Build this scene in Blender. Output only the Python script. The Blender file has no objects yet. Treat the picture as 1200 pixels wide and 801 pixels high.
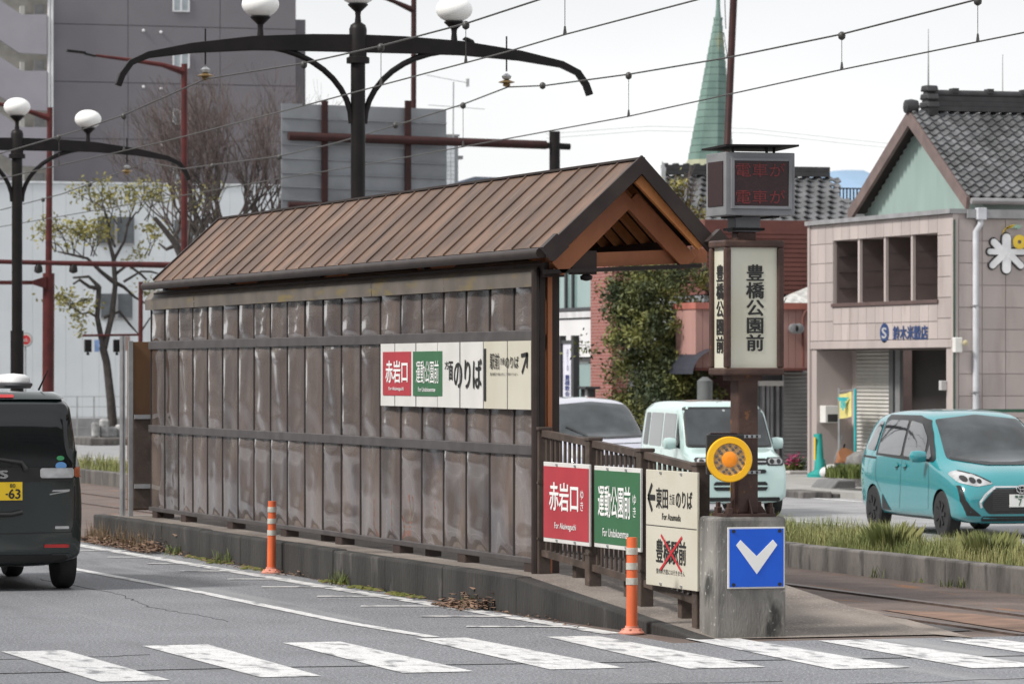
import bpy, bmesh, math, random
from mathutils import Vector, Matrix, noise
from mathutils.bvhtree import BVHTree
from mathutils.geometry import delaunay_2d_cdt
R = math.radians
random.seed(7)
SC = bpy.context.scene
COL = SC.collection

# ---------------------------------------------------------------- camera
# world axes: x runs across the street (to the right), y runs along it (away), z is up
F, CX, HOR, EYE = 5000.0, 600.0, 435.0, 2.0
TH = math.atan(1600 / F)
CT, CS = -11.269, -34.455
cam = bpy.data.cameras.new('camera')
cam.sensor_width = 36.0
cam.lens = 36.0 * F / 1200.0
cam.shift_y = (HOR - 400.5) / 1200.0
cam.clip_start, cam.clip_end = 1.0, 6000.0
cam.dof.use_dof = True
cam.dof.focus_distance = 35.0
cam.dof.aperture_fstop = 7.0
camo = bpy.data.objects.new('camera', cam)
camo.location = (CT, CS, EYE)
camo.rotation_euler = (R(90), 0, -TH)
COL.objects.link(camo)
SC.camera = camo

# ---------------------------------------------------------------- sky and sun (bright overcast day)
SUN_DIR = Vector((-0.86, -0.14, 0.88)).normalized()      # towards the sun
w = bpy.data.worlds.new('World')
SC.world = w
w.use_nodes = True
nt = w.node_tree
bg = nt.nodes['Background']
sky = nt.nodes.new('ShaderNodeTexSky')
sky.sky_type = 'NISHITA'
sky.sun_disc = False
sky.sun_elevation = math.asin(SUN_DIR.z)
sky.sun_rotation = math.atan2(SUN_DIR.x, SUN_DIR.y)
tc = nt.nodes.new('ShaderNodeTexCoord')
nz = nt.nodes.new('ShaderNodeTexNoise')
nz.inputs['Scale'].default_value = 3.2
nz.inputs['Detail'].default_value = 4
mp = nt.nodes.new('ShaderNodeMapping')
mp.inputs['Scale'].default_value = (1, 1, 4)
rp = nt.nodes.new('ShaderNodeValToRGB')
rp.color_ramp.elements[0].position = 0.30
rp.color_ramp.elements[0].color = (5.9, 5.95, 6.05, 1)
rp.color_ramp.elements[1].position = 0.70
rp.color_ramp.elements[1].color = (7.4, 7.4, 7.45, 1)
mx = nt.nodes.new('ShaderNodeMix')
mx.data_type = 'RGBA'
mx.inputs['Factor'].default_value = 0.93
nt.links.new(tc.outputs['Generated'], mp.inputs['Vector'])
nt.links.new(mp.outputs['Vector'], nz.inputs['Vector'])
nt.links.new(nz.outputs['Fac'], rp.inputs['Fac'])
nt.links.new(sky.outputs['Color'], mx.inputs['A'])
nt.links.new(rp.outputs['Color'], mx.inputs['B'])
nt.links.new(mx.outputs['Result'], bg.inputs['Color'])
bg.inputs['Strength'].default_value = 0.105
sl = bpy.data.lights.new('sun', 'SUN')
sl.energy = 2.9
sl.angle = R(10)
sl.color = (1.0, 0.955, 0.90)
so = bpy.data.objects.new('sun', sl)
so.rotation_euler = SUN_DIR.to_track_quat('Z', 'Y').to_euler()
so.location = (0, 0, 30)
COL.objects.link(so)
SC.view_settings.view_transform = 'Standard'
SC.view_settings.look = 'None'
SC.view_settings.exposure = 0.48
SC.view_settings.gamma = 1.0
SC.view_settings.use_curve_mapping = False

# ---------------------------------------------------------------- street geometry solved from measured sight lines
cth, sth = math.cos(TH), math.sin(TH)
def on_x(px, py, x):
    a = (px - CX) / F
    Y = (x - CT) / (a * cth + sth)
    return CS + (-a * sth + cth) * Y, EYE - (py - HOR) * Y / F      # y, z
def on_y(px, py, y):
    a = (px - CX) / F
    Y = (y - CS) / (-a * sth + cth)
    return CT + (a * cth + sth) * Y, EYE - (py - HOR) * Y / F      # x, z

# ---------------------------------------------------------------- lettering (cached early, while the scene is light)
_gl = {}
def glyphs(txt, bold=0.0):
    k = txt
    if k not in _gl:
        cu = bpy.data.curves.new('lettering_source', 'FONT')
        cu.body = txt; cu.size = 1.0; cu.offset = 0.0; cu.resolution_u = 3
        ob = bpy.data.objects.new('lettering_source', cu)
        COL.objects.link(ob)
        dg = bpy.context.evaluated_depsgraph_get()
        me = bpy.data.meshes.new_from_object(ob.evaluated_get(dg))
        vs = [(v.co.x, v.co.y) for v in me.vertices]
        fs = [tuple(p.vertices) for p in me.polygons]
        bpy.data.objects.remove(ob); bpy.data.curves.remove(cu); bpy.data.meshes.remove(me)
        _gl[k] = (vs, fs)
    return _gl[k]
def fit(txt, x0, x1, y0, y1, bold=0.0, vertical=False):
    """glyph outlines scaled into the box; returns 2-D verts and faces"""
    V, Fc = [], []
    if vertical:
        pen = 0.0
        for ch in txt:
            vs, fs = glyphs(ch, bold)
            b = len(V)
            V += [(a, c + pen) for a, c in vs]
            Fc += [tuple(i + b for i in f) for f in fs]
            pen -= 1.0
    else:
        vs, fs = glyphs(txt, bold)
        V, Fc = list(vs), list(fs)
    ax, bx = min(v[0] for v in V), max(v[0] for v in V)
    ay, by = min(v[1] for v in V), max(v[1] for v in V)
    sx, sy = (x1 - x0) / max(bx - ax, 1e-6), (y1 - y0) / max(by - ay, 1e-6)
    V = [(x0 + (a - ax) * sx, y0 + (c - ay) * sy, 0.0) for a, c in V]
    if bold > 0:        # a heavier stroke: the outline laid down three times, a hair apart
        b0 = list(V); n = len(b0); wd = bold * sx * 1.3; hd = bold * sy * .8
        for k, (dx, dy) in enumerate(((wd, hd), (-wd, hd), (0, -hd)), 1):
            V += [(a + dx, c + dy, .0004 * k) for a, c, _ in b0]
        Fc = Fc + [tuple(i + n * k for i in f) for k in (1, 2, 3) for f in Fc]
    return V, Fc
for t_, b_ in (('赤岩口', .018), ('運動公園前', .012), ('ゆき', 0), ('For Akaiwaguchi', .008), ('For Undokoenmae', .008),
               ('東田', .012), ('方面', 0), ('のりば', .012), ('For Azumada', .006), ('豊橋駅前', .014)):
    glyphs(t_, b_)

# ---------------------------------------------------------------- materials
_m = {}
def mat(name, col, rough=.6, metal=0.0, var=.12, scale=3.0, col2=None, bump=0.0, bscale=40.0, streak=0.0,
        coat=0.0, spec=.5, orand=0.0, detail=5, lo=.35, hi=.65, local=False):
    if name in _m: return _m[name]
    m = bpy.data.materials.new(name); m.use_nodes = True
    n, l = m.node_tree.nodes, m.node_tree.links
    b = n['Principled BSDF']
    b.inputs['Roughness'].default_value = rough
    b.inputs['Metallic'].default_value = metal
    b.inputs['Specular IOR Level'].default_value = spec
    b.inputs['Coat Weight'].default_value = coat
    b.inputs['Coat Roughness'].default_value = .05
    if local:
        tcn = n.new('ShaderNodeTexCoord'); pos = tcn.outputs['Object']
    else:
        g = n.new('ShaderNodeNewGeometry'); pos = g.outputs['Position']
    mpn = n.new('ShaderNodeMapping')
    if streak: mpn.inputs['Scale'].default_value = (1, 1, streak)
    l.new(pos, mpn.inputs['Vector'])
    nzn = n.new('ShaderNodeTexNoise')
    nzn.inputs['Scale'].default_value = scale
    nzn.inputs['Detail'].default_value = detail
    l.new(mpn.outputs['Vector'], nzn.inputs['Vector'])
    r = n.new('ShaderNodeValToRGB')
    c2 = col2 if col2 else tuple(c * (1 - var) for c in col)
    c1 = col if col2 else tuple(min(1, c * (1 + var)) for c in col)
    r.color_ramp.elements[0].position = lo; r.color_ramp.elements[0].color = (*c2, 1)
    r.color_ramp.elements[1].position = hi; r.color_ramp.elements[1].color = (*c1, 1)
    l.new(nzn.outputs['Fac'], r.inputs['Fac'])
    out = r.outputs['Color']
    if orand:
        oi = n.new('ShaderNodeObjectInfo')
        mr = n.new('ShaderNodeMapRange')
        mr.inputs['To Min'].default_value = 1 - orand; mr.inputs['To Max'].default_value = 1 + orand
        l.new(oi.outputs['Random'], mr.inputs['Value'])
        hs = n.new('ShaderNodeHueSaturation')
        l.new(mr.outputs['Result'], hs.inputs['Value']); l.new(out, hs.inputs['Color'])
        out = hs.outputs['Color']
    l.new(out, b.inputs['Base Color'])
    if bump:
        n2 = n.new('ShaderNodeTexNoise'); n2.inputs['Scale'].default_value = bscale; n2.inputs['Detail'].default_value = 3
        l.new(mpn.outputs['Vector'], n2.inputs['Vector'])
        bp = n.new('ShaderNodeBump'); bp.inputs['Strength'].default_value = bump; bp.inputs['Distance'].default_value = .02
        l.new(n2.outputs['Fac'], bp.inputs['Height']); l.new(bp.outputs['Normal'], b.inputs['Normal'])
    _m[name] = m
    return m
def mix_over(m, col, scale, lo, hi, detail=4, squash=(1, 1, 1), rough=None):
    """lay a second noise-shaped colour (stain, wear, speckle) over a material"""
    n, l = m.node_tree.nodes, m.node_tree.links
    b = n['Principled BSDF']
    src = b.inputs['Base Color'].links[0].from_socket
    g = n.new('ShaderNodeNewGeometry'); mpn = n.new('ShaderNodeMapping'); mpn.inputs['Scale'].default_value = squash
    l.new(g.outputs['Position'], mpn.inputs['Vector'])
    t = n.new('ShaderNodeTexNoise'); t.inputs['Scale'].default_value = scale; t.inputs['Detail'].default_value = detail
    l.new(mpn.outputs['Vector'], t.inputs['Vector'])
    mr = n.new('ShaderNodeMapRange'); mr.inputs['From Min'].default_value = lo; mr.inputs['From Max'].default_value = hi
    l.new(t.outputs['Fac'], mr.inputs['Value'])
    x = n.new('ShaderNodeMix'); x.data_type = 'RGBA'
    l.new(mr.outputs['Result'], x.inputs['Factor']); l.new(src, x.inputs['A']); x.inputs['B'].default_value = (*col, 1)
    l.new(x.outputs['Result'], b.inputs['Base Color'])
    return m
def paint(name, col, rough=.45, **k): return mat(name, col, rough, var=k.pop('var', .05), **k)

ASPHALT = mat('asphalt', (.205, .212, .232), .62, var=.0, col2=(.150, .155, .170), scale=.9, bump=.9, bscale=70, lo=.3, hi=.7)
mix_over(ASPHALT, (.37, .375, .39), 52, .53, .63, detail=2)
mix_over(ASPHALT, (.045, .045, .05), 40, .57, .68, detail=2)
mix_over(ASPHALT, (.125, .128, .138), .45, .56, .76, detail=6, squash=(2.4, .5, 1))
FARROAD = mat('pale_asphalt', (.30, .30, .305), .6, col2=(.20, .20, .205), scale=1.3, bump=.4, bscale=50)
mix_over(FARROAD, (.38, .38, .385), 50, .52, .68, detail=2)
mix_over(ASPHALT, (.30, .305, .315), .55, .58, .74, detail=3, squash=(2.2, .10, 1))
mix_over(ASPHALT, (.10, .10, .108), .8, .64, .76, detail=4, squash=(1.5, .22, 1))
MARK = mat('worn_white_road_paint', (.68, .68, .68), .6, col2=(.56, .56, .56), scale=6, bump=.3, bscale=70)
mix_over(MARK, (.19, .195, .205), 5.5, .53, .66, detail=9, squash=(1.4, .45, 1))
mix_over(MARK, (.30, .30, .31), 65, .55, .68, detail=2)
MARKOLD = mat('heavily_worn_white_road_paint', (.66, .66, .65), .65, col2=(.46, .46, .46), scale=5)
mix_over(MARKOLD, (.19, .195, .21), 6, .50, .62, detail=8, squash=(1.3, .8, 1))
BED = mat('track_bed_paving', (.155, .115, .098), .85, col2=(.105, .078, .068), scale=2.2, bump=.7, bscale=40)
mix_over(BED, (.24, .115, .055), 1.2, .60, .72, detail=5, squash=(2.4, .5, 1))
mix_over(BED, (.08, .068, .062), 55, .55, .7, detail=2)
PLATTOP = mat('platform_concrete_top', (.225, .193, .168), .85, col2=(.15, .128, .112), scale=1.6, bump=.5, bscale=45)
mix_over(PLATTOP, (.11, .092, .080), 1.1, .50, .68, detail=8)
mix_over(PLATTOP, (.30, .27, .24), 48, .58, .70, detail=2)
KERBD = mat('blackened_concrete', (.042, .040, .038), .9, col2=(.020, .019, .018), scale=2.4, bump=.8, bscale=30, streak=.25)
mix_over(KERBD, (.13, .125, .118), 3, .62, .76, detail=7, squash=(1, 1, .35))
APRON = mat('pale_brown_apron_concrete', (.262, .222, .19), .85, col2=(.195, .165, .141), scale=1.2, bump=.4, bscale=45)
mix_over(APRON, (.15, .115, .095), 1.1, .52, .72, detail=8)
mix_over(APRON, (.33, .29, .26), 48, .58, .70, detail=2)
KERB = mat('weathered_kerb_concrete', (.165, .152, .143), .9, col2=(.07, .065, .062), scale=3, bump=.8, bscale=30, streak=.3)
mix_over(KERB, (.045, .043, .04), 4, .54, .66, detail=7, squash=(1, 1, .25))
BLOCKM = mat('stained_block_concrete', (.27, .26, .24), .9, col2=(.12, .115, .108), scale=5, bump=.35, bscale=60, streak=.3)
mix_over(BLOCKM, (.05, .05, .047), 5, .56, .68, detail=7, squash=(1, 1, .4))
mix_over(BLOCKM, (.42, .41, .38), 22, .64, .72, detail=3)
SOIL = mat('median_soil', (.13, .11, .075), .95, col2=(.075, .07, .04), scale=5, bump=1, bscale=20)
CONC = mat('pale_pavement_concrete', (.34, .335, .32), .85, col2=(.25, .245, .235), scale=1.5, bump=.3)

BROWNP = mat('dark_brown_painted_steel', (.095, .072, .060), .55, col2=(.06, .046, .039), scale=5, spec=.25, bump=.15)
mix_over(BROWNP, (.13, .10, .088), 9, .60, .75, detail=5)
RUSTP = mat('rusty_brown_painted_steel', (.088, .050, .039), .55, col2=(.052, .030, .025), scale=4, spec=.3, bump=.25, bscale=25)
mix_over(RUSTP, (.20, .085, .035), 12, .66, .74, detail=4)
RUSTP2 = mat('orange_rusted_steel', (.20, .10, .045), .75, col2=(.12, .062, .032), scale=3, streak=.3)
BLACKP = mat('black_brown_painted_steel', (.013, .010, .010), .5, col2=(.008, .007, .007), scale=4, spec=.22)
REDP = mat('dark_red_painted_steel', (.095, .021, .020), .5, col2=(.06, .015, .015), scale=4, spec=.25)
REDBR = mat('deep_maroon_painted_steel', (.045, .016, .015), .5, col2=(.03, .012, .011), scale=4, spec=.25)
ROOFM = mat('brown_metal_roof_sheet', (.178, .112, .080), .58, col2=(.102, .069, .053), scale=1.7, spec=.25, bump=.1, bscale=14, orand=.13)
mix_over(ROOFM, (.085, .066, .058), 2.5, .52, .72, detail=7, squash=(1, 3, 1))
mix_over(ROOFM, (.25, .20, .17), 3.1, .62, .78, detail=8, squash=(.6, 5, .6))
ROOFD = mat('dark_brown_metal_trim', (.045, .034, .031), .5, col2=(.03, .023, .021), scale=4, spec=.25)
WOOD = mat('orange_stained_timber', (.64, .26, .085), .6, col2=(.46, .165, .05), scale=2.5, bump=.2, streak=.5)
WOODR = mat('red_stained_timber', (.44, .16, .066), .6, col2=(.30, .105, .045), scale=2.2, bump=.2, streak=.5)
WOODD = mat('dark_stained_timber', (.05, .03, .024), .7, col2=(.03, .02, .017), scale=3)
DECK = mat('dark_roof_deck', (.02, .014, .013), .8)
def panel_mat():
    m = mat('mauve_grey_plastic_sheet', (.154, .119, .104), .08, col2=(.100, .084, .078), scale=1.6, coat=.55, spec=.45, orand=.2, streak=.5)
    mix_over(m, (.205, .168, .148), 2.2, .56, .74, detail=6, squash=(1, 1, .3))
    mix_over(m, (.085, .073, .074), 1.1, .56, .70, detail=3)
    return m
PANEL = panel_mat()
FRAME = mat('grey_brown_wall_rail', (.085, .078, .078), .5, col2=(.06, .055, .055), scale=4)
BATTEN = mat('near_black_batten', (.018, .016, .016), .6)
FLASH = mat('grey_brown_flashing', (.155, .135, .115), .6, col2=(.105, .092, .08), scale=2.5, orand=.05)
mix_over(FLASH, (.185, .145, .065), 2.6, .55, .68, detail=6, squash=(1, .6, 3))
WHITEP = paint('white_sign_sheet', (.66, .655, .63), .4)
CREAMP = mat('cream_sign_sheet', (.60, .575, .49), .4, col2=(.55, .525, .43), scale=2)
LIGHTBOX = mat('cream_acrylic_sign_face', (.64, .63, .54), .35, col2=(.58, .56, .44), scale=1.4)
REDS = mat('red_sign_sheet', (.42, .038, .052), .35, var=.06)
GREENS = mat('green_sign_sheet', (.042, .145, .066), .35, var=.06)
BLUES = mat('blue_sign_sheet', (.004, .095, .60), .4, var=.05)
INK = mat('black_ink', (.018, .018, .018), .5, var=.05)
INKW = mat('white_ink', (.80, .80, .79), .5, var=.03)
INKR = mat('red_ink', (.50, .02, .03), .5, var=.03)
INKB = mat('navy_ink', (.03, .05, .17), .5, var=.03)
GREYBOX = mat('grey_painted_cabinet', (.22, .225, .235), .5, col2=(.17, .172, .18), scale=4)
SCREEN = mat('dark_led_screen', (.030, .012, .014), .35, var=.2, scale=40)
LEDR = mat('dim_red_led_lettering', (.14, .016, .017), .5, var=.4, scale=70)
YELLOW = mat('yellow_plastic', (.82, .44, .01), .4, var=.05)
ORANGEL = mat('orange_lens', (.90, .28, .015), .25, var=.05)
AMBER = mat('tan_reflector_face', (.50, .30, .12), .4, var=.2, scale=40)
DOTS = mat('grey_led_dot', (.12, .10, .09), .3)
STEEL = mat('galvanised_steel', (.46, .47, .48), .4, metal=.6, col2=(.34, .35, .36), scale=6)
ORANGE = mat('orange_flexible_post', (.78, .155, .045), .5, col2=(.62, .13, .05), scale=7, streak=.4)
ORANGEB = mat('faded_orange_base', (.62, .25, .18), .6, var=.15, scale=20)
REFLW = mat('grey_white_reflective_band', (.58, .56, .50), .5, col2=(.40, .385, .34), scale=20)
GLOBE = mat('white_opal_globe', (.86, .86, .84), .35, var=.01)
BRONZE = mat('bronze_insulator', (.26, .17, .07), .4, metal=.4)
WIRE = mat('dark_wire', (.05, .048, .045), .5)
RUBBER = mat('black_tyre_rubber', (.018, .018, .019), .75)
GLASSD = mat('dark_car_glass', (.010, .012, .013), .03, var=.05, spec=.5)
GLASSL = mat('grey_car_glass', (.040, .050, .055), .02, col2=(.014, .018, .020), scale=2.6, spec=.9, local=True)
GLASSS = mat('side_car_glass', (.028, .031, .033), .015, col2=(.010, .012, .013), scale=2.6, spec=1.0, coat=1.0, local=True)
CHROME = mat('chrome_trim', (.72, .72, .72), .12, metal=1.0)
BLACKT = mat('black_plastic_trim', (.016, .016, .017), .4)
LAMPC = mat('clear_lamp_lens', (.52, .53, .54), .08, col2=(.30, .305, .31), scale=7, coat=1, local=True)
LAMPR = mat('red_lamp_lens', (.42, .012, .012), .15, coat=.6)
LAMPO = mat('amber_lamp_lens', (.38, .10, .04), .15, coat=.6)
PLATEY = mat('yellow_number_plate', (.85, .58, .02), .5, var=.03)
PLATEW = mat('white_number_plate', (.78, .78, .76), .5, var=.03)
BARK = mat('grey_brown_bark', (.105, .088, .078), .9, col2=(.055, .047, .043), scale=6, bump=1, bscale=15, streak=.35)
TWIG = mat('reddish_twig_bark', (.105, .078, .072), .85, col2=(.068, .052, .049), scale=3)
BARKD = mat('dark_bark', (.06, .052, .048), .9, col2=(.035, .03, .028), scale=6, bump=.8, bscale=15)
LEAFY = mat('yellow_green_leaf', (.26, .225, .05), .65, col2=(.15, .15, .045), scale=2.5)
LEAFG = mat('dark_green_leaf', (.135, .140, .030), .65, col2=(.030, .046, .015), scale=1.7, lo=.4, hi=.62)
GRASS = mat('dry_green_grass', (.285, .28, .115), .8, col2=(.15, .18, .055), scale=1.6, lo=.38, hi=.6)
GRASSG = mat('fresh_green_grass', (.13, .16, .035), .75, col2=(.08, .11, .025), scale=3)
DEADLEAF = mat('dead_leaf_litter', (.24, .15, .10), .85, col2=(.11, .068, .048), scale=18)
MOSS = mat('kerb_moss', (.13, .135, .02), .9, col2=(.07, .08, .015), scale=12)

# ---------------------------------------------------------------- mesh building helpers
class MB:
    def __init__(s): s.v, s.f = [], []
    def add(s, vs, fs):
        b = len(s.v); s.v += [tuple(v) for v in vs]; s.f += [tuple(i + b for i in f) for f in fs]; return s
    def box(s, x0, x1, y0, y1, z0, z1):
        return s.add([(x0, y0, z0), (x1, y0, z0), (x1, y1, z0), (x0, y1, z0), (x0, y0, z1), (x1, y0, z1), (x1, y1, z1), (x0, y1, z1)],
                     [(3, 2, 1, 0), (4, 5, 6, 7), (0, 1, 5, 4), (1, 2, 6, 5), (2, 3, 7, 6), (3, 0, 4, 7)])
    def bar(s, p, q, wd, ht, up=(0, 0, 1)):
        p, q = Vector(p), Vector(q); d = (q - p).normalized()
        a = d.cross(Vector(up))
        if a.length < 1e-4: a = d.cross(Vector((1, 0, 0)))
        a.normalize(); u = a.cross(d)
        a *= wd / 2; u *= ht / 2
        vs = [o + i * a + j * u for o in (p, q) for i, j in ((-1, -1), (1, -1), (1, 1), (-1, 1))]
        return s.add(vs, [(0, 1, 2, 3), (7, 6, 5, 4), (0, 4, 5, 1), (1, 5, 6, 2), (2, 6, 7, 3), (3, 7, 4, 0)])
    def tube(s, pts, rad, n=8, caps=True):
        pts = [Vector(p) for p in pts]
        if not hasattr(rad, '__len__'): rad = [rad] * len(pts)
        vs, ref = [], None
        for i, p in enumerate(pts):
            d = (pts[min(i + 1, len(pts) - 1)] - pts[max(i - 1, 0)]).normalized()
            if ref is None:
                ref = d.orthogonal().normalized()
            ref = (ref - d * ref.dot(d))
            ref = ref.normalized() if ref.length > 1e-5 else d.orthogonal().normalized()
            b = d.cross(ref)
            for k in range(n):
                a = 2 * math.pi * k / n
                vs.append(p + (ref * math.cos(a) + b * math.sin(a)) * rad[i])
        fs = []
        for i in range(len(pts) - 1):
            for k in range(n):
                k2 = (k + 1) % n
                fs.append((i * n + k, i * n + k2, (i + 1) * n + k2, (i + 1) * n + k))
        if caps:
            fs.append(tuple(range(n - 1, -1, -1))); fs.append(tuple((len(pts) - 1) * n + k for k in range(n)))
        return s.add(vs, fs)
    def lathe(s, prof, c=(0, 0, 0), n=20, axis='z'):
        vs = []
        for r, h in prof:
            for k in range(n):
                a = 2 * math.pi * k / n
                p = (r * math.cos(a), r * math.sin(a), h)
                if axis == 'y': p = (p[0], -h, p[1])
                if axis == 'x': p = (h, p[0], p[1])
                vs.append((c[0] + p[0], c[1] + p[1], c[2] + p[2]))
        fs = [(i * n + k, i * n + (k + 1) % n, (i + 1) * n + (k + 1) % n, (i + 1) * n + k) for i in range(len(prof) - 1) for k in range(n)]
        fs.append(tuple(range(n - 1, -1, -1))); fs.append(tuple((len(prof) - 1) * n + k for k in range(n)))
        return s.add(vs, fs)
    def plate(s, poly, o, ux, uy, th):
        """flat outline given in 2-D, stood up at o with axes ux, uy and given a thickness behind it"""
        o, ux, uy = Vector(o), Vector(ux), Vector(uy); nn = ux.cross(uy).normalized()
        n = len(poly)
        vs = [o + ux * a + uy * b for a, b in poly] + [o + ux * a + uy * b - nn * th for a, b in poly]
        fs = [tuple(range(n)), tuple(range(2 * n - 1, n - 1, -1))] + [(i, i + n, (i + 1) % n + n, (i + 1) % n) for i in range(n)]
        return s.add(vs, fs)
    def flat(s, V2, F2, o, ux, uy):
        o, ux, uy = Vector(o), Vector(ux), Vector(uy)
        nn = ux.cross(uy)
        return s.add([o + ux * v[0] + uy * v[1] + nn * (v[2] if len(v) > 2 else 0) for v in V2], F2)
    def quad(s, a, b, c, d): return s.add([a, b, c, d], [(0, 1, 2, 3)])
    def mesh(s, name, m, smooth=None):
        me = bpy.data.meshes.new(name); me.from_pydata(s.v, [], s.f)
        if m: me.materials.append(m)
        if smooth is not None:
            me.shade_smooth(); me.set_sharp_from_angle(angle=R(smooth))
        me.update(); return me
    def build(s, name, m, parent=None, smooth=None, bevel=0.0, world=True):
        if parent is not None and world:
            o = wloc(parent); s.v = [(a - o.x, b - o.y, c - o.z) for a, b, c in s.v]
        ob = bpy.data.objects.new(name, s.mesh(name, m, smooth))
        COL.objects.link(ob)
        if parent is not None: ob.parent = parent
        if bevel:
            bv = ob.modifiers.new('edge', 'BEVEL'); bv.width = bevel; bv.segments = 2; bv.limit_method = 'ANGLE'
            bv.harden_normals = False
        return ob
def wloc(o):
    p = Vector(o.location)
    while o.parent is not None:
        o = o.parent; p += o.location
    return p
def tag(o, label=None, cat=None, group=None, kind=None):
    if label: o['label'] = label
    if cat: o['category'] = cat
    if group: o['group'] = group
    if kind: o['kind'] = kind
    return o
def thing(name, label, cat, loc=(0, 0, 0), group=None):
    o = bpy.data.objects.new(name, None); COL.objects.link(o); o.location = loc; o.empty_display_size = .2
    return tag(o, label, cat, group)
def inst(name, me, parent, loc):
    o = bpy.data.objects.new(name, me); COL.objects.link(o)
    if parent is not None:
        o.parent = parent; o.location = Vector(loc) - wloc(parent)
    else: o.location = loc
    return o
def copy_tree(o, parent=None):
    c = o.copy(); COL.objects.link(c)
    if parent is not None: c.parent = parent
    for ch in list(o.children): copy_tree(ch, c)
    return c
def B(*a): return MB().box(*a)
NX, NY = ((0, -1, 0), (0, 0, 1)), ((1, 0, 0), (0, 0, 1))       # lettering axes on a face turned to -x, to -y
def letter(txt, parent, m, o, axes, x0, x1, y0, y1, bold=0.0, vertical=False, name='lettering'):
    V2, F2 = fit(txt, x0, x1, y0, y1, bold, vertical)
    return MB().flat(V2, F2, o, *axes).build(name, m, parent)
def circ(r, n=24, cx=0, cy=0, ry=None):
    ry = r if ry is None else ry
    return [(cx + r * math.cos(2 * math.pi * i / n), cy + ry * math.sin(2 * math.pi * i / n)) for i in range(n)]

# ================================================================ SETTING: ground, road, track, platform
def sheet(name, poly, z, m, parent=None):
    ob = MB().add([(a, b, z) for a, b in poly], [tuple(range(len(poly)))]).build(name, m, parent)
    return tag(ob, kind='structure')
sheet('ground', [(-2500, -300), (3500, -300), (3500, 5000), (-2500, 5000)], -.62, FARROAD)
sheet('road', [(-60, -45), (40, -45), (40, -4.86), (-.55, -4.86), (-.55, 220), (-60, 220)], 0.0, ASPHALT)
tag(B(-.57, 4.80, -4.86, 220, -.3, -.006).build('track_bed', BED), kind='structure')
tag(B(4.80, 40, -4.86, -4.5, -.3, -.02).build('junction_edge', ASPHALT), kind='structure')
tag(B(6.55, 16.8, -4.5, 260, -.5, -.2).build('far_road', FARROAD), kind='structure')
tag(B(16.8, 60, -4.5, 260, -.5, -.09).build('far_pavement', CONC), kind='structure')
for x0, wd in ((6.95, .16), (16.2, .18)):
    sheet('far_edge_line', [(x0, 2), (x0 + wd, 2), (x0 + wd, 200), (x0, 200)], -.195, MARK)
for k in range(7):
    y0 = 8 + k * 12
    sheet('far_lane_dash', [(11.75, y0), (11.9, y0), (11.9, y0 + 6), (11.75, y0 + 6)], -.195, MARK)
# grass median with its kerb
med = tag(B(4.95, 6.55, -3.6, 200, -.3, .17).build('median', SOIL), kind='structure')
ks = []
kerb_y = [-3.6 + 2.0 * i for i in range(26)]
for i in range(25):
    o = B(4.78 + .002 * (i % 3), 4.948, kerb_y[i] + .003, kerb_y[i + 1] - .003, -.2, .236 + .004 * (i % 2)).build('kerb_stone', KERB, med, bevel=.018)
for i in range(13):
    B(4.785, 4.945, kerb_y[25] + 12 * i, kerb_y[25] + 12 * i + 11.98, -.2, .235).build('kerb_stone', KERB, med, bevel=.018)
B(6.552, 6.70, -3.6, 200, -.3, -.02).build('far_kerb', KERB, med)
# rails let into the paving
for i, x in enumerate((2.30, 3.40)):
    m_ = MB().box(x - .03, x + .03, -30, -4.87, .001, .005).build('rail', BLACKP)
    tag(m_, kind='structure')
    r_ = MB()
    r_.box(x - .05, x + .045, -4.85, 200, -.02, .012); r_.box(x + .05, x + .11, -4.85, 200, -.02, .0)
    tag(r_.build('rail', mat('worn_rail', (.085, .06, .05), .5, var=.3, scale=8)), kind='structure')
sheet('paving_patch', [(2.45, -4.84), (3.2, -4.84), (3.1, -2.0), (2.62, -1.2)], .001, mat('rust_stained_patch', (.19, .115, .08), .85, var=.2, scale=4))
sheet('pothole', [(1.95, -4.2), (2.2, -4.1), (2.2, -.9), (2.1, -.3), (1.98, -.6), (1.9, -2.4)], .002, mat('dark_paving_patch', (.05, .042, .04), .6, var=.3, scale=6))  # flat dark patch laid on the track paving

# platform with its ramp down to the crossing
PZ = .288
pl = MB()
X0, X1, YA, YB, YR = -.46, 1.62, -4.55, -.95, 15.55
pl.add([(X0, YR, 0), (X1, YR, 0), (X0, YR, PZ), (X1, YR, PZ), (X0, YB, PZ), (X1, YB, PZ), (X0 + .28, YA, .004), (X1 + .05, YA, .004),
        (X0, YB, 0), (X1, YB, 0)], [(2, 4, 5, 3), (4, 6, 7, 5), (3, 1, 0, 2)])
plat = tag(pl.build('platform', PLATTOP), kind='structure')
# kerb stones down the road side, one by one
kb = [YR - 1.8 * i for i in range(9)] + [YB]
for i in range(9):
    MB().box(X0 - .055 - .004 * (i % 2), X0 + .10, kb[i + 1] + .005, kb[i] - .005, -.05, PZ + .012 + .004 * (i % 3)).build('kerb_stone', KERBD, plat, bevel=.022)
rk = MB()
rk.add([(X0 - .055, YB - .004, -.05), (X0 + .10, YB - .004, -.05), (X0 - .055, YB - .004, PZ + .012), (X0 + .10, YB - .004, PZ + .012),
        (X0 + .20, YA - .05, -.05), (X0 + .34, YA - .05, -.05), (X0 + .20, YA - .05, .012), (X0 + .34, YA - .05, .012)],
       [(0, 2, 3, 1), (4, 5, 7, 6), (0, 4, 6, 2), (2, 6, 7, 3), (1, 3, 7, 5)])
rk.build('ramp_kerb', KERBD, plat, bevel=.015)
B(X1 - .12, X1 + .01, YB + .3, YR, -.05, PZ + .012).build('track_side_kerb', KERB, plat, bevel=.015)
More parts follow.
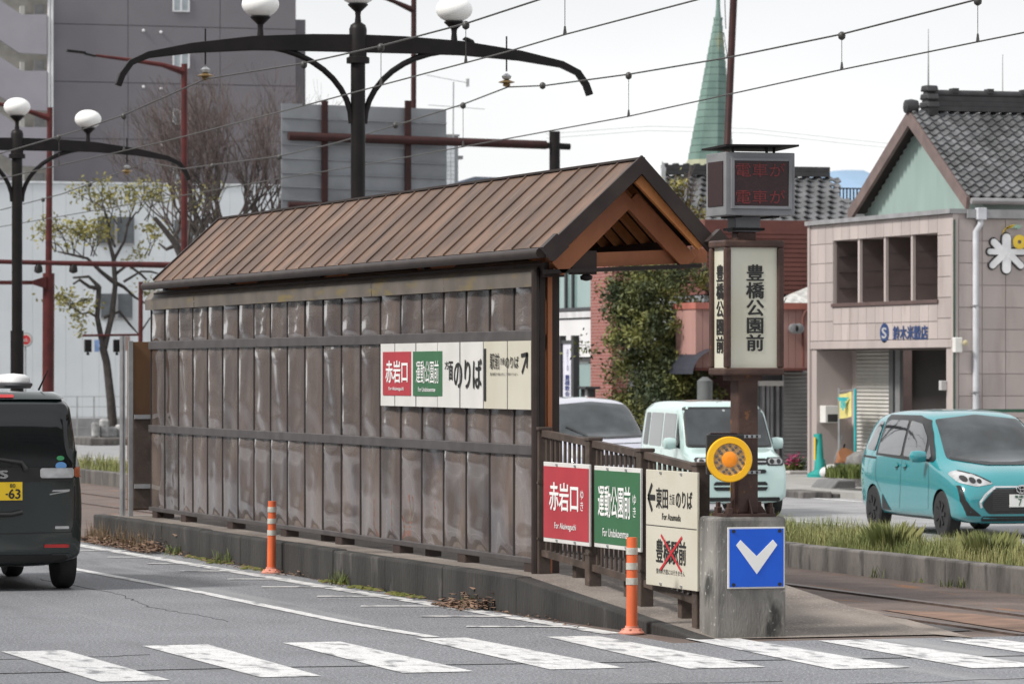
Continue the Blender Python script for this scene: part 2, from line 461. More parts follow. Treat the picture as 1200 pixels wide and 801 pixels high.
B(X0 - .02, X1, YR, YR + .12, -.05, PZ - .005).build('end_kerb', KERB, plat, bevel=.02)
ap = MB(); ap.add([(X1 - .05, YB + .6, .16), (X1 + .045, YA, .006), (1.78, -5.05, .006), (2.46, -1.55, .006), (2.2, .6, .006)], [(4, 3, 2, 1, 0)])
tag(ap.build('concrete_apron', APRON), kind='structure')

# road markings (paint)
far = [(-6.1, -5.6, -4.35), (-5.46, -5.0, -4.35), (-4.36, -3.87, -4.03), (-3.30, -2.857, -4.0), (-2.22, -1.83, -3.83), (-1.225, -.825, -3.92), (-.296, .087, -4.43), (.553, .946, -4.97), (1.448, 1.9, -5.19), (2.45, 2.9, -5.25), (3.45, 3.9, -5.3)]
near = [(-6.0, -5.5, -7.47), (-5.42, -4.955, -7.47), (-4.336, -3.926, -7.4), (-3.337, -2.843, -7.29), (-2.302, -1.772, -7.28), (-1.389, -.839, -7.49), (-.486, .089, -7.83), (.445, 1.0, -8.03), (1.45, 1.95, -8.1), (2.5, 2.95, -8.15), (3.5, 3.95, -8.2)]
for (a0, a1, ay), (b0, b1, by) in list(zip(far, near))[1:]:
    sheet('crosswalk_stripe', [(b0, by), (b1, by), (a1, ay), (a0, ay)], .005, MARK)
def ribbon(name, pts, wd, m, z=.005):
    r_ = MB()
    for (xa, ya), (xb, yb) in zip(pts[:-1], pts[1:]):
        d = Vector((xb - xa, yb - ya)).normalized(); nn = Vector((-d.y, d.x)) * wd / 2
        r_.add([(xa + nn.x, ya + nn.y, z), (xa - nn.x, ya - nn.y, z), (xb - nn.x, yb - nn.y, z), (xb + nn.x, yb + nn.y, z)], [(0, 1, 2, 3)])
    return tag(r_.build(name, m), kind='structure')
ribbon('edge_line', [(-1.06, 15), (-1.05, 13.5), (-.84, 3.4), (-.72, -.4), (-.62, -3.7)], .17, MARKOLD)
ribbon('lane_line', [(-2.45, 18), (-2.317, 7.7), (-2.18, 3.0), (-2.17, -1.6), (-2.05, -3.7)], .12, MARK)
sd = (1, -0.38)
for i, y in enumerate((12.4, 10.6, 8.95, 7.25, 5.5, 3.95, 2.2, .55, -1.05, -2.5)):
    xa = -1.42 if i % 2 else -1.36
    xb = -.82 + .02 * (10 - y) * .5
    ribbon('hatch_mark', [(xa, y), (xb, y + (xb - xa) * -.32)], .15, MARKOLD if i % 3 != 1 else MARK, .006)
ribbon('far_left_line', [(-5.6, 60), (-5.6, 8)], .14, MARK)
sk = MB(); sk.tube([(-9, -6.55, .002), (-4, -6.5, .002), (0, -6.9, .002), (6, -7.2, .002)], .005, 4)
for pts in ([(-8.5, -5.2), (-7.2, -5.0), (-6.1, -5.25), (-4.4, -4.95)], [(-3.0, -1.2), (-3.15, 1.0), (-2.95, 3.2), (-3.1, 6.5)], [(-1.6, -9.2), (.4, -9.0), (2.6, -9.4)], [(-6, -8.7), (-3.5, -8.55), (-1, -8.8)]):
    ck = MB(); pp = []
    for (xa, ya), (xb, yb) in zip(pts[:-1], pts[1:]):
        for k in range(12): f_ = k / 12; pp.append((xa + (xb - xa) * f_ + random.gauss(0, .018), ya + (yb - ya) * f_ + random.gauss(0, .03), .001))
    ck.tube(pp, .003, 4); tag(ck.build('road_crack', mat('dark_joint', (.03, .03, .03), .9)), kind='structure')
tag(sk.build('road_joint', mat('dark_joint', (.03, .03, .03), .9)), kind='structure')

# ================================================================ SHELTER
LEN = 14.7
sh = thing('tram_shelter', 'long brown metal gabled tram shelter walled with glossy mauve grey sheets, standing on the platform', 'shelter', (0, LEN / 2, PZ))
NP = 21
PW = LEN / NP
rows = [(.41, 1.29), (1.365, 2.265), (2.345, 2.76)]
def bulged(w_, h_, seed, style):
    rn = random.Random(seed); nu, nv = 8, 16
    a1, a2, p1, p2 = rn.uniform(.004, .012), rn.uniform(.003, .007), rn.uniform(0, 6), rn.uniform(0, 6)
    sk_ = rn.uniform(-.5, .5)
    vs = []
    for j in range(nv + 1):
        v = j / nv
        for i in range(nu + 1):
            u = i / nu
            e = math.sin(math.pi * u) ** .55 if 0 < i < nu else 0.0
            env = min(1, 9 * v, 9 * (1 - v))
            d = a1 * e * env * (1 + .5 * math.sin(2 * math.pi * (v * 1.1) + p1))
            if style == 1:      # buckled sheet: folds gather at the rails
                d += .0035 * e * math.sin(26 * v + 7 * u + p2) * max(0, 1 - abs(v - .62) * 2.6)
                d += .016 * e * math.exp(-((v - .10 - .07 * e) / .05) ** 2) + .018 * e * math.exp(-((v - .50 + .04 * e) / .022) ** 2)
            if style == 2:
                d += .017 * e * math.exp(-((v - .93 + .07 * e) / .05) ** 2) + .008 * e * math.exp(-((v - .2) / .08) ** 2)
            d += a2 * math.sin(2 * math.pi * u + sk_ * 6 * v + p2) * env * (.3 + e)
            d += .006 * noise.noise((u * 3 + seed, v * 5, .3)) * e
            vs.append((-d, u * w_, v * h_))
    fs = [(j * (nu + 1) + i, (j + 1) * (nu + 1) + i, (j + 1) * (nu + 1) + i + 1, j * (nu + 1) + i + 1) for j in range(nv) for i in range(nu)]
    return MB().add(vs, fs).mesh('wall_panel', PANEL, 180)
rn_ = random.Random(3)
for r_, (z0, z1) in enumerate(rows):
    var_ = [bulged(PW - .034, z1 - z0 + .05, 10 * r_ + k, (0, 1, 2, 1, 2, 0)[k]) for k in range(6)]
    for i in range(NP):
        k = rn_.randrange(6)
        if r_ == 1 and i < 7: k = rn_.choice((1, 3))
        if r_ == 0: k = rn_.choice((2, 4, 1, 5))
        inst('wall_panel', var_[k], sh, (0, i * PW + .017, z0 - .025))
bt = B(-.007, .01, -.016, .016, .03, 2.76 - .34).mesh('batten', BATTEN)
for i in range(NP + 1): inst('batten', bt, sh, (0, i * PW, .345))
for z0, z1, o_ in ((.362, .41, -.026), (1.285, 1.372, -.030), (2.258, 2.352, -.030)):
    B(o_, .02, -.03, LEN + .03, z0, z1).build('wall_rail', FRAME, sh, bevel=.006)
# flashing sheets under the eave, each its own length
fl = [-.06, 2.6, 5.0, 7.4, 9.9, 12.3, LEN + .06]
for a, b in zip(fl[:-1], fl[1:]):
    m_ = MB(); e = rn_.uniform(-.004, .004)
    m_.add([(-.060 + e, a, 2.72), (-.060 + e, b - .006, 2.72), (-.066 + e, b - .006, 2.84), (-.066 + e, a, 2.84), (.02, a, 2.945), (.02, b - .006, 2.945), (-.02, a, 2.72), (-.02, b - .006, 2.72)],
           [(0, 3, 2, 1), (3, 4, 5, 2), (0, 1, 7, 6)])
    m_.build('flashing', FLASH, sh)
gt = MB(); gt.tube([(-.155, -.52, 2.992), (-.155, LEN - .3, 2.992)], .045, 10); gt.build('gutter', ROOFD, sh, 40)
B(-.11, -.07, -.55, LEN - .25, 2.955, 3.03).build('eave_board', ROOFD, sh)
dp = MB(); dp.tube([(-.06, -.075, 2.86), (-.06, -.075, PZ)], .035, 8); dp.build('downpipe', ROOFD, sh, 40)
# roof: seamed sheets on both slopes
RX, RZ, ELX, ELZ, ERX, ERZ = .70, 3.785, -.11, 3.045, 1.345, 3.105
YF, YBK = -.61, LEN - .55
NR = 29; RP = (YBK - YF) / NR
def slope(xa, za, xb, zb, name):
    d = Vector((xb - xa, 0, zb - za)); n_ = Vector((-d.z, 0, d.x)).normalized()
    if n_.z < 0: n_ = -n_
    t = n_ * .018
    m_ = MB()
    m_.add([(xa, .010, za), (xb, .010, zb), (xb, RP - .010, zb), (xa, RP - .010, za)], [(0, 1, 2, 3)])
    q = [Vector((xa, .010, za)), Vector((xb, .010, zb))]
    m_.add([q[0] - t, q[1] - t, q[1], q[0]], [(0, 1, 2, 3)])
    # upstanding seam on the near edge
    h = n_ * .016
    a0, b0 = Vector((xa, 0, za)), Vector((xb, 0, zb)); yv = Vector((0, .009, 0))
    vs = [a0 - yv - t, b0 - yv - t, b0 - yv + h, a0 - yv + h, a0 + yv - t, b0 + yv - t, b0 + yv + h, a0 + yv + h]
    m_.add(vs, [(0, 1, 2, 3), (7, 6, 5, 4), (3, 2, 6, 7), (1, 5, 6, 2)])
    return m_.mesh(name, ROOFM)
ml, mr_ = slope(RX, RZ, ELX, ELZ, 'roof_panel'), slope(RX, RZ, ERX, ERZ, 'roof_panel')
for i in range(NR):
    inst('roof_panel', ml, sh, (0, YF + i * RP, 0)); inst('roof_panel', mr_, sh, (0, YF + i * RP, 0))
rd = MB()
for xb, zb in ((ELX + .03, ELZ), (ERX - .02, ERZ)):
    rd.add([(RX, YF + .03, RZ - .045), (RX, YBK - .03, RZ - .045), (xb, YBK - .03, zb - .03), (xb, YF + .03, zb - .03)], [(0, 1, 2, 3)])
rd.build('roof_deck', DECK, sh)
m_ = MB(); m_.bar((RX, YF - .02, RZ + .004), (RX, YBK, RZ + .004), .06, .02); m_.build('ridge_cap', ROOFD, sh)
def sl(xa, xb, za, zb, x): return za + (zb - za) * (x - xa) / (xb - xa)
for nm, xb, zb in (('verge_board', ELX, ELZ), ('verge_board', ERX + .02, ERZ - .02)):
    for y in (YF - .012, YBK):
        m_ = MB(); m_.bar((RX, y, RZ - .045), (xb, y, zb - .045), .05, .135, (0, 1, 0)) if False else m_.add(
            [(RX, y - .02, RZ + .03), (xb, y - .02, zb + .03), (xb + (.07 if xb < RX else -.07), y - .02, zb - .075), (RX, y - .02, RZ - .125),
             (RX, y + .02, RZ + .03), (xb, y + .02, zb + .03), (xb + (.07 if xb < RX else -.07), y + .02, zb - .075), (RX, y + .02, RZ - .125)],
            [(0, 1, 2, 3), (7, 6, 5, 4), (0, 4, 5, 1), (1, 5, 6, 2), (2, 6, 7, 3), (3, 7, 4, 0)])
        m_.build(nm, ROOFD, sh)
for x, z in ((ELX + .015, ELZ - .01), (ERX + .02, ERZ - .02)):
    m_ = MB(); c = Vector((x, YF - .03, z)); d = Vector((RX - x, 0, RZ - z)).normalized() * .085; n_ = Vector((d.z, 0, -d.x)) * .9
    m_.plate([(-1, -1), (1, -1), (1, 1), (-1, 1)], c, d, n_ if n_.x * 0 == 0 else n_, .10); m_.build('eave_cap', ROOFD, sh)
# trusses and rafters
def board(name, pa, pb, y, wd, th, m):
    m_ = MB(); m_.bar((pa[0], y, pa[1]), (pb[0], y, pb[1]), th, wd, (0, 1, 0)) if False else None
    d = Vector((pb[0] - pa[0], pb[1] - pa[1])).normalized(); n_ = Vector((-d.y, d.x)) * wd / 2
    q = [(pa[0] + n_.x, pa[1] + n_.y), (pa[0] - n_.x, pa[1] - n_.y), (pb[0] - n_.x, pb[1] - n_.y), (pb[0] + n_.x, pb[1] + n_.y)]
    m_ = MB().add([(a, y, b) for a, b in q] + [(a, y + th, b) for a, b in q],
                  [(0, 1, 2, 3), (7, 6, 5, 4), (0, 4, 5, 1), (1, 5, 6, 2), (2, 6, 7, 3), (3, 7, 4, 0)])
    return m_.build(name, m, sh, bevel=.006)
def fr(px, py, y): return on_y(px, py, y)
tL0, tL1 = fr(738, 230, -.30), fr(653.5, 315, -.30)
tR0, tR1 = fr(740, 233, -.30), fr(809.5, 308, -.30)
tp0, tp1 = fr(641, 318.5, -.25), fr(836, 311.5, -.25)
for y in (-.30, 3.4, 7.1, 10.8, 14.0):
    board('principal_rafter', tL0, tL1, y, .150, .07, WOODR)
    board('principal_rafter', tR0, tR1, y + .006, .155, .07, WOODR)
    z0_, z1_ = tp0[1], tp1[1]
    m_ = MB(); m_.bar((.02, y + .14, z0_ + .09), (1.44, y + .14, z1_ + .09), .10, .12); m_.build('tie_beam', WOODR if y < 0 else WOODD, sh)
    m_ = MB(); m_.bar((-.04, y + .05, z0_), (1.36, y + .05, z1_), .10, .035); m_.build('tie_plate', ROOFD, sh)
er0, er1 = fr(748, 209, YF + .05), fr(823, 289, YF + .05)
board('edge_rafter', er0, er1, YF + .05, .085, .06, WOOD)
y = .05
while y < LEN - 1:
    m_ = MB(); m_.bar((.735, y, 3.665), (1.29, y, 3.07), .065, .085, (0, 1, 0)); m_.build('rafter', WOOD, sh)
    m_ = MB(); m_.bar((.665, y, 3.66), (-.06, y, 2.985), .065, .085, (0, 1, 0)); m_.build('rafter', WOOD, sh)
    y += .36
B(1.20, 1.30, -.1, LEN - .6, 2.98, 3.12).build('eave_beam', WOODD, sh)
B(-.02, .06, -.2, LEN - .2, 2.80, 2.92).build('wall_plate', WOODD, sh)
B(.055, .098, -.06, .03, PZ, 2.83).build('post', WOODR, sh, bevel=.006)
B(.100, .175, -.02, .10, PZ, 2.83).build('post', WOODD, sh, bevel=.006)
for y in (3.5, 7.2, 10.9, 14.3):
    B(.05, .17, y - .06, y + .06, PZ, 2.83).build('post', WOODD, sh)
for y in (7.3, 10.9, 14.2):
    B(1.2, 1.3, y - .05, y + .05, PZ, 2.97).build('post', WOODD, sh)
m_ = MB(); m_.lathe([(.01, 0), (.05, .01), (.055, .04), (.02, .06)], (.33, -.27, 2.765), 12); m_.build('lamp', BLACKP, sh, 40)
B(.20, .42, -.28, -.18, 2.82, 3.02).build('junction_box', WOODD, sh)
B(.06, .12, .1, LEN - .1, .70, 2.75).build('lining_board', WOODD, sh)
for i, s_ in enumerate((.25, 2.2, 4.3, 6.35, 8.5, 10.8, 13.0, 14.45)):
    B(-.02, .12, s_ - .12, s_ + .12, PZ - .01, .37).build('foot_block', WOODD, sh, bevel=.01)
MB().box(-.02, .03, -.075, -.031, PZ, 2.80).build('corner_post', ROOFD, sh)

# sheet metal screen and pipe at the far end of the platform
sc_ = thing('end_screen', 'rusty brown sheet metal screen at the far end of the shelter', 'screen', (0, 15.3, PZ))
ya, z0 = on_x(150, 605, .1); 
xa, _ = on_y(150, 600, 15.0); xb, _ = on_y(181, 600, 15.0)
B(xa, xb, 15.0, 15.04, .36, 2.35).build('sheet', RUSTP2, sc_)
B(xa, xa + .05, 14.95, 15.0, PZ, 2.36).build('frame_post', STEEL, sc_)
B(xa + .05, xa + .36, 14.90, 14.93, .38, 1.46).build('lower_sheet', BROWNP, sc_)
B(xa + .36, xa + .43, 14.88, 14.95, PZ, 1.50).build('frame_post', BROWNP, sc_)
for z in (1.44, .62): B(xa + .052, xa + .36, 14.87, 14.90, z, z + .05).build('cross_bar', STEEL, sc_)
xp, _ = on_y(143.5, 600, 15.2)
m_ = MB(); m_.tube([(xp, 15.2, PZ - .03), (xp, 15.2, 2.42)], .035, 10)
tag(m_.build('steel_pipe_post', STEEL, None, 40), 'thin grey galvanised pipe standing left of the rusty screen', 'post')

# ---------------------------------------------------------------- boarding sign fixed on the shelter wall
def bounds():
    yl, _ = on_x(445.5, 430, -.06); yr, _ = on_x(623, 430, -.06)
    return yl, yr
YL, YRR = bounds()
bs = thing('boarding_sign', 'long white sign with red and green squares across the shelter wall', 'sign', (-.05, (YL + YRR) / 2, 1.66))
ZT, ZB = 2.262, 1.675
edges_ = [YL] + [i * PW for i in range(NP, -1, -1) if YRR + .1 < i * PW < YL - .05] + [YRR]
for a, b in zip(edges_[:-1], edges_[1:]):
    o = YL - a
    k = B(-.058 - random.uniform(0, .006), -.045, b + .016, a - .016, ZB, ZT).build('sign_panel', WHITEP if a > YRR + 1.5 else CREAMP, bs)
B(-.044, -.040, YRR + .01, YL - .01, ZB + .01, ZT - .01).build('sign_backing', BATTEN, bs)
def W(px): return YL - on_x(px, 440, -.06)[0]        # distance along the sign from its left end
xs = -.068
def strip_letters(txt, pa, pb, za, zb, m, bold=.012, x=xs):
    letter(txt, bs, m, (x, YL, 0), NX, W(pa), W(pb), za, zb, bold)
def cell(pa, pb, za, zb, m, nm):
    a, b = YL - W(pa), YL - W(pb)
    return B(-.0655, -.056, b, a, za, zb).build(nm, m, bs)
cell(449.2, 482, 1.775, 2.185, REDS, 'red_square'); cell(484.5, 519, 1.775, 2.185, GREENS, 'green_square')
strip_letters('赤岩口', 453, 478.5, 1.895, 2.10, INKW, .018); strip_letters('For Akaiwaguchi', 456.5, 474, 1.815, 1.855, INKW, .008)
strip_letters('運動公園前', 488.5, 515, 1.89, 2.10, INKW, .003); strip_letters('For Undokoenmae', 491, 511, 1.815, 1.855, INKW, .008)
strip_letters('方', 522, 526.8, 2.02, 2.09, INK, .01); strip_letters('面', 526.8, 531.5, 1.92, 2.09, INK, .01)
strip_letters('のりば', 533, 565, 1.85, 2.11, INK, .012)
cell(567.6, 570, 1.74, 2.20, INK, 'divider')
strip_letters('駅前', 575, 586, 2.02, 2.16, INK, .003); strip_letters('方面', 587, 592, 2.06, 2.12, INK, .004)
strip_letters('のりば', 593, 608.5, 2.03, 2.13, INK, .01)
strip_letters('豊橋駅方面は向こう側のりばへ', 575, 608, 1.965, 1.99, INK, 0)
for p_, q_ in (((W(612.5), 1.985), (W(618.6), 2.145)), ((W(611.5), 2.135), (W(619.2), 2.15)), ((W(618.9), 2.16), (W(618.2), 2.03))):
    pa, pb = Vector(p_), Vector(q_); d = (pb - pa).normalized(); n_ = Vector((-d.y, d.x)) * .016
    MB().add([(xs, YL - a.x, a.y) for a in (pa + n_, pa - n_, pb - n_, pb + n_)], [(0, 1, 2, 3)]).build('arrow_stroke', INK, bs)

# ---------------------------------------------------------------- fence down the ramp
fe = thing('barrier_fence', 'dark brown slatted barrier fence stepping down the ramp from the shelter', 'fence', (0, -2, .15))
py_ = [-.093, -1.415, -2.68, -3.955]; pt = [1.525, 1.457, 1.389, 1.305]; pb_ = [.28, .20, .118, .03]
for y, a, b in zip(py_, pt, pb_):
    m_ = MB(); m_.box(-.055, .055, y - .055, y + .055, b - .02, a); m_.box(-.065, .065, y - .065, y + .065, a - .025, a + .006)
    m_.build('post', BROWNP, fe, bevel=.008)
    for f_ in (.24, .62):
        z = b + (a - b) * f_
        B(-.06, .06, y - .06, y + .06, z, z + .018).build('post_band', BROWNP, fe)
for i in range(3):
    ya, yb = py_[i] - .055, py_[i + 1] + .055
    def zr(off, y): 
        f_ = (py_[i] - y) / (py_[i] - py_[i + 1]); return off + pt[i] + (pt[i + 1] - pt[i]) * f_
    for off, nm in ((-.045, 'top_rail'), (-1.055, 'bottom_rail')):
        m_ = MB(); m_.bar((0, ya, zr(off, ya)), (0, yb, zr(off, yb)), .06, .055); m_.build(nm, BROWNP, fe)
    n_ = 10
    for k in range(n_):
        y = ya + (yb - ya) * (k + .5) / n_
        B(-.008, .008, y - .019, y + .019, zr(-1.03, y), zr(-.07, y)).build('slat', BROWNP, fe)
    ym = (ya + yb) / 2 - .08
    gz = .288 if ym > -.95 else .288 * (ym + 4.72) / 3.77
    B(.03, .12, ym - .045, ym + .045, gz - .02, zr(-1.03, ym)).build('foot_post', BROWNP, fe, bevel=.006)
# three notices hung on the fence
def notice(px0, px1, z0, z1, label, face, border):
    ya, yb = on_x(px0, 600, -.085)[0], on_x(px1, 600, -.085)[0]
    t = thing('direction_sign', label, 'sign', (-.08, (ya + yb) / 2, z0))
    B(-.085, -.066, yb, ya, z0, z1).build('sign_board', border, t, bevel=.003)
    if face is not None: B(-.088, -.0845, yb + .006, ya - .008, z0 + .035, z1 - .035).build('sign_face', face, t)
    for zz in (z0 + .02, z1 - .02):
        for f_ in (.3, .7):
            y = ya + (yb - ya) * f_
            MB().box(-.093, -.064, y - .02, y + .02, zz - .008, zz + .008).build('clip', STEEL, t)
    return t, ya, yb
n1, ya, yb = notice(637, 690.5, .575, 1.243, 'red notice with white lettering on the barrier fence', REDS, WHITEP)
wd = ya - yb; o1 = (-.0905, ya, 0)
letter('赤岩口', n1, INKW, o1, NX, .145 * wd, .775 * wd, .845, 1.075, .018)
letter('ゆき', n1, INKW, o1, NX, .82 * wd, .89 * wd, .86, 1.03, 0, True)
letter('For Akaiwaguchi', n1, INKW, o1, NX, .26 * wd, .73 * wd, .68, .745, .006)
n2, ya, yb = notice(696.5, 750.5, .580, 1.238, 'green notice with white lettering on the barrier fence', GREENS, WHITEP)
wd = ya - yb; o2 = (-.0905, ya, 0)
letter('運動公園前', n2, INKW, o2, NX, .10 * wd, .80 * wd, .83, 1.085, .012)
letter('ゆき', n2, INKW, o2, NX, .85 * wd, .92 * wd, .85, 1.03, 0, True)
letter('For Undokoenmae', n2, INKW, o2, NX, .20 * wd, .76 * wd, .675, .74, .006)
n3, ya, yb = notice(757, 817, .336, 1.235, 'cream notice with black lettering and a red cross on the barrier fence', None, CREAMP)
wd = ya - yb; o3 = (-.0885, ya, 0)
B(-.0875, -.0845, yb + .01, ya - .01, .80, .806).build('divider', INK, n3)
for p_, q_, th in (((.05, 1.02), (.19, 1.02), .022), ((.05, 1.02), (.13, 1.125), .017), ((.05, 1.02), (.13, .915), .017)):
    pa, q2 = Vector((p_[0] * wd, p_[1])), Vector((q_[0] * wd, q_[1])); d = (q2 - pa).normalized(); n_ = Vector((-d.y, d.x)) * th
    MB().add([(-.0895, ya - a.x, a.y) for a in (pa + n_, pa - n_, q2 - n_, q2 + n_)], [(0, 1, 2, 3)]).build('arrow_stroke', INK, n3)
letter('東田', n3, INK, o3, NX, .21 * wd, .44 * wd, .94, 1.10, .012)
letter('方面', n3, INK, o3, NX, .47 * wd, .57 * wd, .975, 1.06, 0)
letter('のりば', n3, INK, o3, NX, .60 * wd, .91 * wd, .955, 1.085, .012)
letter('For Azumada', n3, INK, o3, NX, .33 * wd, .69 * wd, .855, .905, .006)
letter('豊橋駅前', n3, INK, o3, NX, .21 * wd, .79 * wd, .52, .70, .014)
letter('豊橋駅方面には行きません', n3, INK, o3, NX, .21 * wd, .77 * wd, .435, .475, 0)
for p_, q_ in (((.31, .735), (.71, .47)), ((.72, .735), (.30, .465))):
    pa, q2 = Vector((p_[0] * wd, p_[1])), Vector((q_[0] * wd, q_[1])); d = (q2 - pa).normalized(); n_ = Vector((-d.y, d.x)) * .012
    MB().add([(-.0905 - .001 * (p_[0] > .5), ya - a.x, a.y) for a in (pa + n_, pa - n_, q2 - n_, q2 + n_)], [(0, 1, 2, 3)]).build('cross_stroke', INKR, n3)

# ---------------------------------------------------------------- concrete block, tower sign, display, beacon, arrow
bx0, bx1, by0, by1 = on_y(838, 747, -4.5)[0], .486, -4.50, -4.14
m_ = MB(); m_.box(bx0, bx1, by0, by1, -.02, .908)
blk = m_.build('concrete_block', BLOCKM, None, bevel=.025)
tag(blk, 'stained grey concrete block carrying the tram stop sign tower', 'concrete block')
SX, SY = .215, -4.31
st = thing('tram_stop_sign', 'tall brown sign tower with cream lettered panels on the concrete block', 'sign', (SX, SY, .908))
m_ = MB(); m_.box(SX - .080, SX + .085, SY - .085, SY + .085, .93, 1.99); m_.build('pole', RUSTP, st, bevel=.012)
B(SX - .20, SX + .20, SY - .16, SY + .15, .91, .932).build('base_plate', RUSTP, st)
for dx, dy in ((-1, 0), (1, 0), (0, -1)):
    m_ = MB()
    if dx: m_.plate([(0, 0), (.085, 0), (0, .11)], (SX + dx * .093, SY - .02, .932), (dx, 0, 0), (0, 0, 1), .012)
    else: m_.plate([(0, 0), (.07, 0), (0, .11)], (SX, SY - .093, .932), (0, -1, 0), (0, 0, 1), .012)
    m_.build('gusset', RUSTP, st)
for dx, dy in ((-.165, -.125), (.165, -.125), (.165, .11), (-.165, .11)):
    m_ = MB(); m_.lathe([(.032, 0), (.032, .045), (.02, .05), (.02, .085)], (SX + dx, SY + dy, .93), 6); m_.build('anchor_bolt', RUSTP, st)
# sign box: frame bars with cream lit faces set back in it
fx0, fx1, fy0, fy1, fz0, fz1 = SX - .225, SX + .250, SY - .20, SY + .16, 1.972, 2.985
B(fx0 + .03, fx1 - .03, fy0 + .03, fy1 - .03, fz0 + .03, fz1 - .03).build('light_box', LIGHTBOX, st)
for x in (fx0, fx1 - .05):
    for y in (fy0, fy1 - .05):
        B(x, x + .05, y, y + .05, fz0 + .056, fz1 - .056).build('frame_post', RUSTP, st, bevel=.012)
for z in (fz0, fz1 - .055):
    B(fx0 - .003, fx1 + .003, fy0 - .003, fy1 + .003, z, z + .055).build('frame_cap', RUSTP, st, bevel=.014)
letter('豊橋公園前', st, INK, (0, fy0 + .026, 0), NY, SX - .045, SX + .095, 2.155, 2.80, .022, True)
letter('豊橋公園前', st, INK, (fx0 + .026, SY, 0), NX, -.060, .090, 2.14, 2.80, .022, True)
B(SX - .13, SX + .11, SY - .10, SY + .10, 1.93, 1.974).build('bracket', RUSTP, st)
B(SX - .075, SX + .075, SY - .07, SY + .07, 2.984, 3.05).build('neck', RUSTP, st, bevel=.01)
B(SX - .10, SX + .10, SY - .09, SY + .09, 3.05, 3.165).build('neck_box', GREYBOX, st, bevel=.006)
for z in (3.06,): B(SX - .13, SX + .13, SY - .10, SY + .10, z, z + .02).build('flange', BLACKP, st)
# display cabinet
ld = thing('led_display', 'grey cabinet with dim red dot matrix writing on top of the sign tower', 'display', (SX, SY, 3.165))
lx0, lx1, ly0, ly1, lz0, lz1 = SX - .24, SX + .315, SY - .25, SY + .17, 3.168, 3.64
B(lx0, lx1, ly0, ly1, lz0, lz1).build('cabinet', GREYBOX, ld, bevel=.006)
def bezel(x0, x1, y0, y1, z0, z1, depth, axis):
    m_ = MB()
    return m_
B(lx0 + .065, lx1 - .055, ly0 - .010, ly0 + .005, lz0 + .072, lz1 - .065).build('screen', SCREEN, ld)
B(lx0 - .006, lx0 + .005, ly0 + .05, ly1 - .05, lz0 + .072, lz1 - .065).build('side_screen', SCREEN, ld)
for z in (3.265, 3.435):
    pass
letter('電車が', ld, LEDR, (0, ly0 - .0125, 0), NY, lx0 + .075, lx1 - .085, 3.455, 3.558, .006)
letter('電車が', ld, LEDR, (0, ly0 - .0125, 0), NY, lx0 + .075, lx1 - .085, 3.255, 3.358, .006)
for x0, x1, z0, z1 in ((lx0 + .04, lx0 + .064, lz0 + .05, lz1 - .045), (lx1 - .054, lx1 - .03, lz0 + .05, lz1 - .045)):
    B(x0, x1, ly0 - .018, ly0 + .002, z0, z1).build('bezel', GREYBOX, ld)
for z0, z1 in ((lz0 + .05, lz0 + .071), (lz1 - .064, lz1 - .045)):
    B(lx0 + .065, lx1 - .055, ly0 - .018, ly0 + .002, z0, z1).build('bezel', GREYBOX, ld)
m_ = MB(); m_.add([(lx0 - .02, ly0 - .06, 3.695), (lx1 + .01, ly0 - .06, 3.70), (lx1 + .01, ly1 + .05, 3.685), (lx0 - .02, ly1 + .05, 3.685),
                   (lx0 - .02, ly0 - .06, 3.68), (lx1 + .01, ly0 - .06, 3.685), (lx1 + .01, ly1 + .05, 3.67), (lx0 - .02, ly1 + .05, 3.67)],
                  [(0, 1, 2, 3), (7, 6, 5, 4), (0, 4, 5, 1), (1, 5, 6, 2), (2, 6, 7, 3), (3, 7, 4, 0)])
m_.build('rain_cover', BLACKP, ld)
for dx, dy in ((.06, .02), (.33, .02), (.42, .1)):
    B(lx0 + dx, lx0 + dx + .016, ly0 + dy, ly0 + dy + .016, lz1, 3.68).build('stay', BLACKP, ld)
for dx in (.10, .40): B(lx0 + dx, lx0 + dx + .05, ly0 + .05, ly1 - .05, lz0 - .014, lz0).build('foot', BLACKP, ld)
# beacon
bcx, bcz, bcy = on_y(855, 538, SY - .22)[0], on_y(855, 538, SY - .22)[1], SY - .22
be = thing('warning_beacon', 'round yellow warning beacon with amber lens strapped to the sign pole', 'beacon', (bcx, bcy, bcz))
B(bcx - .165, bcx + .115, bcy + .03, bcy + .14, bcz - .115, bcz + .19).build('battery_case', BLACKT, be, bevel=.01)
B(bcx - .14, bcx + .06, bcy + .03, bcy + .12, bcz + .192, bcz + .20).build('solar_panel', SCREEN, be)
m_ = MB(); m_.lathe([(.172, 0), (.172, .03), (.165, .042), (.123, .042), (.120, .03)], (bcx, bcy + .03, bcz), 40, 'y'); m_.build('ring', YELLOW, be, 40)
m_ = MB(); m_.lathe([(.121, 0), (.121, .031)], (bcx, bcy + .03, bcz), 36, 'y'); m_.build('reflector_face', AMBER, be)
m_ = MB(); m_.lathe([(.060, 0), (.059, .034), (.045, .041), (.02, .044)], (bcx, bcy + .03, bcz), 28, 'y'); m_.build('lens', ORANGEL, be, 60)
dm = MB().lathe([(.0115, 0), (.0115, .006), (.006, .008)], (0, 0, 0), 8, 'y').mesh('led_dot', DOTS)
for n_, rr, ph in ((10, .079, .0), (14, .102, .2)):
    for i in range(n_):
        a = 2 * math.pi * i / n_ + ph
        inst('led_dot', dm, be, (bcx + rr * math.cos(a), bcy - .0015, bcz + rr * math.sin(a)))
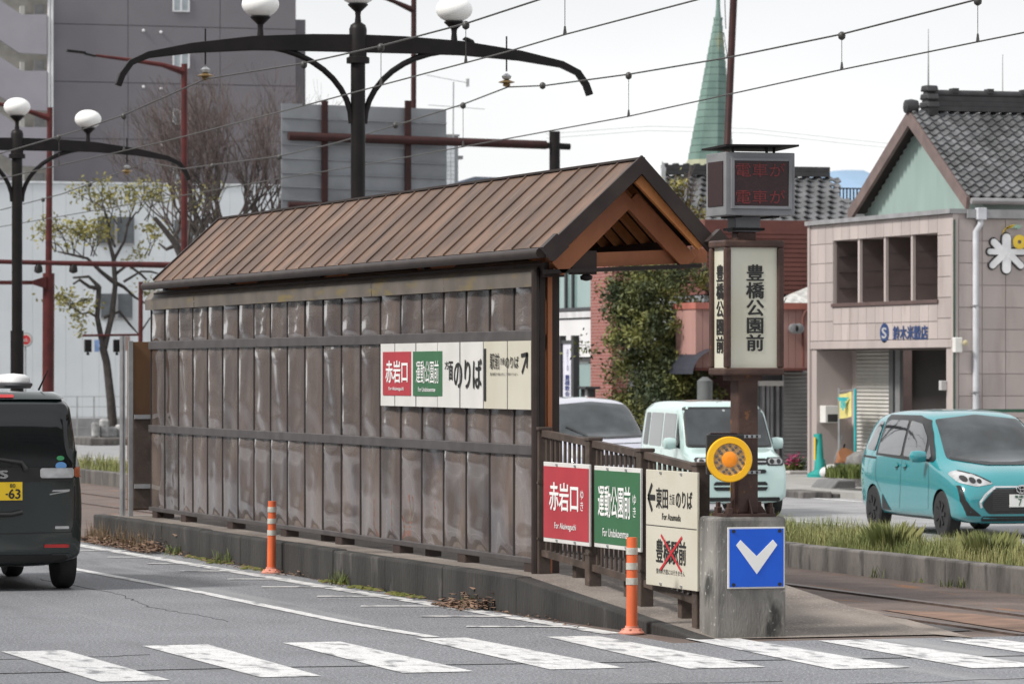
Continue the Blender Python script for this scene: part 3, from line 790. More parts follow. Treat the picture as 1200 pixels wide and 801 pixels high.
for dz in (-.10, .17):
    B(bcx - .02, SX + .098, SY - .099, SY - .093, bcz + dz - .012, bcz + dz + .012).build('strap', STEEL, be)
    for k in range(4): B(SX - .06 + .04 * k, SX - .045 + .04 * k, SY - .103, SY - .099, bcz + dz - .009, bcz + dz + .009).build('strap_bolt', BLACKT, be)
for ch_ in be.children:      # the beacon head is turned a little on its straps, towards the oncoming lane
    if not ch_.name.startswith('strap'):
        ch_.rotation_euler = (0, 0, -.24); ch_.location = Matrix.Rotation(-.24, 3, 'Z') @ ch_.location
# arrow sign
ax0, az1 = on_y(853, 617.5, by0 - .02); ax1, az0 = on_y(920, 688.5, by0 - .02)
ar = thing('keep_left_arrow_sign', 'blue square sign with a white chevron on the concrete block', 'sign', ((ax0 + ax1) / 2, by0 - .01, az0))
B(ax0, ax1, by0 - .018, by0 - .002, az0, az1).build('sign_plate', WHITEP, ar, bevel=.004)
B(ax0 + .013, ax1 - .013, by0 - .022, by0 - .0175, az0 + .013, az1 - .013).build('sign_face', BLUES, ar)
cx_, cz_ = (ax0 + ax1) / 2, (az0 + az1) / 2
ch = [(-.165, .105), (-.130, .145), (0, .022), (.130, .145), (.165, .105), (0, -.112)]
m_ = MB(); m_.plate(ch, (cx_, by0 - .026, cz_ - .01), (1, 0, 0), (0, 0, 1), .004); m_.build('chevron', INKW, ar)
for dx in (-1, 1):
    for dz in (-1, 1):
        m_ = MB(); m_.lathe([(.014, 0), (.014, .010)], (cx_ + dx * .185, by0 - .018, cz_ + dz * .20), 8, 'y'); m_.build('bolt', BLACKT, ar)

# ---------------------------------------------------------------- orange delineator posts
def delineator(x, y, label, h=.72, lean=(0, 0)):
    t = thing('delineator_post', label, 'road post', (x, y, 0), 'orange delineator posts along the platform kerb')
    m_ = MB(); m_.lathe([(.098, 0), (.098, .010), (.080, .026), (.052, .046), (.052, .06)], (x, y, .001), 20); m_.build('base', ORANGEB, t, 35)
    m_ = MB(); m_.tube([(x, y, .055), (x + lean[0], y + lean[1], h)], [.043, .040], 16); m_.build('post', ORANGE, t, 40)
    def at(z): f_ = (z - .055) / (h - .055); return (x + lean[0] * f_, y + lean[1] * f_, z)
    for z in (.375, .49, .605):
        m_ = MB(); m_.tube([at(z), at(z + .052)], [.0455, .0455], 16); m_.build('reflective_band', REFLW, t, 40)
    for k in range(6):
        a = k * math.pi / 3
        m_ = MB(); m_.lathe([(.012, 0), (.012, .012)], (x + .072 * math.cos(a), y + .072 * math.sin(a), .028), 6); m_.build('base_bolt', ORANGEB, t)
    return t
delineator(-.47, -3.71, 'orange post with grey bands standing in front of the cream notice', .735)
delineator(-.635, 6.62, 'orange post with grey bands standing before the middle of the shelter wall', .715, (.01, 0))

# ================================================================ TRAMWAY LAMP GANTRIES AND WIRES
def gantry(x, y, label):
    t = thing('lamp_gantry', label, 'street lamp', (x, y, .17), 'black lamp gantries down the middle of the street')
    S = 62.4 / 5000 / cth
    m_ = MB(); m_.tube([(x, y, .15), (x, y, 3.0)], .135, 14); m_.build('pole_base', BLACKP, t, 40)
    m_ = MB(); m_.tube([(x, y, 3.0), (x, y, 6.62)], .108, 14); m_.build('pole', BLACKP, t, 40)
    m_ = MB(); m_.lathe([(.17, 6.50), (.17, 6.58), (.13, 6.60), (.13, 7.0), (.11, 7.06), (.05, 7.10)], (x, y, 0), 16); m_.build('collar', BLACKP, t, 40)
    top = [(-3.62, 6.12), (-3.56, 6.28), (-3.42, 6.47), (-3.15, 6.60), (-2.5, 6.74), (-1.6, 6.86), (-.7, 6.91), (0, 6.92), (.7, 6.91), (1.6, 6.86), (2.5, 6.74), (3.15, 6.60), (3.42, 6.47), (3.56, 6.28), (3.62, 6.12)]
    dep = [.09, .09, .09, .10, .15, .21, .25, .26, .25, .21, .15, .10, .09, .09, .09]
    m_ = MB(); vs = []
    for i, (a, z) in enumerate(top):
        p = Vector(top[min(i + 1, 14)]) - Vector(top[max(i - 1, 0)]); n_ = Vector((p.y, -p.x)).normalized() * dep[i]
        for yy in (-.06, .06): vs += [(x + a, y + yy, z), (x + a + n_.x, y + yy, z + n_.y)]
    fs = []
    for i in range(14):
        b = i * 4
        fs += [(b, b + 1, b + 5, b + 4), (b + 2, b + 6, b + 7, b + 3), (b, b + 4, b + 6, b + 2), (b + 1, b + 3, b + 7, b + 5)]
    fs += [(0, 2, 3, 1), (56, 57, 59, 58)]
    m_.add(vs, fs); m_.build('beam', BLACKP, t, bevel=.01)
    for s_ in (-1, 1):
        m_ = MB()
        pts = [(x + s_ * (.10 + 1.45 * (1 - math.cos(a))), y, 5.62 + 1.10 * math.sin(a)) for a in [i * math.pi / 2 / 10 for i in range(11)]]
        m_.tube(pts, .045, 8); m_.build('brace', BLACKP, t, 50)
    for a, z in ((-1.47, 6.87), (0, 7.09), (1.47, 6.87)):
        m_ = MB(); m_.lathe([(.05, 0), (.04, .10), (.045, .16), (.15, .26), (.15, .275)], (x + a, y, z), 14); st_ = m_.build('lamp_stem', BLACKP, t, 40)
        pr = [(.26 * math.sin(math.pi * k / 12) + .012, .20 - .19 * math.cos(math.pi * k / 12)) for k in range(13)]
        m_ = MB(); m_.lathe(pr, (x + a, y, z + .255), 24); m_.build('lamp_globe', GLOBE, t, 80)
    for a, zt in ((-2.29, 6.64), (2.28, 6.64)):
        m_ = MB(); m_.tube([(x + a, y, 6.95), (x + a, y, 6.43)], .012, 6); k = m_.build('hanger_rod', BLACKP, t)
        m_ = MB(); m_.lathe([(.02, 6.40), (.075, 6.36), (.06, 6.32), (.03, 6.31)], (x + a, y, 0), 12); m_.build('insulator_cap', STEEL, k, 40)
        m_ = MB(); m_.lathe([(.03, 6.31), (.12, 6.275), (.12, 6.265), (.05, 6.25), (.06, 6.22), (.02, 6.20)], (x + a, y, 0), 14); m_.build('insulator', BRONZE, k, 40)
    return t
gantry(5.6, 25.65, 'nearer black gantry with three white globe lamps rising behind the shelter roof')
g2 = gantry(5.6, on_x(20, 400, 5.6)[0], 'farther black gantry with white globe lamps behind the dark van')
g2.location.z -= .17
def wire(name, label, x, pts, rad=.013, drops=None, clamps=()):
    t = thing(name, label, 'overhead wire', (x, 30, pts[len(pts) // 2][1]), 'overhead wires above the tram tracks')
    m_ = MB(); m_.tube([(x, y, z) for y, z in pts], rad, 6); m_.build('cable', WIRE, t, 60)
    for y, z in clamps:
        m_ = MB(); m_.lathe([(.015, -.05), (.042, -.03), (.046, 0), (.042, .03), (.015, .05)], (x, y, z), 10); m_.build('clamp', WIRE, t, 60)
    for y, za, zb in (drops or ()):
        m_ = MB(); m_.tube([(x, y, za), (x, y, zb)], .0045, 5); m_.tube([(x, y, zb + .09), (x, y, zb)], [.010, .022], 6); m_.build('dropper', WIRE, t)
def lin(pts, y):
    for (a, za), (b, zb) in zip(pts[:-1], pts[1:]):
        if min(a, b) <= y <= max(a, b): return za + (zb - za) * (y - a) / (b - a)
    return pts[0][1]
mA = [(49.0, 6.30), (41.2, 5.9), (34.4, 5.95), (31.0, 6.01), (25.6, 6.22), (20.1, 6.07), (16.4, 6.03), (12.8, 6.03), (10.1, 6.08), (3, 6.22), (-6, 6.5)]
cA = [(60, 5.45), (36, 5.45), (28.4, 5.45), (20, 5.51), (11.3, 5.59), (9.2, 5.63), (5.5, 5.66), (-6, 5.75)]
mB = [(80, 5.9), (65, 5.8), (57.8, 5.9), (49.5, 6.2), (46.4, 5.93), (39.0, 5.82), (35.3, 5.86), (31.6, 5.96), (27.9, 6.08), (25.65, 6.2), (23.9, 6.11), (20.2, 6.03), (16.4, 5.99), (12.6, 6.0), (8.7, 6.085), (2, 6.3)]
cB = [(80, 5.4), (39, 5.42), (33.5, 5.41), (24, 5.445), (20.3, 5.46), (12.6, 5.58), (8.6, 5.62), (7.4, 5.63), (-4, 5.75)]
dA = [(y, lin(mA, y) - .02, lin(cA, y)) for y in (36, 31, 20.1, 16.4, 12.83, 9.2)]
dB = [(y, lin(mB, y) - .02, lin(cB, y)) for y in (60, 55, 44, 39, 33.5, 27.9, 20.25, 12.6, 8.65)]
wire('messenger_wire', 'upper left overhead wire kinking under the gantry beam', 3.3, mA, .011, dA, [(y, z) for y, z, _ in dA])
wire('contact_wire', 'lower left overhead contact wire over the near track', 3.3, cA, .009)
wire('messenger_wire', 'upper right overhead wire with round clamps crossing the sky', 7.9, mB, .011, dB, [(y, z) for y, z, _ in dB] + [(24, 6.115), (31.6, 5.96)])
wire('contact_wire', 'lower right overhead contact wire passing above the display', 7.9, cB, .009)
def far_wire(pts, label):
    m_ = MB(); m_.tube(pts, .008, 5); tag(m_.build('distant_cable', mat('pale_cable', (.42, .43, .44), .6)), label, 'cable', 'thin cables far across the sky')
q = [(*on_y(px, py, 95)[:1], 95, on_y(px, py, 95)[1]) for px, py in ((640, 157), (760, 148), (880, 151), (990, 163), (1060, 170))]
far_wire([(a, b, c) for a, b, c in q], 'upper of two thin distant cables strung across the white sky')
far_wire([(a, b, c - .14) for a, b, c in q], 'lower of two thin distant cables strung across the white sky')

# ================================================================ RED STREET POLES, SIGNAL ARM, ROAD SIGN BACK
def P(px, py, y): x, z = on_y(px, py, y); return Vector((x, y, z))
D1 = 66.0
t = thing('street_lamp_pole', 'dark red street lamp pole with long arm before the bare tree', 'street lamp', P(215, 470, D1), 'dark red street lamp poles')
a, b = P(216, 500, D1), P(216, 75, D1); a.z = -.2
m_ = MB(); m_.tube([a, b], [.085, .075], 12); m_.build('pole', REDP, t, 40)
m_ = MB(); m_.tube([P(215, 84, D1), P(190, 76, D1), P(150, 70, D1), P(112, 65, D1)], [.09, .06, .045, .035], 8); m_.build('arm', REDP, t, 40)
m_ = MB(); m_.bar(P(112, 66, D1), P(99, 63, D1), .10, .05); m_.bar(P(100, 62, D1), P(78, 59.5, D1), .16, .06); m_.build('lamp_head', BLACKP, t, bevel=.01)
D2 = 72.0
t = thing('signal_mast', 'tall dark red mast with lamp arm and sign arm left of the pollard tree', 'mast', P(58, 470, D2))
a, b, c = P(56, 500, D2), P(57, 320, D2), P(58.5, 126, D2); a.z = -.2
m_ = MB(); m_.tube([a, b], .15, 12); m_.build('lower_pole', REDP, t, 40)
m_ = MB(); m_.tube([b, c], [.085, .07], 12); m_.build('upper_pole', REDP, t, 40)
m_ = MB(); m_.tube([P(57, 138, D2), P(36, 131, D2), P(0, 122, D2), P(-40, 114, D2)], [.09, .06, .05, .04], 8); m_.build('lamp_arm', REDP, t, 40)
m_ = MB(); m_.bar(P(56, 331, D2), P(20, 331, D2), .10, .10); m_.bar(P(20, 331, D2), P(-40, 331, D2), .10, .10)
m_.plate([(0, .16), (0, -.16), (-.34, -.05), (-.34, .05)], P(53, 331, D2) + Vector((0, -.06, 0)), (1, 0, 0), (0, 0, 1), -.1); m_.build('sign_arm', REDP, t)
D3 = 70.0
t = thing('traffic_mast', 'long horizontal dark red arm with hanging lamps reaching in from the left', 'signal arm', P(40, 308, D3))
m_ = MB(); m_.tube([P(-60, 305, D3), P(60, 308, D3), P(222, 311, D3)], [.055, .06, .085], 10); m_.build('arm', REDP, t, 40)
for px in (45, 86):
    m_ = MB(); m_.lathe([(.05, -.02), (.10, -.10), (.11, -.22), (.03, -.26)], P(px, 308, D3), 12); m_.build('hanging_lamp', BLACKP, t, 40)
c = P(222, 311, D3)
m_ = MB(); m_.tube([(c.x, c.y, -.2), (c.x, c.y, c.z + .3)], .11, 12); m_.build('pole', REDP, t, 40)
# second red pole near the tree with walking signals
D4 = 92.0
t = thing('pedestrian_signal', 'slim dark red pole with backs of dark signal heads beside the pollard tree', 'signal', P(164, 470, D4))
a, b = P(164, 520, D4), P(165, 330, D4); a.z = -.1
m_ = MB(); m_.tube([a, b], .07, 10); m_.build('pole', REDP, t, 40)
m_ = MB(); m_.tube([P(165, 392, D4), P(97, 393, D4)], .035, 8); m_.build('cross_arm', REDP, t)
for px in (103, 137):
    c = P(px, 405, D4); m_ = MB(); m_.box(c.x - .10, c.x + .10, c.y - .1, c.y + .1, c.z - .19, c.z + .19); m_.lathe([(.05, -.28), (.05, -.22), (.02, -.19)], c, 10); m_.build('signal_head', BLACKP, t, bevel=.02)
c = P(113.5, 405, D4); B(c.x - .07, c.x + .07, c.y - .02, c.y + .02, c.z - .18, c.z + .18).build('notice', mat('pale_blue_notice', (.22, .35, .62), .5), t)
c = P(148, 400, D4); B(c.x - .10, c.x + .10, c.y - .08, c.y + .08, c.z - .28, c.z + .16).build('control_box', mat('pinkish_grey_box', (.28, .21, .20), .6), t, bevel=.01)
D5 = 80.0
t = thing('street_lamp_pole', 'dark red street lamp pole rising behind the road sign back', 'street lamp', P(484, 470, D5), 'dark red street lamp poles')
a, b = P(484, 500, D5), P(485, -40, D5); a.z = -.2
m_ = MB(); m_.tube([a, b], .075, 12); m_.build('pole', REDBR, t, 40)
m_ = MB(); m_.tube([P(484, 12, D5), P(462, 2, D5), P(420, -14, D5)], [.09, .06, .05], 8); m_.build('arm', REDBR, t, 40)
D6 = 62.0
t = thing('street_lamp_pole', 'dark red street pole passing behind the LED display, beside the green spire', 'street lamp', P(848, 500, D6), 'dark red street lamp poles')
a, b = P(846, 500, D6), P(861, -30, D6); a.z = -.2
m_ = MB(); m_.tube([a, P(848, 265, D6), P(848.4, 262, D6), b], [.135, .13, .085, .09], 12); m_.build('pole', REDBR, t, 40)
m_ = MB(); m_.tube([P(850.5, 34, D6), P(849, -10, D6)], .012, 5); m_.tube([P(853, 70, D6), P(848, 38, D6)], .010, 5); m_.build('cable', WIRE, t)
c = P(853, 66, D6)
m_ = MB(); m_.lathe([(.02, -.05), (.05, 0), (.02, .05)], c, 8); m_.build('cable_clamp', WIRE, t)
# back of an overhead road sign on its gantry arm
D7 = 76.0
c = P(650, 430, D7)
t = thing('road_sign_gantry', 'back of a large grey slatted road sign hung on dark brown gantry pipes', 'road sign', (c.x, c.y, -.1))
m_ = MB(); m_.tube([(c.x, c.y, -.1), (c.x, c.y, P(650, 154, D7).z)], .15, 14); m_.build('post', BLACKP, t, 40)
for pa, ra in ((167, .12),):
    m_ = MB(); m_.tube([P(338, 159.5, D7), P(640, 170, D7)], ra, 12); m_.build('arm', REDBR, t, 40)
m_ = MB(); m_.tube([P(338, 240, D7), P(640, 248, D7)], .085, 12); m_.build('arm', REDBR, t, 40)
m_ = MB(); m_.bar(P(624, 170, D7), P(660, 171.5, D7), .2, .16); m_.tube([P(655, 171.5, D7), P(668, 172, D7)], .09, 12); m_.build('flange', BLACKP, t, bevel=.01)
zt = [121, 138.5, 154, 169.5, 186, 203, 219, 234.5, 250, 266]
SLAT = mat('grey_aluminium_slat', (.235, .25, .27), .5, metal=.1, col2=(.19, .20, .215), scale=1.2, orand=.05)
for k in range(9):
    a0, a1 = P(330, zt[k] + .1, D7 + .25), P(330, zt[k + 1] - .1, D7 + .25); b0, b1 = P(523, zt[k] + 7.1, D7 + .25), P(523, zt[k + 1] + 6.9, D7 + .25)
    m_ = MB(); e = Vector((0, .05, 0)); f_ = Vector((0, -.05, 0))
    m_.add([a1, b1, b0, a0, a1 + e, b1 + e, b0 + e, a0 + e], [(0, 1, 2, 3), (7, 6, 5, 4), (0, 4, 5, 1), (2, 6, 7, 3), (1, 5, 6, 2), (3, 7, 4, 0)])
    m_.add([a1, b1, b1 + f_, a1 + f_, a1 + f_ + Vector((0, 0, .03)), b1 + f_ + Vector((0, 0, .03))], [(0, 1, 2, 3), (3, 2, 5, 4)])
    m_.build('slat', SLAT, t)
for pa, pb in ((378, 383), (476, 480)):
    m_ = MB(); m_.bar(P((pa + pb) / 2, 118, D7 + .14), P((pa + pb) / 2, 262, D7 + .14), .16, .10, (0, 1, 0)); m_.build('strut', REDBR, t)

# ================================================================ CARS
def chaikin(poly, it=2, closed=True):
    for _ in range(it):
        o = []
        n = len(poly)
        for i in range(n if closed else n - 1):
            a, b = poly[i], poly[(i + 1) % n]
            o += [(a[0] * .75 + b[0] * .25, a[1] * .75 + b[1] * .25), (a[0] * .25 + b[0] * .75, a[1] * .25 + b[1] * .75)]
        poly = o
    return poly
def fil(poly, r=.045, n=3):
    o = []; k = len(poly)
    for i in range(k):
        p, a, b = Vector(poly[i]), Vector(poly[i - 1]), Vector(poly[(i + 1) % k])
        u, v = a - p, b - p; q = min(r, u.length * .45, v.length * .45)
        s_, e = p + u.normalized() * q, p + v.normalized() * q
        for j in range(n + 1):
            t_ = j / n; o.append(tuple(s_ * (1 - t_) ** 2 + p * 2 * t_ * (1 - t_) + e * t_ ** 2))
    return o
def car_body(secs, paint_m, arches, ar, root, crease=.35, endc=.3):
    m_ = MB()
    for s in secs:
        y, zb, w1, w2, w3, zbelt, zr, cr = s
        h = [(0, zb), (w1 - .10, zb), (w1, zb + .09), ((w1 + w2) / 2 + .015, (zb + zbelt) / 2 + .05), (w2, zbelt), (w3 + (w2 - w3) * .10, zr - .10 * min(1, (zr - zbelt) / .3 + .3)), (w3 - .09, zr - .012), (0, zr + cr)]
        ring = [(x, y, z) for x, z in h] + [(-x, y, z) for x, z in h[-2:0:-1]]
        m_.v += ring
    n = 14
    for i in range(len(secs) - 1):
        for k in range(n):
            m_.f.append((i * n + k, (i + 1) * n + k, (i + 1) * n + (k + 1) % n, i * n + (k + 1) % n))
    for b, fl in ((0, False), ((len(secs) - 1) * n, True)):
        for f in ((0, 1, 13), (1, 2, 12, 13), (2, 3, 11, 12), (3, 4, 10, 11), (4, 5, 9, 10), (5, 6, 8, 9), (6, 7, 8)):
            f2 = tuple(b + i for i in f)
            m_.f.append(f2[::-1] if fl else f2)
    ob = m_.build('body', paint_m, root)
    bm = bmesh.new(); bm.from_mesh(ob.data); bm.verts.ensure_lookup_table()
    cl = bm.edges.layers.float.new('crease_edge'); ns = len(secs)
    for e in bm.edges:
        i, j = sorted(v.index for v in e.verts)
        if j - i == 14 and i % 14 in (2, 5, 6, 9 - 1, 9, 12): e[cl] = crease * (1.0 if i % 14 in (5, 9) else .8)
        elif i // 14 == j // 14 and i // 14 in (0, ns - 1): e[cl] = endc
    bm.to_mesh(ob.data); bm.free()
    md = ob.modifiers.new('s', 'SUBSURF'); md.levels = 2; md.render_levels = 2
    cut = MB()
    for y in arches:
        for s_ in (-1, 1):
            cut.lathe([(ar, s_ * .42), (ar, s_ * 1.1)] if s_ > 0 else [(ar, -1.1), (ar, -.42)], (0, y, .30), 28, 'x')
    co = cut.build('cutter', BLACKT)
    md = ob.modifiers.new('b', 'BOOLEAN'); md.object = co; md.operation = 'DIFFERENCE'; md.solver = 'EXACT'; md.material_mode = 'TRANSFER'
    dg = bpy.context.evaluated_depsgraph_get()
    me = bpy.data.meshes.new_from_object(ob.evaluated_get(dg))
    ob.modifiers.clear(); ob.data = me; me.name = 'body'
    me.shade_smooth(); me.set_sharp_from_angle(angle=R(42))
    cm = co.data; bpy.data.objects.remove(co); bpy.data.meshes.remove(cm)
    bm = bmesh.new(); bm.from_mesh(me); bvh = BVHTree.FromBMesh(bm); bm.free()
    return ob, bvh
def patch(bvh, poly, axis, sgn, off=.006, step=.05):
    """a panel that lies on the body surface, its outline given in side, front or top view"""
    P2 = [Vector(p) for p in poly]
    n = len(P2)
    ax, bx = min(p.x for p in P2), max(p.x for p in P2); ay, by = min(p.y for p in P2), max(p.y for p in P2)
    ed = []
    pts = []
    for i in range(n):
        a, b = P2[i], P2[(i + 1) % n]; k = max(1, int((b - a).length / step))
        pts += [a.lerp(b, j / k) for j in range(k)]
    nb = len(pts); ed = [(i, (i + 1) % nb) for i in range(nb)]
    i = ax + step / 2
    while i < bx:
        j = ay + step / 2
        while j < by: pts.append(Vector((i, j))); j += step
        i += step
    vs, _, fs, *_r = delaunay_2d_cdt(pts, ed, [list(range(nb))], 1, 1e-5)
    out, ok = [], []
    for v in vs:
        if axis == 'x': o, d = Vector((sgn * 4, v.x, v.y)), Vector((-sgn, 0, 0))
        elif axis == 'y': o, d = Vector((v.x, sgn * 6, v.y)), Vector((0, -sgn, 0))
        else: o, d = Vector((v.x, v.y, 5)), Vector((0, 0, -1))
        hit, nn, idx, dist = bvh.ray_cast(o, d)
        if hit is None: out.append(Vector((0, 0, 0))); ok.append(False)
        else: out.append(hit + nn * off); ok.append(True)
    par = list(range(len(out)))
    def find(i):
        while par[i] != i: par[i] = par[par[i]]; i = par[i]
        return i
    good = [f for f in fs if all(ok[i] for i in f)]
    for f in good:
        for i in f[1:]: par[find(i)] = find(f[0])
    cnt = {}
    for f in good: cnt[find(f[0])] = cnt.get(find(f[0]), 0) + 1
    keep = max(cnt, key=cnt.get) if cnt else -1
    fs = [f for f in good if find(f[0]) == keep]
    used = sorted({i for f in fs for i in f}); rm = {i: k for k, i in enumerate(used)}
    out = [out[i] for i in used]; ok = [True] * len(used); fs = [[rm[i] for i in f] for f in fs]
    m_ = MB(); m_.v = [tuple(p) for p in out]
    for f in fs:
        if all(ok[i] for i in f): m_.f.append(tuple(f) if sgn > 0 else tuple(reversed(f)))
    return m_
def seam(bvh, pts, axis, sgn, wd=.008, off=.004):
    m_ = MB()
    for (a, b), (c, d) in zip(pts[:-1], pts[1:]):
        p, q = Vector((a, b)), Vector((c, d)); u = (q - p).normalized(); n_ = Vector((-u.y, u.x)) * wd / 2
        k = patch(bvh, [p + n_, p - n_, q - n_, q + n_], axis, sgn, off, .08)
        m_.add(k.v, k.f)
    return m_
def wheel(root, x, y, r, wdt, rim_m, spokes=5, hub=True):
    s_ = 1 if x > 0 else -1
    m_ = MB(); m_.lathe([(r * .62, -wdt / 2), (r * .93, -wdt / 2), (r, -wdt / 2 + .025), (r, wdt / 2 - .025), (r * .93, wdt / 2), (r * .62, wdt / 2)], (x, y, r), 28, 'x')
    t_ = m_.build('wheel', RUBBER, root, 40)
    m_ = MB(); m_.lathe([(r * .60, -.01), (r * .62, .012), (r * .56, .012), (r * .54, -.02), (.0001, -.02)], (x + s_ * (wdt / 2 - .02), y, r), 24, 'x')
    for k in range(spokes):
        a = 2 * math.pi * k / spokes
        m_.bar((x + s_ * (wdt / 2 - .015), y, r), (x + s_ * (wdt / 2 - .008), y + math.cos(a) * r * .56, r + math.sin(a) * r * .56), .05, .05, (1, 0, 0))
    m_.build('rim', rim_m, t_, 40)
def mirrored(bvh, name, poly, m, root, off=.006, sides=(-1, 1), smooth=60):
    r_ = []
    for s_ in sides:
        r_.append(patch(bvh, poly, 'x', s_, off).build(name, m, root, smooth))
    return r_
def frontp(bvh, name, poly, m, root, sgn=1, off=.006, both=False, smooth=60, step=.05):
    o = [patch(bvh, poly, 'y', sgn, off, step).build(name, m, root, smooth)]
    if both: o.append(patch(bvh, [(-a, b) for a, b in poly][::-1], 'y', sgn, off, step).build(name, m, root, smooth))
    return o
def rr(x0, x1, z0, z1, r=.04):
    return [(x0 + r, z0), (x1 - r, z0), (x1, z0 + r), (x1, z1 - r), (x1 - r, z1), (x0 + r, z1), (x0, z1 - r), (x0, z0 + r)]
def door_mirror(root, x, y, z, m, sz=(.20, .12, .15)):
    s_ = 1 if x > 0 else -1
    mb = MB(); n_ = 10
    mb.lathe([(.02, -sz[0] / 2), (sz[2] * .42, -sz[0] / 2 + .02), (sz[2] * .5, 0), (sz[2] * .44, sz[0] / 2 - .03), (.02, sz[0] / 2)], (x + s_ * .13, y, z), 14, 'x')
    mb.v = [(a, y + (b - y) * .75, c) for a, b, c in mb.v]
    o = mb.build('door_mirror', m, root, 50)
    mb = MB(); mb.bar((x - s_ * .06, y, z - .05), (x + s_ * .10, y, z - .045), .05, .04); mb.build('mirror_stalk', BLACKT, o)
def place(root, x, y, z, heading):
    root.location = (x, y, z); root.rotation_euler = (0, 0, heading)
def carpaint(name, c, **k): return mat(name, c, k.get('rough', .22), var=.02, coat=1.0, spec=.5)
FLAKE = mat('silver_car_wheel', (.40, .40, .41), .35, metal=.6)

# --- teal minivan, front three-quarter view
TEAL = carpaint('teal_car_paint', (.03, .245, .275))
c1 = thing('minivan', 'bright teal minivan driving towards the camera on the far right', 'car')
se = [(-2.12, .36, .68, .74, .58, .95, 1.22, .01), (-2.06, .26, .77, .80, .60, 1.0, 1.50, .02), (-1.75, .20, .82, .84, .63, 1.02, 1.64, .02), (-.7, .19, .83, .845, .66, 1.01, 1.685, .025), (.15, .19, .83, .845, .67, 1.0, 1.665, .03),
      (.50, .19, .83, .845, .68, .99, 1.585, .035), (.90, .19, .83, .845, .71, .975, 1.30, .035), (1.20, .19, .83, .845, .74, .94, 1.06, .04), (1.45, .19, .83, .84, .72, .89, .99, .04), (1.80, .19, .825, .835, .68, .81, .92, .03), (1.98, .19, .80, .815, .64, .73, .85, .015), (2.08, .21, .755, .775, .58, .63, .74, .0), (2.125, .27, .68, .70, .50, .53, .63, 0)]
b1, v1 = car_body(se, TEAL, (1.36, -1.39), .345, c1, .45, .5)
for y in (1.36, -1.39):
    for x in (-.745, .745): wheel(c1, x, y, .31, .185, mat('black_steel_wheel', (.025, .025, .027), .4, metal=.5), 7)
frontp(v1, 'windscreen', fil([(-.70, 1.03), (0, .985), (.70, 1.03), (.60, 1.55), (0, 1.615), (-.60, 1.55)]), GLASSL, c1)
mirrored(v1, 'window_surround', [(-1.32, 1.045), (.02, 1.0), (1.0, .99), (1.03, 1.03), (.68, 1.37), (.44, 1.54), (.05, 1.60), (-1.25, 1.60)], BLACKT, c1, .007)
mirrored(v1, 'quarter_window', fil([(-1.80, 1.12), (-1.38, 1.10), (-1.34, 1.52), (-1.58, 1.48)]), GLASSS, c1, .012)
mirrored(v1, 'rear_window', fil([(-1.24, 1.07), (-.26, 1.05), (-.26, 1.53), (-1.18, 1.53)]), GLASSS, c1, .012)
mirrored(v1, 'front_window', fil([(-.16, 1.05), (.66, 1.02), (.60, 1.30), (.30, 1.49), (-.16, 1.53)]), GLASSS, c1, .012)
mirrored(v1, 'corner_window', [(.72, 1.02), (.92, 1.015), (.72, 1.22)], GLASSS, c1, .012)
for s_ in (-1, 1):
    seam(v1, [(.86, .97), (.92, .70), (.86, .36)], 'x', s_).build('door_gap', BLACKT, c1)
    seam(v1, [(-.20, 1.0), (-.22, .6), (-.30, .34)], 'x', s_).build('door_gap', BLACKT, c1)
    seam(v1, [(-1.28, 1.05), (-1.25, .72), (-1.05, .55)], 'x', s_).build('door_gap', BLACKT, c1)
    seam(v1, [(-1.9, 1.02), (-1.3, 1.005)], 'x', s_, .03).build('sliding_rail', BLACKT, c1)
    seam(v1, [(.85, .245), (-1.0, .245)], 'x', s_, .02).build('sill_trim', BLACKT, c1)
    patch(v1, [(-1.02, .30), (-.66, .30), (-.98, .52)], 'x', s_).build('sill_garnish', BLACKT, c1, 60)
    for y in (-.38, -.05):
        k = patch(v1, chaikin([(y - .09, .90), (y + .09, .90), (y + .09, .945), (y - .09, .945)]), 'x', s_, .022).build('door_handle', TEAL, c1, 60)
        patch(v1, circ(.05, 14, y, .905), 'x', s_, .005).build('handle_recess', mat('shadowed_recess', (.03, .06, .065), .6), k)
    door_mirror(c1, s_ * .83, .80, 1.06, TEAL, (.24, .12, .17))
frontp(v1, 'headlight', fil([(.36, .725), (.60, .685), (.80, .735), (.815, .86), (.72, .895), (.54, .82)]), LAMPC, c1, both=True, step=.03)
for s_ in (-1, 1):
    for a, z, r_ in ((.55, .755, .030), (.63, .765, .040), (.72, .785, .042)): frontp(v1, 'lamp_reflector', circ(r_, 14, s_ * a, z), BLACKT, c1, off=.011, step=.02)
    seam(v1, [(s_ * .40, .742), (s_ * .56, .83), (s_ * .71, .888)], 'y', 1, .018, .010).build('lamp_edge', BLACKT, c1)
frontp(v1, 'grille', fil([(-.46, .33), (.46, .33), (.55, .46), (.36, .66), (-.36, .66), (-.55, .46)]), BLACKT, c1)
m_ = MB()
for z in [.38 + .026 * k for k in range(11)]:
    k = patch(v1, [(-.40, z), (.40, z), (.40, z + .009), (-.40, z + .009)], 'y', 1, .011, .1); m_.add(k.v, k.f)
m_.build('grille_bars', mat('dark_grille_bar', (.05, .05, .052), .4), c1)
for s_ in (-1, 1):
    seam(v1, [(s_ * .36, .675), (s_ * .47, .60), (s_ * .575, .48), (s_ * .555, .41)], 'y', 1, .032, .014).build('chrome_edge', CHROME, c1)
    frontp(v1, 'fog_lamp_recess', [(s_ * .55, .30), (s_ * .74, .31), (s_ * .805, .50), (s_ * .815, .70), (s_ * .785, .70), (s_ * .755, .52), (s_ * .70, .43)][::s_], BLACKT, c1)
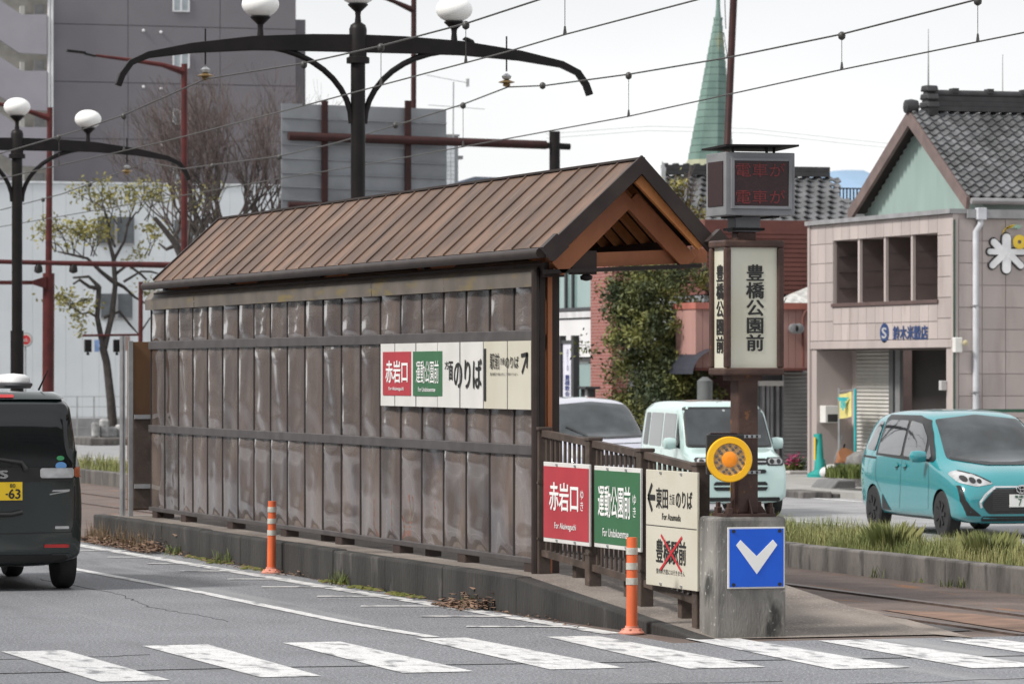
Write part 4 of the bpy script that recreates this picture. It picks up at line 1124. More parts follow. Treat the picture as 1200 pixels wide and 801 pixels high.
seam(v1, [(-.37, .68), (.37, .68)], 'y', 1, .02, .012).build('chrome_edge', CHROME, c1)
frontp(v1, 'lower_grille', rr(-.55, .55, .235, .30, .02), BLACKT, c1)
def ring2(cx, cz, rx, rz, y, wd, parent, m):
    o = MB(); n_ = 24
    pts = [Vector((cx + rx * math.cos(2 * math.pi * i / n_), y, cz + rz * math.sin(2 * math.pi * i / n_))) for i in range(n_ + 1)]
    o.tube(pts, wd, 6); o.build('emblem_ring', m, parent, 60)
em = MB(); em.lathe([(.07, 0), (.065, .012)], (0, 2.146, .655), 24, 'y'); em.v = [(a, 2.146 + (2.146 - b), .655 + (c - .655) * .72) for a, b, c in em.v]
em = em.build('emblem', BLACKT, c1)
for rx, rz, dz in ((.078, .052, 0), (.026, .050, 0), (.052, .022, .018)): ring2(0, .655 + dz, rx, rz, 2.162, .006, em, CHROME)
B(-.165, .165, 2.135, 2.150, .42, .585).build('number_plate', PLATEW, c1)
np_ = c1.children[-1]
letter('7', np_, mat('green_plate_ink', (.02, .12, .06), .5), (0, 2.1525, 0), ((-1, 0, 0), (0, 0, 1)), -.045, .0, .435, .525, .02)
letter('豊橋501', np_, mat('green_plate_ink', (.02, .12, .06), .5), (0, 2.1525, 0), ((-1, 0, 0), (0, 0, 1)), -.10, .10, .537, .573, .01)
seam(v1, [(-.66, 1.04), (-.2, .975), (.3, .975), (.66, 1.04)], 'y', 1, .035, .010).build('wiper_cowl', BLACKT, c1)
place(c1, 12.35, 19.1, -.2, math.pi - .06)

# --- pale mint boxy light van
MINT = carpaint('mint_car_paint', (.52, .68, .65))
c2 = thing('light_van', 'boxy pale mint small car behind the sign pole', 'car')
s2 = [(-1.69, .32, .68, .70, .60, .96, 1.62, .01), (-1.66, .24, .71, .725, .625, .97, 1.70, .015), (-1.3, .20, .73, .7375, .645, .98, 1.745, .02), (-.2, .19, .7375, .7375, .655, .97, 1.755, .02), (.45, .19, .7375, .7375, .66, .96, 1.735, .02),
      (.62, .19, .7375, .7375, .66, .95, 1.69, .02), (.72, .19, .7375, .7375, .665, .95, 1.58, .03), (.98, .19, .735, .7375, .685, .945, 1.20, .035), (1.08, .19, .735, .7375, .695, .94, 1.07, .035), (1.20, .19, .735, .735, .68, .93, 1.03, .03), (1.50, .19, .73, .733, .66, .88, .98, .02), (1.64, .20, .72, .725, .64, .80, .93, .01), (1.685, .22, .71, .715, .62, .70, .86, .005), (1.70, .28, .68, .69, .58, .58, .70, 0)]
b2, v2 = car_body(s2, MINT, (1.22, -1.24), .315, c2, .62, .55)
for y in (1.22, -1.24):
    for x in (-.645, .645): wheel(c2, x, y, .28, .155, FLAKE, 6)
frontp(v2, 'windscreen_surround', fil([(-.68, 1.04), (.68, 1.04), (.625, 1.655), (-.625, 1.655)]), BLACKT, c2, off=.003)
frontp(v2, 'windscreen', fil([(-.645, 1.075), (.645, 1.075), (.595, 1.62), (-.595, 1.62)]), GLASSL, c2, off=.007)
mirrored(v2, 'window_surround', [(-1.50, 1.02), (.95, .99), (1.0, 1.03), (.66, 1.60), (-1.40, 1.62)], MINT, c2, .003)
mirrored(v2, 'rear_quarter_glass', fil([(-1.45, 1.06), (-1.12, 1.05), (-1.12, 1.56), (-1.40, 1.56)]), GLASSD, c2, .007)
mirrored(v2, 'rear_window', fil([(-1.06, 1.05), (-.30, 1.04), (-.30, 1.56), (-1.06, 1.56)]), GLASSS, c2, .007)
mirrored(v2, 'front_window', fil([(-.22, 1.04), (.50, 1.02), (.50, 1.55), (-.22, 1.56)]), GLASSS, c2, .007)
mirrored(v2, 'corner_window', [(.56, 1.03), (.86, 1.02), (.58, 1.50)], GLASSD, c2, .007)
for s_ in (-1, 1):
    for pts in ([(.54, .98), (.58, .6), (.50, .30)], [(-.26, 1.0), (-.26, .6), (-.3, .30)], [(-1.09, 1.0), (-1.05, .7), (-.95, .55)]):
        seam(v2, pts, 'x', s_).build('door_gap', BLACKT, c2)
    for y in (-.42, -.10):
        k = patch(v2, rr(y - .09, y + .09, .86, .90, .015), 'x', s_, .02).build('door_handle', MINT, c2, 60)
        patch(v2, circ(.048, 14, y, .87), 'x', s_, .004).build('handle_recess', mat('shadowed_mint_recess', (.12, .19, .18), .6), k)  # flat disc of darker mint, the shade of the hollow painted in
    door_mirror(c2, s_ * .72, .70, 1.10, MINT, (.22, .12, .19))
frontp(v2, 'headlight', rr(.40, .69, .775, .90, .03), BLACKT, c2, both=True, step=.03)
for s_ in (-1, 1):
    frontp(v2, 'headlight_lens', rr(min(s_ * .43, s_ * .66), max(s_ * .43, s_ * .66), .795, .882, .03), LAMPC, c2, off=.012, step=.02)
    for a in (.49, .60):
        frontp(v2, 'lamp_reflector', circ(.036, 16, s_ * a, .838), BLACKT, c2, off=.016, step=.02)
frontp(v2, 'grille_bar', rr(-.40, .40, .79, .885, .01), BLACKT, c2)
seam(v2, [(-.40, .835), (.40, .835)], 'y', 1, .012, .012).build('chrome_edge', CHROME, c2)
frontp(v2, 'upper_intake', rr(-.40, .40, .66, .72, .02), BLACKT, c2)
frontp(v2, 'lower_intake', rr(-.42, .42, .40, .535, .03), BLACKT, c2)
seam(v2, [(-.42, .468), (.42, .468)], 'y', 1, .02, .012).build('intake_bar', MINT, c2)
frontp(v2, 'bumper_lip', rr(-.62, .62, .24, .30, .02), BLACKT, c2)
B(-.165, .165, 1.695, 1.712, .385, .55).build('number_plate', PLATEY, c2)
letter('58', c2.children[-1], INK, (0, 1.7145, 0), ((-1, 0, 0), (0, 0, 1)), -.08, .09, .40, .49, .02)
seam(v2, [(-.6, 1.065), (.6, 1.065)], 'y', 1, .03, .012).build('wiper_cowl', BLACKT, c2)
frontp(v2, 'inspection_sticker', rr(-.02, .02, 1.58, 1.61, .005), LAMPC, c2, off=.012, step=.02)
m_ = MB(); m_.lathe([(.02, 0), (.012, .03)], (0, .35, 1.765), 8); m_.build('roof_aerial', BLACKT, c2)
place(c2, 11.83, 27.6, -.2, math.pi - .09)

# --- silver blue minivan behind the fence
SILV = carpaint('silver_blue_car_paint', (.42, .43, .50))
c3 = thing('minivan', 'silver minivan with large windscreen seen over the barrier fence', 'car')
s3 = [(-2.3, .36, .70, .76, .60, 1.0, 1.50, .01), (-2.2, .24, .80, .82, .64, 1.02, 1.68, .02), (-1.6, .20, .845, .85, .66, 1.03, 1.74, .02), (0, .2, .85, .855, .68, 1.02, 1.76, .03), (.62, .2, .85, .855, .68, 1.01, 1.71, .035),
      (.85, .2, .85, .855, .69, 1.0, 1.62, .04), (1.18, .2, .85, .855, .72, 1.0, 1.36, .04), (1.48, .2, .85, .85, .75, .99, 1.10, .045), (1.75, .2, .84, .845, .72, .95, 1.05, .045), (2.05, .2, .80, .82, .66, .84, .96, .03), (2.22, .22, .74, .76, .58, .70, .80, .01), (2.29, .3, .66, .68, .5, .55, .62, 0)]
b3, v3 = car_body(s3, SILV, (1.42, -1.38), .35, c3)
for y in (1.42, -1.38):
    for x in (-.75, .75): wheel(c3, x, y, .32, .19, FLAKE, 5)
frontp(v3, 'windscreen', fil([(-.74, 1.10), (0, 1.075), (.74, 1.10), (.63, 1.63), (0, 1.685), (-.63, 1.63)]), GLASSL, c3)
mirrored(v3, 'window_surround', [(-1.9, 1.06), (1.2, 1.05), (.72, 1.58), (-1.85, 1.64)], BLACKT, c3, .003)
mirrored(v3, 'front_window', fil([(.05, 1.09), (.80, 1.07), (.62, 1.52), (.05, 1.59)]), GLASSS, c3)
mirrored(v3, 'rear_window', fil([(-1.1, 1.09), (-.03, 1.09), (-.03, 1.6), (-1.1, 1.61)]), GLASSS, c3)
mirrored(v3, 'corner_window', [(.90, 1.08), (1.14, 1.08), (.82, 1.42)], GLASSD, c3)
for s_ in (-1, 1): door_mirror(c3, s_ * .84, 1.0, 1.14, mat('navy_door_mirror', (.05, .06, .12), .2, coat=1), (.22, .12, .17))
seam(v3, [(-.72, 1.105), (0, 1.08), (.72, 1.105)], 'y', 1, .03, .010).build('wiper_cowl', BLACKT, c3)
seam(v3, [(.60, 1.26), (.30, 1.11)], 'y', 1, .022, .022).build('wiper', BLACKT, c3)
seam(v3, [(-.68, 1.0), (0, .985), (.68, 1.0)], 'y', 1, .012, .004).build('bonnet_gap', BLACKT, c3)
frontp(v3, 'headlight', fil([(.40, .74), (.74, .76), (.78, .90), (.52, .86)]), LAMPC, c3, both=True)
frontp(v3, 'grille', rr(-.40, .40, .64, .80, .03), BLACKT, c3)
frontp(v3, 'lower_grille', rr(-.50, .50, .32, .46, .03), BLACKT, c3)
B(-.165, .165, 2.285, 2.30, .44, .605).build('number_plate', PLATEW, c3)
place(c3, 12.25, 35.3, -.2, math.pi - .04)

# --- dark green tall light car, rear view, cut by the left edge
DKG = carpaint('dark_green_grey_car_paint', (.011, .020, .018))
c4 = thing('light_car', 'dark green tall small car seen from behind at the left edge', 'car')
s4 = [(-1.695, .36, .64, .68, .56, .95, 1.40, 0), (-1.672, .28, .71, .725, .60, .98, 1.72, .0), (-1.60, .22, .728, .735, .625, .98, 1.79, .01), (-1.2, .20, .735, .7375, .64, .98, 1.815, .02), (0, .2, .735, .7375, .645, .97, 1.82, .02), (.6, .2, .735, .7375, .64, .96, 1.78, .02),
      (.85, .2, .735, .7375, .65, .95, 1.55, .02), (1.15, .2, .735, .735, .66, .94, 1.1, .02), (1.5, .2, .73, .73, .62, .86, .98, .01), (1.69, .28, .66, .67, .56, .6, .72, 0)]
b4, v4 = car_body(s4, DKG, (1.22, -1.20), .32, c4, .6, .6)
for y in (1.22, -1.20):
    for x in (-.645, .645): wheel(c4, x, y, .285, .16, FLAKE, 6)
RV = -1
frontp(v4, 'rear_window', fil([(-.63, 1.075), (.63, 1.075), (.64, 1.40), (.585, 1.70), (-.585, 1.70), (-.64, 1.40)]), GLASSD, c4, RV)
frontp(v4, 'roof_spoiler', rr(-.58, .58, 1.73, 1.785, .02), DKG, c4, RV, .03)
frontp(v4, 'brake_light', rr(-.10, .10, 1.742, 1.762, .008), LAMPR, c4, RV, .036, step=.02)
frontp(v4, 'tailgate_garnish', rr(-.64, .64, 1.0, 1.125, .02), BLACKT, c4, RV, .012)
for s_ in (-1, 1):
    a, b = sorted((s_ * .33, s_ * .64)); frontp(v4, 'tail_lamp', rr(a, b, 1.03, 1.12, .015), LAMPC, c4, RV, .024, step=.03)
    a, b = sorted((s_ * .645, s_ * .72)); frontp(v4, 'indicator', rr(a, b, 1.035, 1.13, .015), LAMPO, c4, RV, .02, step=.03)
    a, b = sorted((s_ * .655, s_ * .715)); frontp(v4, 'pillar_lamp', fil([(a, 1.11), (b, 1.11), (b - .012 * (s_ > 0), 1.46), (a + .02, 1.40)]), LAMPC, c4, RV, .014, step=.03)
    a, b = sorted((s_ * .37, s_ * .60)); frontp(v4, 'reflector', rr(a, b, .395, .425, .006), LAMPR, c4, RV, .014, step=.03)
    a, b = sorted((s_ * .44, s_ * .62)); frontp(v4, 'bumper_crease', rr(a, b, .33, .338, .002), mat('dark_green_edge', (.05, .06, .06), .3), c4, RV, .006)
    seam(v4, [(s_ * .655, .955), (s_ * .655, .60), (s_ * .62, .535), (0, .525)], 'y', RV, .010).build('tailgate_gap', BLACKT, c4)
    door_mirror(c4, s_ * .73, .75, 1.12, DKG, (.22, .12, .2))
    seam(v4, [(-1.0, .3), (.8, .3)], 'x', s_, .02).build('sill_trim', BLACKT, c4)
    mirrored(v4, 'side_glass', fil([(-1.45, 1.06), (.75, 1.03), (.55, 1.6), (-1.40, 1.66)]), GLASSD, c4, sides=(s_,))
seam(v4, [(-.70, .66), (-.66, .655)], 'y', RV, .012).build('bumper_gap', BLACKT, c4)
frontp(v4, 'badge', [(.42, .875), (.60, .905), (.61, .925), (.45, .92), (.44, .905), (.55, .905), (.42, .885)], CHROME, c4, RV, .012, step=.03)
frontp(v4, 'hybrid_badge', rr(.47, .60, .565, .59, .005), CHROME, c4, RV, .010, step=.03)
frontp(v4, 'round_sticker', circ(.036, 18, .52, 1.21, .022), mat('green_sticker', (.05, .30, .12), .4), c4, RV, .012, step=.03)
frontp(v4, 'round_sticker', circ(.052, 18, .525, 1.14, .036), mat('blue_sticker', (.12, .30, .60), .4), c4, RV, .012, step=.03)
frontp(v4, 'lower_valance', rr(-.60, .60, .26, .33, .03), BLACKT, c4, RV, .005)
B(-.165, .165, -1.722, -1.705, .83, .995).build('number_plate', PLATEY, c4)
npl = c4.children[-1]
letter('63', npl, INK, (0, -1.7235, 0), NY, .040, .145, .845, .93, .02)
letter('-', npl, INK, (0, -1.7235, 0), NY, .012, .030, .88, .89, .02)
letter('80', npl, INK, (0, -1.7235, 0), NY, .05, .10, .945, .98, .01)
m_ = MB(); m_.tube([(.16, -1.74, .72), (.06, -1.75, .70), (-.1, -1.75, .70)], .022, 8); m_.build('tailgate_handle', BLACKT, c4, 50)
letter('S', c4, CHROME, (0, -1.73, 0), NY, -.045, .025, 1.03, 1.10, .04, name='emblem')
m_ = MB(); m_.tube([(.20, -1.712, 1.11), (.16, -1.715, 1.17), (-.1, -1.705, 1.21), (-.3, -1.70, 1.20)], [.03, .022, .014, .010], 8); m_.build('rear_wiper', BLACKT, c4, 50)
m_ = MB(); m_.tube([(.40, -1.3, 1.83), (.46, -1.45, 2.02)], [.010, .004], 6); m_.build('aerial', BLACKT, c4)
place(c4, -3.845, 5.60, 0, 0)
rp_ = thing('roof_pod', 'low white and grey pod on the roof of the dark green small car', 'roof pod', (-3.25, 6.6, 1.83))
m_ = MB(); m_.lathe([(.17, 0), (.19, .03), (.19, .05), (.16, .06)], (-3.24, 6.6, 1.835), 24); m_.v = [(a, 6.6 + (b - 6.6) * 1.6, c) for a, b, c in m_.v]; m_.build('base', mat('dark_grey_pod_base', (.10, .10, .11), .5), rp_, 40)
m_ = MB(); m_.lathe([(.17, .06), (.165, .10), (.12, .135), (.02, .145)], (-3.24, 6.6, 1.835), 24); m_.v = [(a, 6.6 + (b - 6.6) * 1.6, c) for a, b, c in m_.v]; m_.build('lid', mat('white_pod_lid', (.72, .72, .73), .3), rp_, 60)

# ================================================================ BUILDINGS
TILEP = mat('pinkish_wall_tile', (.455, .397, .378), .55, col2=(.375, .325, .31), scale=1.2, orand=.08, streak=.3)
mix_over(TILEP, (.30, .25, .235), 2.4, .58, .78, detail=6, squash=(1, 1, .18))
GROUT = mat('dark_tile_joint', (.10, .08, .078), .8)
SHUT = mat('pale_grey_shutter', (.52, .51, .485), .5, col2=(.44, .43, .41), scale=2)
DARKIN = mat('dark_interior', (.035, .032, .032), .8)
GUT = mat('grey_eave_trim', (.30, .30, .31), .5, col2=(.22, .22, .225), scale=3)
CYTILE = mat('grey_roof_tile', (.135, .138, .145), .38, col2=(.075, .077, .08), scale=1.5, orand=.35)
RIDGE = mat('dark_ridge_tile', (.035, .035, .038), .5, col2=(.022, .022, .024), scale=5)
GREENW = mat('pale_green_corrugated_wall', (.265, .355, .33), .55, col2=(.23, .31, .29), scale=2, streak=.3)
VERGE = mat('brown_grey_barge_board', (.17, .125, .115), .6, col2=(.13, .095, .09), scale=4)
BLUEL = mat('blue_wall_lettering', (.022, .05, .15), .4)

# --- pink tiled rice shop
XF = 20.5
yc = on_x(1117, 245, XF)[0]; yl = on_x(950, 262, XF)[0]; yin = on_x(957, 407, XF)[0]; yp = on_x(1109, 407, XF)[0]
zt_, zl = 4.97, on_x(1109, 407, XF)[1]
wy0, wy1 = on_x(1100, 280, XF)[0], on_x(977.5, 280, XF)[0]
wz0, wz1 = 3.34, 4.575
shop = thing('rice_shop', 'pinkish tiled two storey shop with four deep openings and blue lettering', 'building', (25, (yc + yl) / 2, -.09))
XD = 31.0
sb = [('wall', (XF, XF + 1.3, wy1, yl, zl, zt_)), ('wall', (XF, XF + 1.3, yc, wy0, zl, zt_)), ('wall', (XF, XF + 1.3, wy0, wy1, zl, wz0)), ('wall', (XF, XF + 1.3, wy0, wy1, wz1, zt_)),
      ('wall', (XF, XF + .95, yin, yl, -.1, zl)), ('wall', (XF, XF + .9, yc, yp, -.1, zl)), ('wall', (XF + .9, XD, yc, yc + .3, -.1, zl)), ('wall', (XF + 1.3, XD, yc, yl, zl, zt_ - .25)),
      ('wall', (XF + .76, XF + .95, on_x(1004.5, 480, XF + .75)[0] - .02, yin, -.1, zl))]
for nm, a in sb: B(*a).build(nm, TILEP, shop)
fins = [on_x(px, 300, XF)[0] for px in (1005.8, 1036.3, 1068)]
RSIDE = mat('shade_darkened_recess_tile', (.12, .094, .088), .6, col2=(.095, .073, .068), scale=2)  # brown recess tile, darkened further for the shade inside the openings
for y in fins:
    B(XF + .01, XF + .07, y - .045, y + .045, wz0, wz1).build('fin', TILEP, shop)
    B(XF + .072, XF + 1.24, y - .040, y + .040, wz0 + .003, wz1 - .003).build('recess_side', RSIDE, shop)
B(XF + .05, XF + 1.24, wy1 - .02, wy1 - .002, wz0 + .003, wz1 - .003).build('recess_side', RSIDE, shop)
for k in range(1, 4):
    for y in fins + [wy1 - .018]: B(XF + .08, XF + 1.2, y - .044, y - .0405 if y in fins else y - .003, wz0 + .31 * k, wz0 + .31 * k + .012).build('recess_joint', GROUT, shop)
B(XF + 1.25, XF + 1.32, wy0, wy1, wz0, wz1).build('recess_back', mat('shade_darkened_brown_tile', (.075, .058, .055), .6, col2=(.06, .046, .043), scale=2), shop)  # back tile colour darkened for the shade deep in the openings
B(XF - .05, XF + .1, wy0 - .05, wy1 + .05, wz0 - .07, wz0 - .003).build('sill', mat('dark_brown_sill', (.10, .065, .06), .5), shop)
# wall tiles, each proud of a dark joint
tc_ = {}
def tiles(axis, fixed, a0, a1, z0, z1, na, nz_, skip=None, m=TILEP):
    da, dz = (a1 - a0) / na, (z1 - z0) / nz_
    k = (axis, round(da, 4), round(dz, 4))
    if k not in tc_:
        g = .0065
        tc_[k] = (MB().box(-.022, .004, g, da - g, g, dz - g) if axis == 'x' else MB().box(g, da - g, -.022, .004, g, dz - g)).mesh('wall_tile', m)
    for i in range(na):
        for j in range(nz_):
            a, z = a0 + i * da, z0 + j * dz
            if skip and skip(a, a + da, z, z + dz): continue
            inst('wall_tile', tc_[k], shop, (fixed, a, z) if axis == 'x' else (a, fixed, z))
rowh = (zt_ - .06 - zl - .16) / 5
tiles('x', XF, yc + .02, wy0, zl + .16, zt_ - .06, 1, 6)
tiles('x', XF, wy1, yl - .05, zl + .16, zt_ - .06, 3, 6)
tiles('x', XF, wy0, wy1, zl + .16, wz0 - .08, 12, 2)
tiles('x', XF, wy0, wy1, wz1, zt_ - .06, 12, 1)
tiles('y', yc, XF + .10, XF + 5.3, -.09, zt_ - .15, 11, 12)
B(XF - .03, XF + .1, yc + .005, yl, zl, zl + .15).build('lintel', TILEP, shop, bevel=.01)
B(XF - .05, XF + .02, yl - .06, yl + .05, -.09, zt_ - .06).build('corner_trim', TILEP, shop)
B(XF - .02, XF + .09, yc - .03, yc + .06, -.09, zt_ - .06).build('corner_trim', TILEP, shop)
B(XF - .10, XF + .25, yc - .06, yl + .08, zt_ - .055, zt_ + .03).build('parapet_cap', GUT, shop)
B(XF + .25, XD, yc - .10, yc + .2, zt_ - .14, zt_ + .02).build('gutter', GUT, shop)
# ground floor: side wall, shutter, dark doorway
xs_ = XF + .75
ysh1, ysh0 = on_x(1004.5, 480, xs_)[0], on_x(1044, 480, xs_)[0]
m_ = MB(); n_ = 34; hz = (zl + .12) / n_
for i in range(n_):
    z = -.09 + i * hz
    m_.add([(xs_ + .01, ysh0, z), (xs_ + .01, ysh1, z), (xs_ - .025, ysh1, z + hz * .5), (xs_ - .025, ysh0, z + hz * .5), (xs_ + .01, ysh1, z + hz), (xs_ + .01, ysh0, z + hz)], [(0, 3, 2, 1), (3, 5, 4, 2)])
m_.build('shutter', SHUT, shop)
yd1 = on_x(1056, 480, xs_)[0]
B(xs_ - .05, xs_ + .05, on_x(1049, 480, xs_)[0], ysh0 - .01, -.09, zl).build('door_frame', mat('dark_grey_frame', (.11, .115, .12), .5), shop)
B(xs_ - .02, xs_ + .05, yd1 + .02, on_x(1050, 480, xs_)[0], -.09, zl).build('door_frame', mat('mid_grey_frame', (.20, .205, .21), .5), shop)
B(xs_ + .25, xs_ + .45, yc + .3, yd1 + .05, -.09, zl).build('doorway', mat('dark_brown_doorway', (.028, .023, .022), .7), shop)
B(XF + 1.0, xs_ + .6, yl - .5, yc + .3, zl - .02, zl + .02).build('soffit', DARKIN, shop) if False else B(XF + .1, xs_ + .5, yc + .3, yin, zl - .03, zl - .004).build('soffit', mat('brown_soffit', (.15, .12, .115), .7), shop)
# lettering and emblem
yt0, yt1 = on_x(1048.5, 390, XF)[0], on_x(1089, 390, XF)[0]
letter('鈴木米穀店', shop, BLUEL, (XF - .035, yt0, 0), NX, 0, yt0 - yt1, on_x(1070, 398, XF)[1], on_x(1070, 381.5, XF)[1], .03)
ye, ze = on_x(1038, 390, XF)
m_ = MB(); m_.plate(circ(.22, 22, 0, 0, .19), (XF - .03, ye, ze), (0, -1, 0), (0, 0, 1), .03); k = m_.build('emblem', BLUEL, shop)
letter('S', k, mat('grey_emblem_letter', (.40, .40, .42), .4), (XF - .034, ye, ze), NX, -.11, .11, -.10, .10, .02)
# the big rice character board with an ear of rice on the side wall
ex, ez = on_y(1178, 299, yc); WH = mat('white_sign_letter', (.74, .745, .76), .4); YEL = mat('yellow_sign_shape', (.66, .46, .04), .45)
SGN = mat('black_sign_backing', (.03, .03, .03), .5)
def stroke(pts, r_, y0, th, m, nm):
    for grow, dy, mm in ((.028, .0, SGN), (0, -.04, m)):
        o = MB(); (x0, z0), (x1, z1) = pts; d = Vector((x1 - x0, z1 - z0)); a = math.atan2(d.y, d.x); q = []
        for i in range(9): t_ = a + math.pi / 2 + math.pi * i / 8; q.append((x0 + (r_ + grow) * math.cos(t_), z0 + (r_ + grow) * math.sin(t_)))
        for i in range(9): t_ = a - math.pi / 2 + math.pi * i / 8; q.append((x1 + (r_ + grow) * math.cos(t_), z1 + (r_ + grow) * math.sin(t_)))
        o.plate(q, (ex, y0 + dy, ez), (1, 0, 0), (0, 0, 1), .035); o.build(nm if mm is m else 'sign_backing', mm, shop)
U = .0158
for i, ((xa, ya), (xb, yb), r_) in enumerate((((0, 20), (0, -16), 5.4), ((-21, 4), (21, 4), 3.4), ((-16, 15), (-8, 7), 4.2), ((-18, -12), (-6, -1), 3.8), ((18, -12), (6, -1), 3.8))):
    stroke(((xa * U, ya * U), (xb * U, yb * U)), r_ * U, yc - .03 - .003 * i, .03, WH, 'character_stroke')
m_ = MB(); n_ = 20
ro, ri, cx, cz = .135, .038, ex + 15.5 * U, ez + 15.5 * U
for i in range(n_):
    a, b = 2 * math.pi * i / n_, 2 * math.pi * (i + 1) / n_
    m_.add([(cx + r_ * math.cos(t_), yc - .10, cz + r_ * math.sin(t_)) for t_ in (a, b) for r_ in (ri, ro)], [(0, 1, 3, 2)])
m_.build('rice_ear_ring', YEL, shop)
for i in range(9):
    a = math.radians(165 - i * 13); m_ = MB(); c = (ex + (9 + 14 * math.cos(a)) * U, ez + (24 + 10 * math.sin(a)) * U)
    m_.plate([(c[0] + .045 * math.cos(t_) * math.sin(a) * 1.2 + .02 * math.sin(t_), c[1] + .03 * math.sin(t_) + .02 * math.cos(t_)) for t_ in [k_ * math.pi / 4 for k_ in range(8)]], (0, yc - .09, 0), (1, 0, 0), (0, 0, 1), .03)
    m_.build('rice_grain', YEL if i < 6 else mat('pale_green_sign_shape', (.28, .42, .33), .45), shop)
# pipes and fittings on the shop
ds = thing('downpipe', 'pale grey downpipe with elbow running down the pink side wall', 'downpipe', (XF + .5, yc - .08, -.09))
x1_, _ = on_y(1149, 300, yc - .08); x2_, _ = on_y(1143.5, 300, yc - .08)
m_ = MB(); m_.tube([(x1_, yc - .08, 4.95), (x1_, yc - .08, 4.72), (x2_, yc - .08, 4.58), (x2_, yc - .08, -.09)], .058, 10); m_.build('pipe', mat('pale_grey_pvc', (.50, .51, .54), .4), ds, 40)
B(x1_ - .09, x1_ + .09, yc - .17, yc - .03, 4.80, 5.02).build('hopper', mat('pale_grey_pvc', (.50, .51, .54), .4), ds, bevel=.01)
for z in (1.6, 3.2): B(x2_ - .07, x2_ + .07, yc - .14, yc - .03, z, z + .03).build('bracket', GUT, ds)
xg, _ = on_y(1118.5, 430, yc - .05)
m_ = MB(); m_.tube([(xg, yc - .05, 4.8), (xg, yc - .05, -.09)], .018, 6); tag(m_.build('earth_cable', mat('dark_green_cable', (.03, .07, .05), .5), None, 40), 'thin dark green cable down the corner of the pink shop', 'cable')
lx, lz = on_y(1123, 404, yc - .1); sl_ = thing('security_light', 'small white box light with yellow lamp on the pink wall corner', 'wall light', (lx, yc, lz))
B(lx - .09, lx + .06, yc - .16, yc - .024, lz - .14, lz + .14).build('box', WHITEP, sl_, bevel=.015)
m_ = MB(); m_.lathe([(.03, 0), (.055, .06), (.02, .08)], (lx + .09, yc - .16, lz + .04), 10, 'y'); m_.build('lamp', mat('cream_lamp', (.50, .44, .27), .4), sl_, 40)
mx_, mz_ = on_x(1108.5, 447, XF)
B(XF - .12, XF - .002, mx_ - .06, mx_ + .06, mz_ - .16, mz_ + .02).build('meter_box', mat('grey_meter_box', (.42, .42, .42), .5), None, bevel=.01)
tag(bpy.data.objects['meter_box'], 'small grey meter box at the right pillar of the pink shop', 'meter box')
# upper house with tiled roof behind the parapet
XG = 21.6
yap, zap = on_x(1065, 131, XG); yfe, zfe = on_x(1134, 233, XG); ybe, zbe = on_x(994, 249, XG)
uh = thing('tiled_house', 'house with grey tiled roof and pale green gable rising behind the pink shop', 'house', (25, yap, 4.7))
m_ = MB(); n_ = 34
for i in range(n_):      # corrugated gable, rib by rib
    ya = ybe + .12 + (yfe - ybe - .24) * i / n_; yb = ybe + .12 + (yfe - ybe - .24) * (i + 1) / n_
    def ztop(y): return (zap + (zfe - zap) * (y - yap) / (yfe - yap) if y < yap else zap + (zbe - zap) * (y - yap) / (ybe - yap)) - .12
    ym = ya * .6 + yb * .4
    m_.add([(XG + .35, ya, 4.7), (XG + .30, ym, 4.7), (XG + .35, yb, 4.7), (XG + .35, yb, ztop(yb)), (XG + .30, ym, ztop(ym)), (XG + .35, ya, ztop(ya))], [(0, 1, 4, 5), (1, 2, 3, 4)])
m_.build('gable_wall', GREENW, uh)
B(XG + .40, XG + 9, yfe + .35, ybe - .4, 4.7, zfe + .1).build('wall', GREENW, uh)
for (ya, za), (yb, zb_) in (((yap, zap), (yfe, zfe)), ((yap, zap), (ybe, zbe))):
    m_ = MB(); m_.add([(XG - .02, ya, za + .03), (XG - .02, yb, zb_ + .03), (XG - .02, yb + (.05 if yb < ya else -.05), zb_ - .20), (XG - .02, ya, za - .27),
                       (XG + .05, ya, za + .03), (XG + .05, yb, zb_ + .03), (XG + .05, yb + (.05 if yb < ya else -.05), zb_ - .20), (XG + .05, ya, za - .27)],
                      [(0, 1, 2, 3), (7, 6, 5, 4), (0, 4, 5, 1), (1, 5, 6, 2), (2, 6, 7, 3), (3, 7, 4, 0)]); m_.build('barge_board', VERGE, uh)
m_ = MB(); m_.add([(XG + .05, yap, zap - .02), (XG + 8, yap, zap - .02), (XG + 8, yfe, zfe - .03), (XG + .05, yfe, zfe - .03), (XG + 8, ybe, zbe - .03), (XG + .05, ybe, zbe - .03)], [(0, 3, 2, 1), (0, 1, 4, 5)]); m_.build('roof_underlay', DARKIN, uh)
def tile_mesh(wd, ln, pitch):
    """one pantile: an S-section that runs ln down the slope (local +x across, -y down)"""
    prof = [(-.04, .012), (.10, .034), (.26, .036), (.45, .008), (.62, -.012), (.82, -.004), (1.02, .014)]
    c_, s_ = math.cos(pitch), math.sin(pitch)
    vs = []
    for a, h in prof:
        for d, lift in ((0, .0), (ln * 1.12, .045)):
            hh = h * 1.25 + lift; vs.append((a * wd, -d * c_ - hh * -s_ * -1 * 0 - hh * s_ * 0 - 0, -d * s_ + hh * 1.0))
    fs = [(2 * i, 2 * i + 1, 2 * i + 3, 2 * i + 2) for i in range(6)]
    b = len(vs)
    for i in range(7): x, y, z = vs[2 * i + 1]; vs.append((x, y + .01, z - .035))
    fs += [(2 * i + 1, b + i, b + i + 1, 2 * i + 3) for i in range(6)]
    return MB().add(vs, fs)
pit = math.atan2(zap - zfe, yap - yfe); sl_len = math.hypot(zap - zfe, yap - yfe)
tw, nrow = .222, 17
tl = sl_len / nrow
